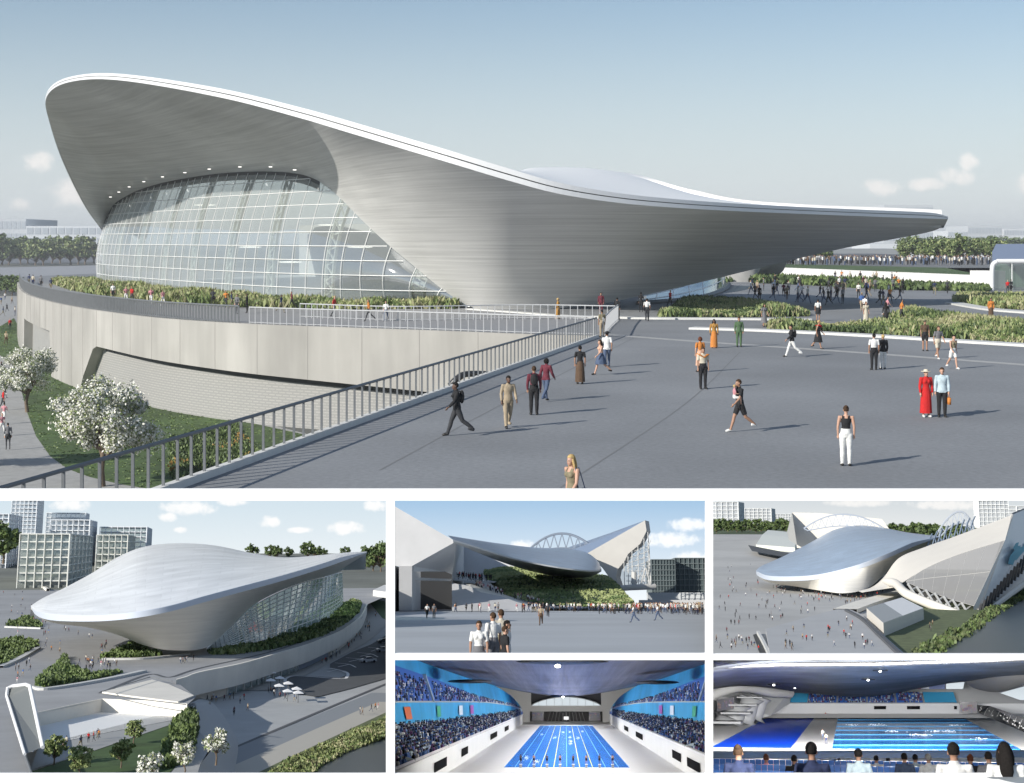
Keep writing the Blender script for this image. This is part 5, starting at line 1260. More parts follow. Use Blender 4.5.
lowh=D(P2,[(484,574,420),(497,590,360),(515,598,335),(540,603,325),(570,606,320),(600,607.5,318),(632,608.5,316)])
tph=D(P2,[(486,573,424),(497,568.5,425),(515,567.5,425),(545,571,425),(575,575,425),(608,577,420),(633,604,330)])
m=MB(); a=curve(lowh,40); b=curve(tph,40); hr_=[[p.lerp(q,i/8)+Vector((0,0,math.sin(i/8*math.pi)*.8)) for p,q in zip(a,b)] for i in range(9)]; m.grid(hr_); m.build('slope',mat('hill_soil',(.05,.075,.028),.9,.3,.4),HL,smooth=True)
m=MB(); r=random.Random(4); hm_=[GREENS[1],GREENS[2],GREENS[1]]
for i in range(7000):
    x=r.random()*39; y=r.random()*8; j=int(x);k=int(y); j=min(j,38);k=min(k,7)
    c=hr_[k][j].lerp(hr_[k][j+1],x-j).lerp(hr_[k+1][j].lerp(hr_[k+1][j+1],x-j),y-k)
    w=r.uniform(.2,.5); n=Vector((r.uniform(-1,1),r.uniform(-1,-.1),r.uniform(0,1))).normalized(); d=n.cross(Vector((r.uniform(-1,1),r.uniform(-1,1),1))).normalized(); e=n.cross(d)
    c=c+Vector((0,-.25,.2)); m.face([c-d*w,c-e*w*.7,c+d*w,c+e*w*.7],int(noise.noise(c*.12)*2+1.2)%3)
o=m.build('foliage',hm_,HL); o['kind']='stuff'
L2=thing('lens_roof','blue grey lens shaped roof end hovering over the planted mound','roof',P2.d(570,578,420),P2)
ru=D(P2,[(448,535.5,300),(470,539,330),(500,543.5,370),(535,547.5,400),(565,548.5,420),(585,552,415),(597,560,395),(601.5,569,380)])
rl=D(P2,[(453,541,296),(475,547.5,318),(500,555.5,336),(530,563,345),(560,568.5,348),(582,571,352),(595,571.5,362),(601.5,570,379)])
ub=D(P2,[(454,542.5,300),(475,551.5,335),(500,561.5,370),(530,571,392),(560,576.8,402),(580,578,398),(593,576,388),(601.3,571.2,380)])
a=curve(ru,60); b=curve(rl,60); c=curve(ub,60)
m=MB(); m.uvgrid([[bez(b[j]+Vector((0,0,.25)),(a[j]+b[j])/2+Vector((0,0,1.6*math.sin(math.pi*j/59))),a[j],i/10) for j in range(60)] for i in range(11)]); m.build('roof_top',METALB,L2,smooth=True)
m=MB(); m.grid([[bez(b[j],(b[j]+c[j])/2+Vector((0,0,-.4)),c[j],i/8) for j in range(60)] for i in range(9)]); m.build('underside',mat('underside_grey',(.66,.67,.66),.5,.06,.4),L2,smooth=True)
m=MB(); m.grid([[p+Vector((0,-.1,0)) for p in b],[p+Vector((0,-.1,.3)) for p in b]]); m.build('rim_band',mat('rim_silver',(.6,.62,.64),.3),L2)
def arch(P,t,p0,p1,pk,Y,w,n,m_,name='arch_truss',dz=None):
    a=P.d(*p0,Y); b=P.d(*p1,Y); k=P.d(*pk,Y); ctrl=k*2-(a+b)/2; dz=dz or 4
    up_=[bez(a,ctrl,b,i/n) for i in range(n+1)]; lo_=[p+Vector((0,0,-dz*math.sin(math.pi*i/n)**.5-.05)) for i,p in enumerate(up_)]
    mb=MB(); mb.tube(up_,w,5); mb.tube(lo_,w*.8,5)
    for i in range(n): mb.beam(up_[i] if i%2 else lo_[i],lo_[i+1] if i%2 else up_[i+1],w*.9)
    return mb.build(name,m_,t,P=P)
TRS=mat('truss_grey',(.42,.46,.52),.5)
W2=thing('stand_wing','white triangular wing rising to a point with a blue grey roof plane','building',P2.g(620,607),P2)
poly3(P2,W2,'blue_roof',[(545,555,470),(575,545,472),(610,533,474),(644.5,520.5,474),(644.5,520.4,425),(586,554.5,425),(560,556,440)],mat('roof_blue_plane',(.20,.26,.37),.35))
poly3(P2,W2,'white_face',[(645,520.3,424),(586,554,424),(602,567.5,424),(614,584,424),(619,586.5,424),(616,577,424),(617.5,569.5,424),(624.6,561,424),(628,554,424),(640,544,424),(646.5,531,424)],mat('wing_white',(.62,.60,.56),.7,.04,.3),(1.5,6,0))
arch(P2,W2,(526,553),(598,553),(562,533.5),455,.36,18,mat('truss_dark',(.24,.28,.34),.5),dz=4.2)
m=MB()
for u,v in ((624,562),(628,556),(632,551),(638,546),(644,538),(648,532)): m.tube([P2.d(u,v,424),P2.d(u+.6,586,424)],.11,5)
for i in range(8):
    v=546+i*5; m.tube([P2.d(626,v+8 if v<565 else v,424.5),P2.d(649+i*.3,v,424.5)],.09,4)
for u in (630,636,642): m.tube([P2.d(u,560,425),P2.d(u+9,540,425)],.08,4); m.tube([P2.d(u,585,425),P2.d(u+8,565,425)],.08,4)
m.tube([P2.d(645.5,520.5,427),P2.d(648.5,540,426),P2.d(651,584,424)],.16,5)
m.build('scaffold_frame',mat('scaffold_white',(.66,.66,.64),.5),W2)
poly3(P2,W2,'seating_tier',[(616,578,432),(628,560,432),(640,548,432),(648,540,432),(650,586,432),(618,587,432)],glass('tier_glass',(.85,.87,.88),.1,.1,.25,(.7,.72,.73)))
m=MB(); m.tube([P2.d(617,588.5,400),P2.d(630,587.5,402),P2.d(655,586.5,405)],.75,8); m.build('base_tube',mat('tube_pale',(.55,.55,.53),.5),W2,smooth=True)
m=MB()
for u,v,w in ((634,572,1.2),): m.tube([P2.d(u,590,403),P2.d(u,v,403)],w*.6,10)
for u0_,u1_ in ((640,645.5),(651,646)): m.tube([P2.d(u0_,587,404),P2.d(u1_,568,404)],.2,5)
m.build('column',mat('tube_pale',(.55,.55,.53),.5),W2)
GLT=mat('tower_glass',(.09,.115,.12),.2,.2,.3); GLT2=mat('tower_frame',(.17,.20,.205),.4)
for i,(u0,u1,v0,lb) in enumerate(((652,675,559.5,'dark glass office block next to the white wing, upper middle picture'),(675.5,712,558,'dark glass office block at the right edge, upper middle picture'))):
    t=frame_block(P2,lb,u0,u1,v0,594,500+i*8,26,9,8,GLT2,GLT)
bx('low_wall','pale low wall in front of the dark glass blocks','wall',648,712,592.5,600,440,6,mat('pale_low_wall',(.62,.64,.65),.7),P=P2,base=0)
bx('low_wall','lower grey band of wall behind the right hand crowd','wall',640,712,600,606,400,5,WG,P=P2,base=0)
# foreground group
fg=[(479,640,0,40.5,'person with short dark hair in a plain white tee shirt, nearest, upper middle picture',dict(top=('shirt','white','short'),bottom=('trousers','grey'),hair=('brown','short'),female=True,skin_k='tan')),
(493,628,AW+.6,45,'tall person in a white shirt with a bag standing behind the nearest one',dict(top=('shirt','white','short'),bottom=('trousers','grey'),hair=('brown','short'),skin_k='tan',bag=[('shoulder_bag','grey')])),
(501,626,AW+.3,46,'person in a cream shirt turned away in the foreground group',dict(top=('shirt','cream','short'),bottom=('trousers','khaki'),hair=('brown','short'))),
(507,636,RIGHT,42,'person in a white top with black hair at the back right of the foreground group',dict(top=('shirt','white','short'),bottom=('jeans','denim'),hair=('black','short'))),
(505,645,RIGHT+.4,40,'person in a black tee shirt at the front right of the group',dict(top=('shirt','black','short'),bottom=('trousers','black'),hair=('brown','short'),skin_k='light'))]
for u,vh,hd,Y,lb,kw in fg:
    p=P2.d(u,vh,Y); p.z=0
    vt={479:622,493:613.5,501:610.5,507:621.5,505:627}[u]; hh=P2.d(u,vt,Y).z
    person(P2,p,hd,lb,height=hh,vox=.015,**kw)
for u,v,hd,i,lb,ph in ((541,625.5,0,7,'person in khaki shorts and shirt standing in the middle of the plaza, upper middle picture',1),(634,622.5,LEFT,9,'person in a white shirt and black trousers striding left, the left one of two',1.3),(658,620.5,LEFT+.3,9,'person in a white shirt and black trousers striding left, the right one of two',1.3),(427,618.5,.4,0,'person in white and dark clothes walking before the dark opening',1),(434,618.3,.2,12,'person in pale grey clothes standing before the dark opening',0),(548,617,AW,5,'person in dark clothes walking beside the one in khaki',0.8)):
    person(P2,P2.g(u,v),hd,lb,top=('shirt',SMALL[i][1],'short'),bottom=('trousers',SMALL[i][2]),hair=('black','short'),kind='walk' if ph else 'stand',ph=ph,vox=.025)
r=random.Random(8); WI=(0,9,4,0,7,9,1,0,3,12)
for i in range(190):
    u=592+112*r.random()**.8; small(P2,P2.g(u,r.uniform(608.8,614.2)+.006*(u-592)),'in the right hand crowd','right hand crowd, upper middle picture',r,word='tiny person',i=r.choice(WI),single=i<24)
for i in range(60):
    u=r.uniform(532,602); small(P2,P2.g(u,r.uniform(608.5,612)),'at the foot of the planted mound','people at the foot of the mound',r,word='tiny person',i=r.choice(WI),single=i<10)
for i in range(40):
    q=r.random(); u=475+70*q; v=588+20*q+r.uniform(-1.5,1); p=P2.d(u,v,340-15*q); small(P2,p,'on the pale stair beside the mound','people on the stair beside the mound',r,word='tiny person',i=r.choice((0,9,4,0,6,2,5)),single=i<8)
for i in range(34):
    u=r.uniform(452,492); p=P2.d(u,r.uniform(577.5,579.5)+.08*(u-452),348+r.uniform(0,25)); small(P2,p,'','',r,i=r.choice((5,8,2,3,5)),single=False)
for i in range(34):
    u=r.uniform(455,545); small(P2,P2.g(u,r.uniform(611,613)),'along the grey ramp wall','people along the ramp wall',r,word='tiny person',single=i<10)
crowd_object('crowd','dense crowd filling the foot of the mound, stair and plaza edge, upper middle picture',P2)
poly3(P2,W2,'landing',[(448,580,340),(494,583,340),(500,580,420),(448,576,420)],WG)
clip_new(b4,392,707.5,496.5,655.5)
# ------------------------------------------------------------------ upper right picture: the hall with its two wings from the air
P3=Place(868,521,35,1/180.0); b4=mark()
sky_sheet(P3,709,1075,494,545,3500,'sky_right',lin(196,203,208),lin(226,227,225),[(950,505,50,6),(860,503,40,5)],cl_col=lin(238,236,233))
GR3=mat('plaza_grey',(.46,.455,.44),.8,.06,.05,var2=.08,scale2=.01)
sheet('terrain',P3,[(-900,300),(900,300),(900,3450),(-900,3450)],-.3,mat('far_park',(.16,.17,.15),.95,.3,.01))
sheet('plaza',P3,[(p.x,p.y) for p in G(P3,[(700,541),(738,541),(752,550),(800,575),(900,590),(910,600),(900,610),(900,660),(700,660)])],0,GR3)
mb=MB(); mb.grid([[Vector((x,y,z)) for x in (-1200,1200)] for y,z in ((1640,21),(1750,22),(2200,23),(3450,24))]); struct(mb.build('hillside',mat('park_green',(.07,.10,.045),.95,.3,.01),P=P3,smooth=True)); mb=MB(); mb.grid([[Vector((x,y,z)) for x in (-1200,1200)] for y,z in ((1180,-.4),(1400,9),(1640,21))]); struct(mb.build('upper_plaza',GR3,P=P3,smooth=True))
struct(ribbon('edge_kerb',P3,[(738,542),(748,544.5),(757,549.5),(765,556)],3.5,0,WLINE,2.5))
mb=MB(); mb.face([onh for onh in (P3.d(752,551,1330),P3.d(800,560,1200),P3.d(800,555,1290),P3.d(748,545,1400))]); struct(mb.build('road',ROADD,P=P3))
0 and sheet('road',P3,G(P3,[(757,540),(790,545),(800,560),(775,560),(762,553),(745,543)]),.05,ROADD)
H3=thing('swimming_hall','blue silver swimming hall between two white wings, upper right picture','building',P3.g(845,593),P3)
rimc=[(756,571,840),(757.5,575.5,815),(768,580,790),(790,581,770),(815,579.5,758),(840,574.5,752),(865,567,752),(890,557,765),(915,546,790),(940,537,820)]
crestc=[(757,569.5,846),(764,565.5,862),(780,558,885),(799,548.5,912),(815,540,935),(835,529.5,955),(858,525.3,972),(882,527.5,980),(908,532.5,975),(938,536,930)]
innc=[(756.5,573,842),(762,579.5,822),(774,583.5,802),(796,586.5,788),(820,590.5,762),(845,593.2,729),(868,588,748),(884,575,790),(905,561,822),(938,540,850)]
shell(P3,H3,rimc,crestc,innc,90,METALB,HULLC,mat('rim_band',(.55,.60,.68),.35),bulge=6,band=2.2)
WWH=mat('wing_cream',(.74,.70,.63),.7,.03,.05)
WR=thing('stand_wing','big white wing with a glass front reaching over the water on the right','building',P3.g(925,600),P3)
up_=D(P3,[(858,591,735),(872,587,745),(884,577,750),(899,558,760),(925,547,770),(956,536,780),(1012,515,760)])
lo_=D(P3,[(862,592.5,728),(884,589,700),(895,587,690),(905,581,690),(925,569,690),(955,556,690),(1005,540.5,690)])
a=curve(up_,50); b=curve(lo_,50)
m=MB(); m.grid([[bez(b[j],(a[j]+b[j])/2,a[j],i/8) for j in range(50)] for i in range(9)]); m.build('white_band',WWH,WR,smooth=True)
m=MB(); tb=curve(D(P3,[(885,581,708),(896,584,688),(903.5,591.5,665),(912,596.5,655),(935,606,645),(975,620.7,632)]),40); m.tube(tb,[1.2,1.4,1.6,1.8]+[1.9]*36,10); m.build('edge_tube',WWH,WR,smooth=True)
GF=glass('screen_glass',(.66,.64,.61),.10,.2,.40,(.60,.58,.55))
fb=D(P3,[(906,582,688),(925,590,670),(950,599,655),(974,606,640)]); ft=D(P3,[(907,580.5,689),(928,567,689),(962,553,689),(1005,540,689)])
gridglass(P3,WR,fb,ft,7,2,GF,mat('screen_bar',(.62,.61,.57),.5),.07,'glass_front')
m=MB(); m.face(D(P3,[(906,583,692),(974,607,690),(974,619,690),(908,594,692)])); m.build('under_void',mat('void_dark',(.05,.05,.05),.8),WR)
poly3(P3,WR,'upper_gable',[(1012,515,759),(1005,540.3,690),(974,619,636),(973.5,606,640),(1004,540.5,691)],WWH)
m=MB(); r=random.Random(3)
for k in range(7):
    u=908+k*9; m.tube([P3.d(u,584+k*3.2,672-k*4),P3.d(u+7,594+k*3.6,660-k*4)],.5,5); m.tube([P3.d(u+9,587+k*3.2,670-k*4),P3.d(u+2,591+k*3.4,664-k*4)],.5,5)
m.build('struts',mat('strut_pale',(.5,.5,.48),.5),WR)
poly3(P3,WR,'end_screen',[(1012,515,758),(1075,488,900),(1075,545,900),(975,621.5,634)],glass('end_screen_glass',(.55,.57,.58),.08,.25,.75,(.72,.73,.73)))
poly3(P3,WR,'end_wall',[(1012,513,790),(1080,486,930),(1080,548,930),(978,621,660)],mat('end_wall_grey',(.30,.31,.31),.7,.15,.05))
m=MB()
for k in range(16): 
    q=k/15; u=978+50*q; v=617-50*q; m.beam(P3.d(u,v,640+90*q-3),P3.d(u+3.5,v-13-6*q,645+90*q-3),.9,.6)
m.build('louvres',mat('louvre_dark',(.05,.05,.05),.6),WR)
m=MB(); m.tube(D(P3,[(975,621,632),(1000,602,672),(1030,579,725),(1070,548,800)]),1.1,6); m.tube(D(P3,[(1012,515,756),(975,621,632)]),.7,6); m.build('edge_trim',WWH,WR)
# blue splash emblem on the end screen
m=MB()
def splash(cx,cy,pts):
    q=[]
    for x,y in pts:
        u=cx+x; v=cy+y; k=(u-975)/(1075-975); q.append(P3.d(u,v,632+268*k-14))
    m.face(q)
splash(1010,556,[(-2,8),(0,0),(4,-5),(9,-8),(14,-10),(18,-9),(17,-4),(12,0),(9,5),(5,4),(3,9)])
splash(1013,548,[(0,0),(3,-5),(6,-6),(5,-2),(8,-3),(7,1),(2,3)])
splash(1020,552,[(0,4),(4,-8),(10,-14),(14,-12),(9,-2),(5,6)])
o=m.build('emblem',mat('emblem_cyan',(.06,.33,.45),.5),WR); 
WL=thing('stand_wing','white triangular wing behind the left side of the blue roof','building',P3.g(800,548),P3)
poly3(P3,WL,'white_face',[(792,512.5,1000),(820,513,1000),(882,519,1000),(890,530,1000),(835,535,1000),(815,545,1000),(803,548,1000),(797,548,1000)],WWH,(0,8,0))
poly3(P3,WL,'side_face',[(792,512.5,1000),(797,545,950),(789,540,1010),(787,532,1080)],mat('side_grey',(.42,.42,.40),.7))
arch(P3,WL,(804,528.5),(884,528.5),(843,514.3),960,.45,22,TRS,dz=7)
arch(P3,WR,(930,546),(975,533),(957,512),860,.5,16,TRS,dz=6)
m=MB()
for k in range(9):
    u=927+k*5.4; v0_=548-k*2.2
    m.tube([P3.d(u,v0_,800+k*3),P3.d(u+2.5,v0_-9,812+k*3),P3.d(u+5,v0_-14-(1-abs(k-4)/4)*2,830+k*3)],.4,5)
    m.tube([P3.d(u+4,v0_-1,802+k*3),P3.d(u+2,v0_-10,815+k*3)],.3,4)
m.build('roof_ribs',mat('rib_blue',(.28,.34,.42),.5),WR)
# lower deck, box, bank, water
sheet('bank',P3,G(P3,[(886,610),(900,600),(1075,560),(1075,670),(880,670)]),.2,BANK)
sheet('water',P3,G(P3,[(935,668),(950,645),(975,632),(1000,612),(1024,597),(1075,570),(1075,670)]),.35,WATER)
planting('reeds',P3,G(P3,[(900,662),(930,643),(960,630),(985,612),(1024,582),(1075,555),(1075,572),(1024,600),(1000,614),(975,634),(950,648),(930,668),(890,672)]),.3,4600,2.2,[BANK,GREENS[1],GREENS[0],BANK],wid=.8)
m=MB(); q=G(P3,[(766,634),(800,624),(845,611),(862,619),(880,637),(905,660),(770,660)]); m.prism(q[::-1],.0,1.6); struct(m.build('deck',mat('deck_grey',(.44,.445,.45),.8,.06,.05),P=P3))
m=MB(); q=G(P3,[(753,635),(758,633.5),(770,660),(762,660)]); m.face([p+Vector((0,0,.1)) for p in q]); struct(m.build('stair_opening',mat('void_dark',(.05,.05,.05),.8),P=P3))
struct(ribbon('edge_kerb',P3,[(758,634),(764,645),(771,660)],.8,.1,KERB,1.0))
struct(ribbon('ramp_band',P3,[(845,613),(870,604),(905,594),(930,589)],9,.3,CREAM,1.5))
struct(ribbon('edge_kerb',P3,[(846,611),(862,620),(880,637),(902,658)],1.2,1.6,mat('dark_strip',(.10,.105,.115),.8),.8))
BX=thing('box_pavilion','low white and grey box building below the white wing on the right','building',P3.g(888,635),P3)
b0=P3.g(884,637); b1=P3.g(924,620); dd_=(b1-b0); nn=Vector((-dd_.y,dd_.x,0)).normalized()
c0=P3.g(867,620); c1=c0+dd_*.95
m=MB(); m.prism([b0,b1,c1,c0],0,4.2,caps=(True,False)); m.build('wall',WWH,BX)
m=MB(); m.face([p+Vector((0,0,4.2)) for p in (b0,b0+dd_*.45,c0+(c1-c0)*.45,c0)]); m.build('grey_roof',mat('flat_roof_grey',(.33,.35,.36),.7),BX)
m=MB(); m.face([p+Vector((0,0,4.2)) for p in (b0+dd_*.45,b1,c1,c0+(c1-c0)*.45)]); m.build('white_roof',mat('flat_roof_white',(.70,.71,.72),.7),BX)
# background
t=thing('sports_hall','low pale green roofed hall left of the blue roof','building',P3.g(775,548),P3)
def onhill(u,v): return P3.d(u,v,{533:1560,548:1400,551:1380,536:1500}[v])
q=[onhill(756,548),onhill(795,551),onhill(799,536),onhill(768,533)]
q=[Vector((p.x,p.y,p.z)) for p in q]
m=MB()
for i in range(4): a_,b_=q[i],q[(i+1)%4]; m.face([a_+Vector((0,0,-4)),b_+Vector((0,0,-4)),b_+Vector((0,0,3)),a_+Vector((0,0,3))])
m.build('wall',mat('hall_wall_green',(.66,.68,.60),.7),t)
m=MB(); m.grid([[q[0]+Vector((0,0,3)),q[1]+Vector((0,0,3))],[(q[0]+q[3])/2+Vector((0,0,5)),(q[1]+q[2])/2+Vector((0,0,5))],[q[3]+Vector((0,0,3)),q[2]+Vector((0,0,3))]]); m.build('roof',mat('roof_pale_green',(.62,.64,.60),.6),t)
FH=mat('facade_misty',(.80,.81,.81),.9); GH=glass('misty_glass',(.9,.91,.92),.05,.2,.35,(.72,.73,.74))  # distance haze is put into these faded colours
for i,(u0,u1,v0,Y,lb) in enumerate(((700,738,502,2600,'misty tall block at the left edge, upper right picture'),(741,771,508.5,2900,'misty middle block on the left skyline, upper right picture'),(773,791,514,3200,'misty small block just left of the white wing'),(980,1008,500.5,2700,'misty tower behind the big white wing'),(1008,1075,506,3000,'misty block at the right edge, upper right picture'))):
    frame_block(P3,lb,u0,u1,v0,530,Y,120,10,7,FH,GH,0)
r=random.Random(6)
for i in range(30):
    if i<17: u=712+i*4.9+r.uniform(-1,1); Y=r.uniform(1700,2100); vt=r.uniform(517,521)+ (0 if i>3 else -1)
    else: u=884+(i-17)*6.2+r.uniform(-1,1); Y=r.uniform(1500,1600); vt=r.uniform(521.5,525.5)-(2 if i in (18,20,22,24) else 0)
    p=P3.d(u,530,Y); p.z=21 if i<17 else 14; h=max(P3.d(u,vt,Y).z-p.z,9)
    tree(P3,p,h,min(h*.42,12),('leafy tree in the belt on the left skyline, upper right picture' if i<17 else 'dark round tree on the skyline behind the blue roof'),'dark',70+i%3,'skyline trees, upper right picture',leafn=900,trunk_h=.12,k=.075)
r=random.Random(12); WHR='on the wide grey plaza, upper right picture'
def vary(P,n,poly,z,where,grp,sc,solo=0): 
    us=[p[0] for p in poly]; vs_=[p[1] for p in poly]; k=0
    while k<n:
        u=r.uniform(min(us),max(us)); v=r.uniform(min(vs_),max(vs_))
        if inpoly(u,v,poly): k+=1; small(P,P.g(u,v,z),where,grp,r,word='tiny person',scale=sc,single=k<=solo,i=r.choice((1,2,3,5,5,8,8,12,0,7,13,9)))
vary(P3,80,[(716,548),(745,550),(756,570),(800,590),(840,600),(800,618),(750,625),(716,640)],0,'','',1.1)
vary(P3,34,[(770,584),(800,589),(845,596),(835,604),(780,598)],0,'','',1.1)
vary(P3,26,[(838,596),(880,590),(884,594),(845,606)],0,'','',1.1)
vary(P3,30,[(775,640),(800,628),(845,614),(870,640),(880,652),(775,652)],1.6,'on the raised deck, upper right picture','people on the raised deck',1.1,26)
vary(P3,18,[(716,640),(750,632),(762,652),(716,652)],0,'in the lower left corner, upper right picture','people at the lower left, upper right picture',1.1,14)
vary(P3,4,[(927,627),(935,624),(936,631),(930,633)],.3,'on the bank near the white tube','people on the grassy bank',1.1,4)
crowd_object('crowd','scattered tiny people on the wide grey plaza, upper right picture',P3)
clip_new(b4,709.5,1072,496.5,656)
# ------------------------------------------------------------------ lower middle picture: racing pool from its end
P4=Place(566,696,13.6,1/110.0); b4=mark()
TILEW=mat('deck_tile',(.72,.71,.70),.35,.03,.2); POOLB=mat('pool_water',(.006,.15,.58),.22,.22,.10,.03,stretch=(2,.12,1),spec=.25); BLUEP=mat('stand_blue',(.02,.33,.62),.5,.2,.08); WALLW=mat('hall_white',(.66,.66,.65),.6,.03,.1)
SEATB=mat('seat_blue',(.025,.11,.42),.6)
o=MB(); hole=[(-12.5,316),(12.5,316),(12.5,755),(-12.5,755)]
for x0,x1,y0,y1 in ((-24,24,150,316),(-24,-12.5,316,755),(12.5,24,316,755),(-24,24,755,860)): o.face([(x0,y0,0),(x1,y0,0),(x1,y1,0),(x0,y1,0)])
struct(o.build('pool_deck',TILEW,P=P4))
PL=thing('racing_pool','long blue racing pool with lane ropes, lower middle picture','pool',(0,316,0),P4)
o=MB(); o.face([(x,y,-.12) for x,y in hole]); o.build('water',POOLB,PL)
o=MB(); 
for i in range(4): a_,b_=hole[i],hole[(i+1)%4]; o.face([(*a_,-.02),(*b_,-.02),(*b_,-2),(*a_,-2)])
o.build('pool_wall',mat('pool_wall_blue',(.02,.22,.55),.4),PL)
for i in range(9):
    x=-10.4+i*2.6; m=MB(); m.tube([(x,318,-.05),(x,753,-.05)],.10 if i in(3,4,5) else .08,5); tag(m.build('lane_rope',mat('rope_yellow' if i in (3,5,6,2) else 'rope_blue',(.55,.55,.10) if i in(3,5,6,2) else (.10,.34,.62),.5),P=P4),('yellow' if i in(3,5,6,2) else 'pale blue')+' lane rope lying along the racing pool','lane rope','lane ropes of the racing pool')
def stand(P,sg,label):
    t=thing('spectator_stand',label,'stand',(sg*22,300,0),P)
    Ys=[150,230,310,430,570,700,800]
    A_=[Vector((sg*22,y,4.5)) for y in Ys]
    Bx=[Vector((sg*x,y,z)) for x,y,z in ((36,150,8.6),(35.5,230,8.3),(34,310,7.8),(33,430,7.1),(28,570,6.9),(23,700,6.9),(22.1,800,6.3))]
    Cx=[Vector((sg*x,y,z)) for x,y,z in ((37,150,13),(36.5,230,12.8),(35.3,310,12.4),(33.3,430,12.0),(28.1,570,11.2),(23.1,700,9),(22.15,800,6.6))]
    Dx=[Vector((sg*x,y,z)) for x,y,z in ((44,150,24),(41,230,22.5),(38,310,20.7),(34.4,430,17.5),(28.3,570,12.2),(23.2,700,9.2),(22.2,800,6.8))]
    Ex=[Vector((p.x+sg*2,p.y,p.z+3+.02*(800-p.y))) for p in Dx]
    cs=[curve(l,60) for l in ([Vector((sg*22,y,0)) for y in Ys],A_,Bx,Cx,Dx,Ex)]
    for nm,i,mm in (('parapet_wall',0,WALLW),('lower_tier',1,SEATB),('fascia',2,BLUEP),('upper_tier',3,SEATB),('upper_wall',4,mat('upper_blue',(.02,.26,.52),.5,.3,.05))):
        m=MB(); m.grid([[p.lerp(q,k/4) for p,q in zip(cs[i],cs[i+1])] for k in range(5)]); m.build(nm,mm,t,smooth=True)
    m=MB(); m.tube([p+Vector((-sg*.1,0,.15)) for p in cs[1]],.3,5); m.build('parapet_cap',TILEW,t)
    m=MB(); m.tube([p+Vector((-sg*.1,0,.1)) for p in cs[2]],.22,5); m.tube([p+Vector((-sg*.1,0,.1)) for p in cs[3]],.2,5); m.build('rail',mat('stand_rail',(.5,.5,.48),.5),t)
    # aisles
    for f in (.16,.30,.46,.62,.76):
        for i in (1,3):
            p=cr(cs[i],f); q=cr(cs[i+1],f); m=MB(); m.beam(p+Vector((-sg*.1,0,.2)),q+Vector((-sg*.1,-10,.2)),.9,.5)
            m.build('aisle',mat('aisle_pale',(.35,.42,.45),.7),t)
    # doors in the parapet wall
    for y0,y1 in ((262,290),(330,352),(455,500),(560,600)):
        if sg>0 and y0==330: y0,y1=305,330
        m=MB(); m.face([(sg*21.9,y0,1.4),(sg*21.9,y1,1.4),(sg*21.9,y1,3.0),(sg*21.9,y0,3.0)]); m.build('opening',mat('hall_opening',(.004,.004,.005),.9,spec=.1),t)
    # banners
    for f,cn,c in ((.37,'banner_orange',(.62,.13,.03)),(.47,'banner_green',(.05,.40,.22)),(.545,'banner_white',(.7,.75,.8)),(.585,'banner_purple',(.35,.08,.40))):
        m=MB(); p0,p1=cr(cs[2],f),cr(cs[2],f+.012*(1 if f>.4 else 1.5)); q0,q1=cr(cs[3],f),cr(cs[3],f+.012*(1 if f>.4 else 1.5)); o_=Vector((-sg*.35,-1,0))
        m.face([p0.lerp(q0,.25)+o_,p1.lerp(q1,.25)+o_,p1.lerp(q1,.8)+o_,p0.lerp(q0,.8)+o_]); m.build('banner',mat(cn,c,.6),t)
    # spectators: nobody could count them
    m=MB(); rr=random.Random(31+int(sg)); cms=[cloth(c) for c in ('navy','blue','white','black','denim','pale blue','purple','grey')]
    for i in range(5200):
        lv=1 if rr.random()<.6 else 3; f=rr.random()**1.0*.93; k=round(rr.random()*11)/11
        if any(abs(f-g_)<.008 for g_ in (.16,.30,.46,.62,.76)): continue
        if lv==3 and k>.75: continue
        p=cr(cs[lv],f).lerp(cr(cs[lv+1],f),.03+.92*k); w=.42; c=rr.choice((0,0,0,1,1,1,1,1,2,3,4,4,5,6,6,1))
        m.tube([p,p+Vector((0,0,.5)),p+Vector((0,0,.72))],[.27,.30,.14],5,m=c,cap=False); m.ellip(p+Vector((0,0,.9)),(.15,.15,.18),5,3,m=rr.choice((3,3,3,7,2,0)))
    o=m.build('spectators',cms,P=P,base=(0,0,0)); tag(o,'mass of spectators seated on the '+('left' if sg<0 else 'right')+' stand, lower middle picture','crowd',kind='stuff')
    return t
stand(P4,-1,'blue two tier spectator stand on the left of the racing pool'); stand(P4,1,'blue two tier spectator stand on the right of the racing pool')
# far end wall with arched window and dark seating
EN=thing('end_wall','white end wall with an arched window and dark seating behind the racing pool','wall',(0,852,0),P4)
m=MB(); m.face([(-40,852,0),(40,852,0),(40,852,8.6),(-40,852,8.6)]); m.face([(-60,853,8.6),(-19,853,8.6),(-19,853,34),(-60,853,34)]); m.face([(19,853,8.6),(60,853,8.6),(60,853,34),(19,853,34)]); m.build('wall_face',WALLW,EN)
m=MB(); ar=[(-19+38*i/24,852.6,8.6+(4.6*math.sin(math.pi*i/24)**.7)) for i in range(25)]; m.face(ar); m.build('window',emit('daylight_window',lin(196,206,212),.75),EN)
m=MB(); m.tube([Vector(p)+Vector((0,-.3,0)) for p in ar],.3,5)
for k in range(1,9): x=-19+38*k/9; m.tube([(x,852,8.6),(x,852,8.6+4.6*math.sin(math.pi*k/9)**.7)],.09,4)
m.build('window_bars',mat('bar_grey',(.35,.37,.38),.5),EN)
m=MB(); m.face([(-19.5,850,-.0+.4),(19.5,850,.4),(19.5,851,5.6),(-19.5,851,5.6)]); m.build('dark_stand',mat('stand_black',(.012,.012,.014),.6),EN)
m=MB()
for k in range(11): x=-10+k*2.0; m.beam((x,849.4,.6),(x*.86,849.9,5.2),.35,.2)
m.build('aisle_stripes',mat('aisle_grey',(.22,.22,.22),.7),EN)
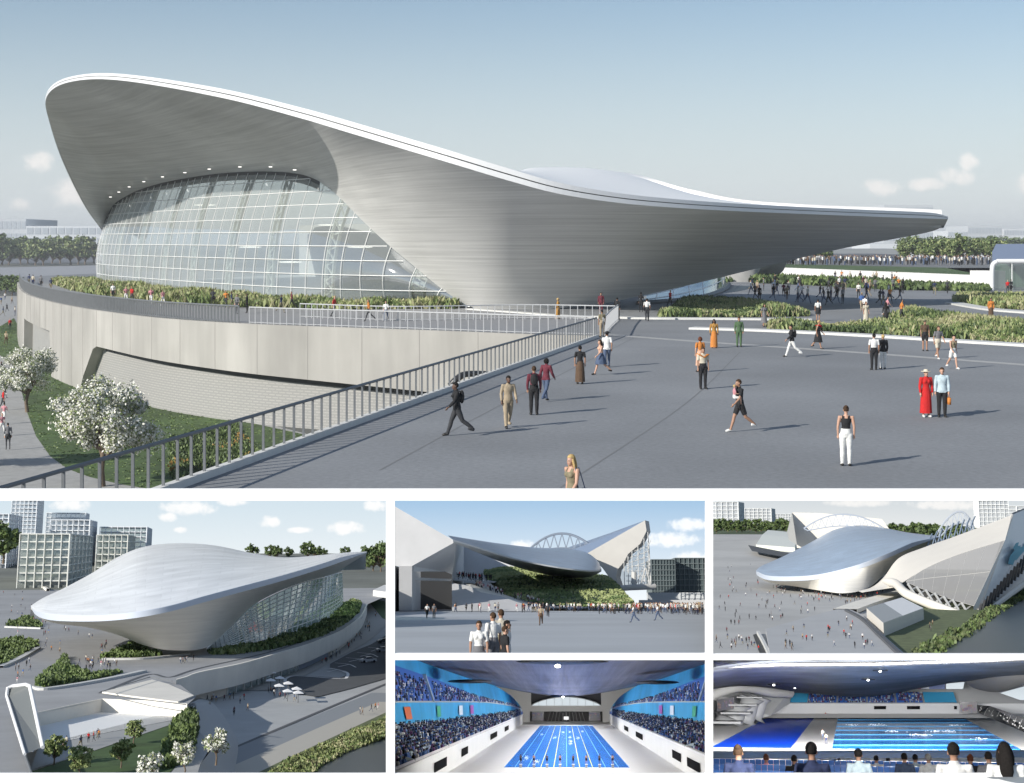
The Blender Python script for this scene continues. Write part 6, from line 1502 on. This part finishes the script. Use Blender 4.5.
for x in (-15.3,15.3):
    m=MB(); m.box((x,849,3.2),(6.2,.5,4.6)); m.build('screen',mat('screen_dark',(.015,.015,.03),.3),EN)
    m=MB(); rr=random.Random(int(x)); 
    for k in range(14): m.box((x+rr.uniform(-2.6,2.6),848.6,3.2+rr.uniform(-1.9,1.6)),(rr.uniform(.3,1),.1,rr.uniform(.3,.9)),m=rr.randrange(3))
    m.build('screen_image',[emit('screen_purple',(.20,.09,.25),.3),emit('screen_blue',(.06,.08,.22),.3),emit('screen_warm',(.35,.18,.14),.3)],EN)
m=MB(); m.box((0,848.8,2.2),(2.6,.4,1.6)); m.build('white_sign',emit('sign_white',(.9,.9,.9),.8),EN)
# ceiling
CE=thing('ceiling','dark blue grey vaulted ceiling with a central drop above the racing pool','ceiling',(0,300,20),P4)
rowsC=[]
for Y,cz,sz,w in ((150,21.5,27,58),(230,22.0,26,54),(300,21.5,25,50),(400,18.6,23,46),(520,15.8,20.5,40),(650,14.0,18.5,34),(780,13.3,17.4,30),(856,13.6,17,28)):
    rowsC.append([Vector((x*w,Y,cz+(sz-cz)*abs(x)**1.6)) for x in [k/20-1 for k in range(41)]])
m=MB(); m.grid(rowsC); m.build('ceiling_shell',mat('ceiling_slate',(.17,.165,.20),.6,.35,.5,.1,stretch=(.7,.012,.3),var2=.15,scale2=.02),CE,smooth=True)
for (u,v,Y,rx) in ((562,661,300,9),(470,681,420,6),(657,682,420,6),(563,695.3,700,6)):
    m=MB(); c=P4.d(u,v,Y)+Vector((0,0,-.1)); m.ellip(c,(rx,14,.5),20,6); m.build('service_disc',mat('disc_dark',(.02,.02,.022),.5),CE,smooth=True)
LMP=[]
for (u,v,Y) in ((558,662.5,298),(563,694.8,690)):
    c=P4.d(u,v,Y)+Vector((0,-14,-.9)); m=MB(); m.ellip(c,(.55,1.4,.3),12,6); tag(m.build('ceiling_lamp',emit('lamp_bright',(1,.98,.94),9),P=P4,smooth=True),('round bright ceiling lamp nearest above the racing pool' if Y<400 else 'round bright ceiling lamp far down the racing hall'),'lamp')
# added unseen boxes that block sun and lamp leaks around the model halls
def case(P,u0,u1,v0,v1,Y0,Y1,label):
    """an unseen opaque light blocker added around a model hall; its sides run along the edges of the window"""
    c=lambda u,v,Y:P.d(u,v,Y)
    m=MB(); m.grid([[c(u0,v0,Y0),c(u1,v0,Y0)],[c(u0,v0,Y1),c(u1,v0,Y1)]]); m.grid([[c(u0,v1,Y0),c(u1,v1,Y0)],[c(u0,v1,Y1),c(u1,v1,Y1)]])
    for u in (u0,u1): m.grid([[c(u,v0,Y0),c(u,v0,Y1)],[c(u,v1,Y0),c(u,v1,Y1)]])
    m.face([c(u0,v0,Y1),c(u1,v0,Y1),c(u1,v1,Y1),c(u0,v1,Y1)])
    return tag(m.build('display_case',mat('case_dark',(.10,.10,.11),.9),P=P),label,'display case')
case(P4,391.6,708.4,656.8,776.5,121,870,'dark display case around the racing pool hall with two stands')
for i in range(8):
    x=-9.1+i*2.6; b=Vector((x,314.6,0)); t=thing('starting_block','grey starting block at the near end of the racing pool','starting block',b,P4,'starting blocks of the racing pool')
    m=MB(); m.box(b+Vector((0,0,.3)),(.5,.5,.6)); m.build('base',mat('block_grey',(.3,.3,.32),.6),t); m=MB(); m.box(b+Vector((0,.1,.66)),(.6,.8,.1)); m.build('platform',mat('block_white',(.7,.7,.7),.5),t)
    person(P4,b+Vector((0,.1,.71)),AW,'swimmer with a cap standing on a starting block at the near pool end',top=(None,None,'none'),bottom=('shorts','black'),hair=('black','short'),shoes=None,skin_k=('dark','tan')[i%2],height=1.8,vox=.03,group='swimmers on the starting blocks')
rr=random.Random(2)
SPL=mat('splash_white',(.75,.82,.88),.4)
for i in range(11):
    x=-9.1+2.6*rr.randrange(8); y=rr.uniform(335,640); m=MB()
    for k in range(34): 
        c=Vector((x+rr.gauss(0,.3),y+rr.gauss(0,6),-.1+abs(rr.gauss(0,.18)))); m.ellip(c,(.09,.9,.05),5,3)
    tag(m.build('splash',SPL,P=P4),'white splash of a swimmer in a lane of the racing pool','splash','splashes in the racing pool')
def aimed(P,loc,to,sx,sy,power):  # unseen area light added to brighten part of a hall
    l=bpy.data.lights.new('hall_lamp','AREA'); l.shape='RECTANGLE'; l.size=sx*P.s; l.size_y=sy*P.s; l.energy=power; l.spread=rad(130); l.color=(1,.98,.95); l.spread=rad(105)
    o=bpy.data.objects.new('hall_lamp',l); COL.objects.link(o)
    q=(Vector(to)-Vector(loc)).to_track_quat('-Z','Y').to_matrix(); o.matrix_world=Matrix.Translation(P.M@Vector(loc))@(P.Rm@q).to_4x4()
def lamp_area(P,loc,sx,sy,power,col=(1,.98,.95)):  # unseen downward area light added to brighten a hall
    l=bpy.data.lights.new('hall_lamp','AREA'); l.shape='RECTANGLE'; l.size=sx*P.s; l.size_y=sy*P.s; l.energy=power; l.spread=rad(130); l.color=col
    o=bpy.data.objects.new('hall_lamp',l); COL.objects.link(o); o.matrix_world=P.M@Matrix.Translation(Vector(loc))@Matrix.Diagonal((1/P.s,1/P.s,1/P.s,1))
lamp_area(P4,(0,460,12.9),22,580,7.5)  # added overall fill, separate from the visible ceiling lamps
for y in (285,395,505,615):
    for sg in (-1,1): aimed(P4,(-sg*13,y,8.5),(sg*34,y,11),110,3,.8)  # added fill lights aimed at the stands
aimed(P4,(0,740,9),(0,850,4),20,3,.7)  # added fill light for the end wall
clip_new(b4,391.5,708.5,656.6,777)

# ------------------------------------------------------------------ lower right picture: both pools from the side stand
P5=Place(861,661,13,1/20.0); b4=mark()
PNEAR,PFAR=P5.g(861,749).y,P5.g(861,717).y
def px(u,v): return P5.g(u,v).x
pr=[P5.g(832,749),P5.g(1020,749),P5.g(962,717),P5.g(838,717)]; pl_=[P5.g(708,749),P5.g(790,749),P5.g(815,717),P5.g(768,717)]
FLW=mat('deck_tile_b',(.86,.84,.81),.3,.03,.2)
m=MB(); 
xl,xr=-70,70; yn,yf=PNEAR,PFAR
m.face([(xl,120,0),(xr,120,0),(xr,yn,0),(xl,yn,0)]); m.face([(xl,yf,0),(xr,yf,0),(xr,400,0),(xl,400,0)])
m.face([(xl,yn,0),(pl_[0].x,yn,0),(pl_[3].x,yf,0),(xl,yf,0)]); m.face([(pl_[1].x,yn,0),(pr[0].x,yn,0),(pr[3].x,yf,0),(pl_[2].x,yf,0)]); m.face([(pr[1].x,yn,0),(xr,yn,0),(xr,yf,0),(pr[2].x,yf,0)])
struct(m.build('pool_deck',FLW,P=P5))
for q,lb,nm,mm in ((pr,'wide bright blue racing pool with lane ropes, lower right picture','racing_pool',mat('pool_water_b',(.012,.24,.78),.15,.22,.16,.03,stretch=(.25,1,1),spec=.3)),(pl_,'deep blue diving pool on the left of the lower right picture','diving_pool',mat('pool_water_deep',(.004,.075,.80),.35,.08,.1,.02,spec=.08))):
    t=thing(nm,lb,'pool',q[0],P5); m=MB(); m.face([p+Vector((0,0,-.08)) for p in q]); m.build('water',mm,t)
    m=MB()
    for i in range(4): a,b=q[i],q[(i+1)%4]; m.face([a+Vector((0,0,-.01)),b+Vector((0,0,-.01)),b+Vector((0,0,-1.5)),a+Vector((0,0,-1.5))])
    m.build('pool_wall',mat('pool_wall_blue',(.02,.22,.55),.4),t)
for i in range(7):
    k=(i+.6)/7.5; a=pr[0].lerp(pr[3],k); b=pr[1].lerp(pr[2],k); m=MB(); m.tube([a,b],.07,5); tag(m.build('lane_rope',mat('rope_blue',(.10,.34,.62),.5),P=P5),'pale blue lane rope across the wide racing pool','lane rope','lane ropes of the wide racing pool')
WALLB=mat('hall_grey_white',(.58,.59,.60),.6,.04,.1)
FW=thing('far_wall','pale far wall with a strip of seating bays above the pools','wall',(0,372,0),P5)
def at5(u,v,Y): return P5.d(u,v,Y)
m=MB(); m.face([at5(690,714,372),at5(1060,714,372),at5(1060,703.5,372),at5(690,703.5,372)]); m.face([at5(690,718,366),at5(1060,718,366),at5(1060,713.6,368),at5(690,713.6,368)]); m.face([at5(690,704,374),at5(1060,704,374),at5(1060,670,385),at5(690,670,385)]); m.build('wall_face',WALLB,FW)
for u0,u1,c in ((790,807,'b'),(808,836,'c'),(838,866,'c'),(868,895,'c'),(897,923,'c'),(925,957,'b')):
    k=lambda u:u+(861-u)*.04
    m=MB(); m.face([at5(u0,702.5,371.5),at5(u1,702.5,371.5),at5(k(u1),692,373),at5(k(u0),692,373)]); m.build('seating_bay',mat('bay_blue',(.03,.25,.45),.5) if c=='b' else SEATB,FW)
    if c=='c':
        m=MB(); rr=random.Random(u0)
        for i in range(150): p=at5(rr.uniform(u0+1,u1-1),692.5+rr.randrange(6)*1.8,371); m.ellip(p,(.14,.14,.2),5,3,m=rr.randrange(4))
        o=m.build('spectators',[cloth('navy'),cloth('pale blue'),cloth('maroon'),cloth('black')],P=P5,base=(0,0,0)); tag(o,f'spectators filling the far seating bay that is number {1+(u0-808)//29} from the left','crowd',kind='stuff')
for u0,u1 in ((874,886),(907,920),(954,957)):
    m=MB(); m.face([at5(u0,709.3,371.5),at5(u1,709.3,371.5),at5(u1,706,371.5),at5(u0,706,371.5)]); m.build('opening',mat('hall_opening',(.004,.004,.005),.9,spec=.1),FW)
for u0,u1,cn,c in ((905,915,'banner_blue',(.06,.22,.5)),(915,921,'banner_magenta',(.40,.06,.22)),(921,929,'banner_white',(.7,.75,.8)),(929,945,'banner_slate',(.15,.2,.4))):
    m=MB(); m.face([at5(u0,689,371),at5(u1,689,371),at5(u1,683.5+.0*u0,371),at5(u0,684.5,371)]); m.build('banner',mat(cn,c,.6),FW)
m=MB(); m.face([at5(946,689,370),at5(963,689,370),at5(965,680,370),at5(946,681,370)]); m.build('bright_window',emit('daylight_window',lin(196,206,212),.75),FW)
# screens and glazed slope at the right
def screen(u0,u1,v0,v1,Y,lb,tilt):
    t=thing('score_screen',lb,'screen',at5(u0,v1,Y),P5); q=[at5(u0,v1+tilt,Y),at5(u1,v1,Y),at5(u1,v0,Y),at5(u0,v0+tilt,Y)]
    m=MB(); k=[p+Vector((0,.5,0)) for p in q]; m.face(q); m.face(k[::-1])
    for i in range(4): j=(i+1)%4; m.face([q[i],k[i],k[j],q[j]])
    m.build('housing',mat('screen_dark',(.015,.015,.03),.3),t)
    m=MB(); rr=random.Random(u0); ex=q[1]-q[0]; ey=q[3]-q[0]
    for i in range(26): 
        c=q[0]+ex*rr.uniform(.08,.9)+ey*rr.uniform(.15,.8)+Vector((0,-.06,0)); dx=ex*.035*rr.uniform(.5,1.6); dy=ey*.06*rr.uniform(.6,1.6); m.face([c-dx-dy,c+dx-dy,c+dx+dy,c-dx+dy],rr.randrange(3))
    m.build('image',[emit('screen_purple',(.20,.09,.25),.3),emit('screen_blue',(.06,.08,.22),.3),emit('screen_warm',(.35,.18,.14),.3)],t)
screen(960,977,701.5,713.5,362,'dark scoreboard with purple lights at the right of the far wall',0)
screen(717,734,697,709,330,'tilted dark scoreboard with purple lights at the left wall',2.5)
GS=thing('glazed_slope','black sloping glazing with pale dots at the right end of the pools','glazing',at5(990,715,350),P5)
m=MB(); m.face([at5(977,705,365),at5(990,706,360),at5(1060,730,240),at5(1060,749,240),at5(1024,732,280),at5(978,713,365)]); m.build('glass',mat('slope_black',(.008,.008,.010),.25),GS)
m=MB(); rr=random.Random(5)
for i in range(8): q=i/8; a=at5(982+46*q,706+15*q,364-84*q-1); b=at5(978+46*q,713+18*q,364-84*q-1); m.tube([a,b],.025,4)
for i in range(18): q=rr.random(); m.ellip(at5(980+44*q,708+18*q+rr.uniform(-2,3),364-84*q-1.5),(.13,.1,.13),5,3)
m.build('bars',mat('bar_white',(.6,.6,.6),.5),GS)
# diving tower at left
DV=thing('diving_tower','pale curved stepped diving platforms at the left end of the deep blue pool','diving tower',at5(740,717,340),P5)
m=MB()
for i,(u0,u1,v0,v1,Y) in enumerate(((738,763,696.5,697.6,335),(730,758,704,705.4,333),(722,752,712,713.6,330),(712,742,721,723,325))):
    a=at5(u0,v1,Y); b=at5(u1,v0,Y); m.box(((a.x+b.x)/2,Y,(a.z+b.z)/2),(b.x-a.x,7,b.z-a.z))
m.build('platforms',mat('tower_pale',(.40,.41,.42),.6),DV)
m=MB()
for (u,v0,v1,Y,w) in ((735,703,727,336,3.2),(748,697,722,338,3.0),(758,697,718,340,2.4),(724,716,732,334,3.0)): m.tube(curve([at5(u-4,v1,Y),at5(u-1,(v0+v1)/2+3,Y),at5(u+3,v0,Y)],8),[w*1.1]+[w*.7]*6+[w*1.0],10)
m.build('stems',mat('tower_pale2',(.38,.39,.40),.6),DV,smooth=True)
m=MB(); m.face([at5(690,735,340),at5(770,716,352),at5(790,703,368),at5(790,690,368),at5(690,690,345)]); m.build('side_wall',WALLB,DV)
# ceiling
CB=thing('ceiling','dark blue grey sweeping ceiling with small lamps above both pools','ceiling',(0,250,18),P5)
rowsB=[]
for Y,pts in ((150,[(680,640),(760,640),(861,640),(960,640),(1060,640)]),(240,[(680,676),(760,664),(861,662),(960,660),(1060,655)]),(290,[(680,697),(735,682),(861,682),(960,674),(1060,672)]),(340,[(690,693),(755,686),(861,696.5),(960,682),(1060,682)]),(370,[(700,689),(775,692),(861,693.8),(960,681),(1060,676)])):
    rowsB.append(curve([P5.d(u,v,Y) for u,v in pts],30))
fine_=[]
cols=[curve([rw[j] for rw in rowsB],24) for j in range(30)]
m=MB(); m.grid([[cols[j][i] for j in range(30)] for i in range(24)]); m.build('ceiling_shell',mat('ceiling_slate_b',(.085,.095,.105),.6,.3,.25,.05,stretch=(.6,1,1),var2=.4,scale2=.09),CB,smooth=True)
for u,v,Y in ((774,683,300),(868,678,282),(795,686,322),(880,669,262)):
    c=at5(u,v,Y)+Vector((0,-.6,-.3)); m=MB(); m.tube([c+Vector((-1.2,0,.05)),c+Vector((1.2,0,.05))],[(.05,.5),(.05,.5)],8); m.build('lamp_disc',mat('disc_dark',(.02,.02,.022),.5),CB)
    m=MB(); m.ellip(c+Vector((0,-.3,-.05)),(.22,.2,.13),10,6); m.build('lamp',emit('lamp_bright',(1,.98,.94),9),CB,smooth=True)
m=MB(); m.tube([at5(u,v,240) for u,v in ((690,668),(780,664.5),(880,663.8),(980,660.5),(1060,657))],.35,6); m.build('dark_beam',mat('disc_dark',(.02,.02,.022),.5),CB)
AR=thing('roof_soffit','brown grey curved roof soffit with a bright gap at the right','soffit',at5(1000,690,340),P5)
m=MB(); t_=curve(D(P5,[(962,679,345),(968,685,340),(980,690,335),(1000,692,325),(1030,684,310),(1062,675,300)]),30); u_=curve(D(P5,[(960,677,350),(972,670,330),(990,667,310),(1010,666,300),(1036,664,295),(1062,660,290)]),30)
m.grid([[bez(t_[j],(t_[j]+u_[j])/2+Vector((0,-5,-1)),u_[j],i/8) for j in range(30)] for i in range(9)]); m.build('soffit_shell',mat('soffit_brown',(.26,.25,.23),.5),AR,smooth=True)
m=MB(); m.face(D(P5,[(1000,693,352),(1062,676,352),(1062,700,352),(1020,700,352)])); m.build('bright_gap',emit('daylight_window',lin(196,206,212),.75),AR)
ARL=thing('roof_arch','white curved arch edge with a bright gap above the deep blue pool','arch',at5(740,690,350),P5)
m=MB(); m.tube(curve(D(P5,[(708,697,330),(722,691,335),(738,687,340),(755,688.5,346),(772,692,352),(790,693,360)]),30),1.1,8); m.build('arch_edge',mat('arch_white',(.72,.72,.71),.5),ARL,smooth=True)
m=MB(); m.face(D(P5,[(742,689.3,355),(757,690.3,357),(772,693.3,360),(790,694,364),(785,690,364),(757,687,357)])); m.build('bright_gap',emit('daylight_window',lin(196,206,212),.75),ARL)
case(P5,709.7,1072,657.2,776.5,22.3,402,'dark display case around the hall with both pools')
# near balustrade and seats
BL_=thing('balustrade','blue grey glass balustrade in front of the spectators at the bottom right','balustrade',at5(861,758,60),P5)
m=MB(); a=at5(690,758.5,60); b=at5(1062,757.5,60); h=at5(861,751.5,60).z-at5(861,758,60).z
m.face([a,b,b+Vector((0,0,h)),a+Vector((0,0,h))]); m.build('panel',mat('balustrade_grey',(.13,.19,.23),.3,.15,.6),BL_); m=MB(); m.tube([a+Vector((0,-.02,h)),b+Vector((0,-.02,h))],.04,5); m.build('top_rail',mat('rail_steel2',(.22,.26,.28),.4),BL_)
SB=mat('seat_row_blue',(.02,.17,.62),.5,.15,1.2)
for i,(v0,v1,Y,lb) in enumerate(((758.3,764,56,'first row of blue seats just behind the balustrade'),(763.5,770.5,46,'second row of blue seats, lower right picture'),(769.5,779,38,'nearest row of blue seats along the bottom edge'))):
    t=thing('seat_row',lb,'seats',at5(861,v1,Y),P5); a=at5(690,v1,Y); b=at5(1062,v1,Y); hh=at5(861,v0,Y).z-at5(861,v1,Y).z
    n=60; m=MB()
    for k in range(n): x0=a.x+(b.x-a.x)*k/n; w=(b.x-a.x)/n; m.box((x0+w/2,Y,a.z+hh/2),(w*.94,.06,hh))
    m.build('seat_backs',SB,t); m=MB(); m.face([Vector((a.x,Y+.1,a.z-.02)),Vector((b.x,Y+.1,a.z-.02)),Vector((b.x,Y+7.6,a.z-.62)),Vector((a.x,Y+7.6,a.z-.62))]); m.build('tread',mat('tread_blue',(.015,.06,.18),.6),t)
# seated watchers seen from behind: head top at (u,v), head height h in pixels
for i,(u,vt,hp,lb,kw) in enumerate((
 (811,745,15.5,'person with short black hair in a navy shirt, big in the front row',dict(top=('shirt','navy','short'),hair=('black','short'))),
 (953,745.5,15.5,'person with short black hair in a white shirt, big in the front row',dict(top=('shirt','white','short'),hair=('black','short'))),
 (1004,745,16,'person with long black hair in a white top at the right corner',dict(top=('shirt','white','short'),hair=('black','long'),female=True)),
 (738,747.5,13,'person with brown hair tied up at the left of the spectators',dict(top=('shirt','navy','short'),hair=('brown','bun'),female=True)),
 (858,750.5,10.5,'person with black hair in a pale blue shirt in the second row',dict(top=('shirt','pale blue','short'),hair=('black','short'))),
 (766,755.5,7.5,'person in a pink top with orange hair by the balustrade',dict(top=('shirt','pink','short'),hair=('auburn','bun'),female=True)),
 (794,756.5,8,'person in a black top sunk low in the seats',dict(top=('shirt','black','short'),hair=('black','short'))),
 (876,756.5,6.5,'person in a white top with dark hair by the balustrade',dict(top=('shirt','white','short'),hair=('black','short'))),
 (904,754.5,8,'person in a grey blue shirt left of a pale haired one',dict(top=('shirt','denim','short'),hair=('black','short'))),
 (915,755.5,7,'person in a white shirt with dark hair beside a pale haired one',dict(top=('shirt','pale blue','short'),hair=('black','short'))),
 (928,755,8,'person with pale grey hair in a white shirt',dict(top=('shirt','white','short'),hair=('grey','short'))),
 (970,756,8,'person with auburn hair in a black top near the big white shirt',dict(top=('shirt','black','short'),hair=('auburn','bun'),female=True)),
 (988,753.5,9.5,'person with dark hair in a grey shirt left of the long haired one',dict(top=('shirt','grey','short'),hair=('black','short'))),
 (839,758.5,5.5,'person in dark clothes, smallest in the rows of seats',dict(top=('shirt','black','short'),hair=('black','short'))),
 (888,758,5.5,'small dark haired person in navy between two white tops',dict(top=('shirt','navy','short'),hair=('black','short'))))):
    Y=.235*1500/hp; tp_=P5.d(u,vt,Y); top_h=1.31 if not kw.get('female') else 1.31
    ft_=Vector((tp_.x,tp_.y-.0,tp_.z-top_h))
    person(P5,ft_,AW,lb,bottom=('jeans','denim'),kind='sit',vox=.016 if hp>9 else .022,**kw)
rr=random.Random(3)
for i,(u,v) in enumerate(((826,718.5),(831,717.5),(823,739),(826.5,743),(766,715),(774,714.5),(896,716.5))):
    small(P5,P5.g(u,v+1),'between the two pools' if i<4 else ('beyond the deep blue pool' if i<6 else 'beyond the racing pool'),'people on the side view deck',rr,word='small person')
m=MB()
for i in range(10):
    k=rr.random(); kk=(rr.randrange(7)+1)/7.5; p=pr[0].lerp(pr[3],kk*.8).lerp(pr[1].lerp(pr[2],kk*.8),rr.uniform(.1,.95)); m=MB()
    for q in range(20): m.ellip(p+Vector((rr.gauss(0,.8),rr.gauss(0,.35),abs(rr.gauss(-.03,.12)))),(.16,.10,.06),5,3)
    tag(m.build('splash',SPL,P=P5),'white splash of a swimmer in the wide racing pool','splash','splashes in the wide racing pool')
for x in (-14,1,16): aimed(P5,(x,228,10.0),(x*1.5,318,-4),13,6,30)  # added fill lights brightening the pools and deck
for x in (-1.2,0,1.3): aimed(P5,(x,22.5,12.85),(x*1.6,42,8.5),1.1,.5,.45)  # added fill lights for the backs of the seated watchers
aimed(P5,(0,66,11.2),(0,50,9.4),11,2,6)  # added fill light on the watchers from the pool side
clip_new(b4,709.5,1072,657,777)
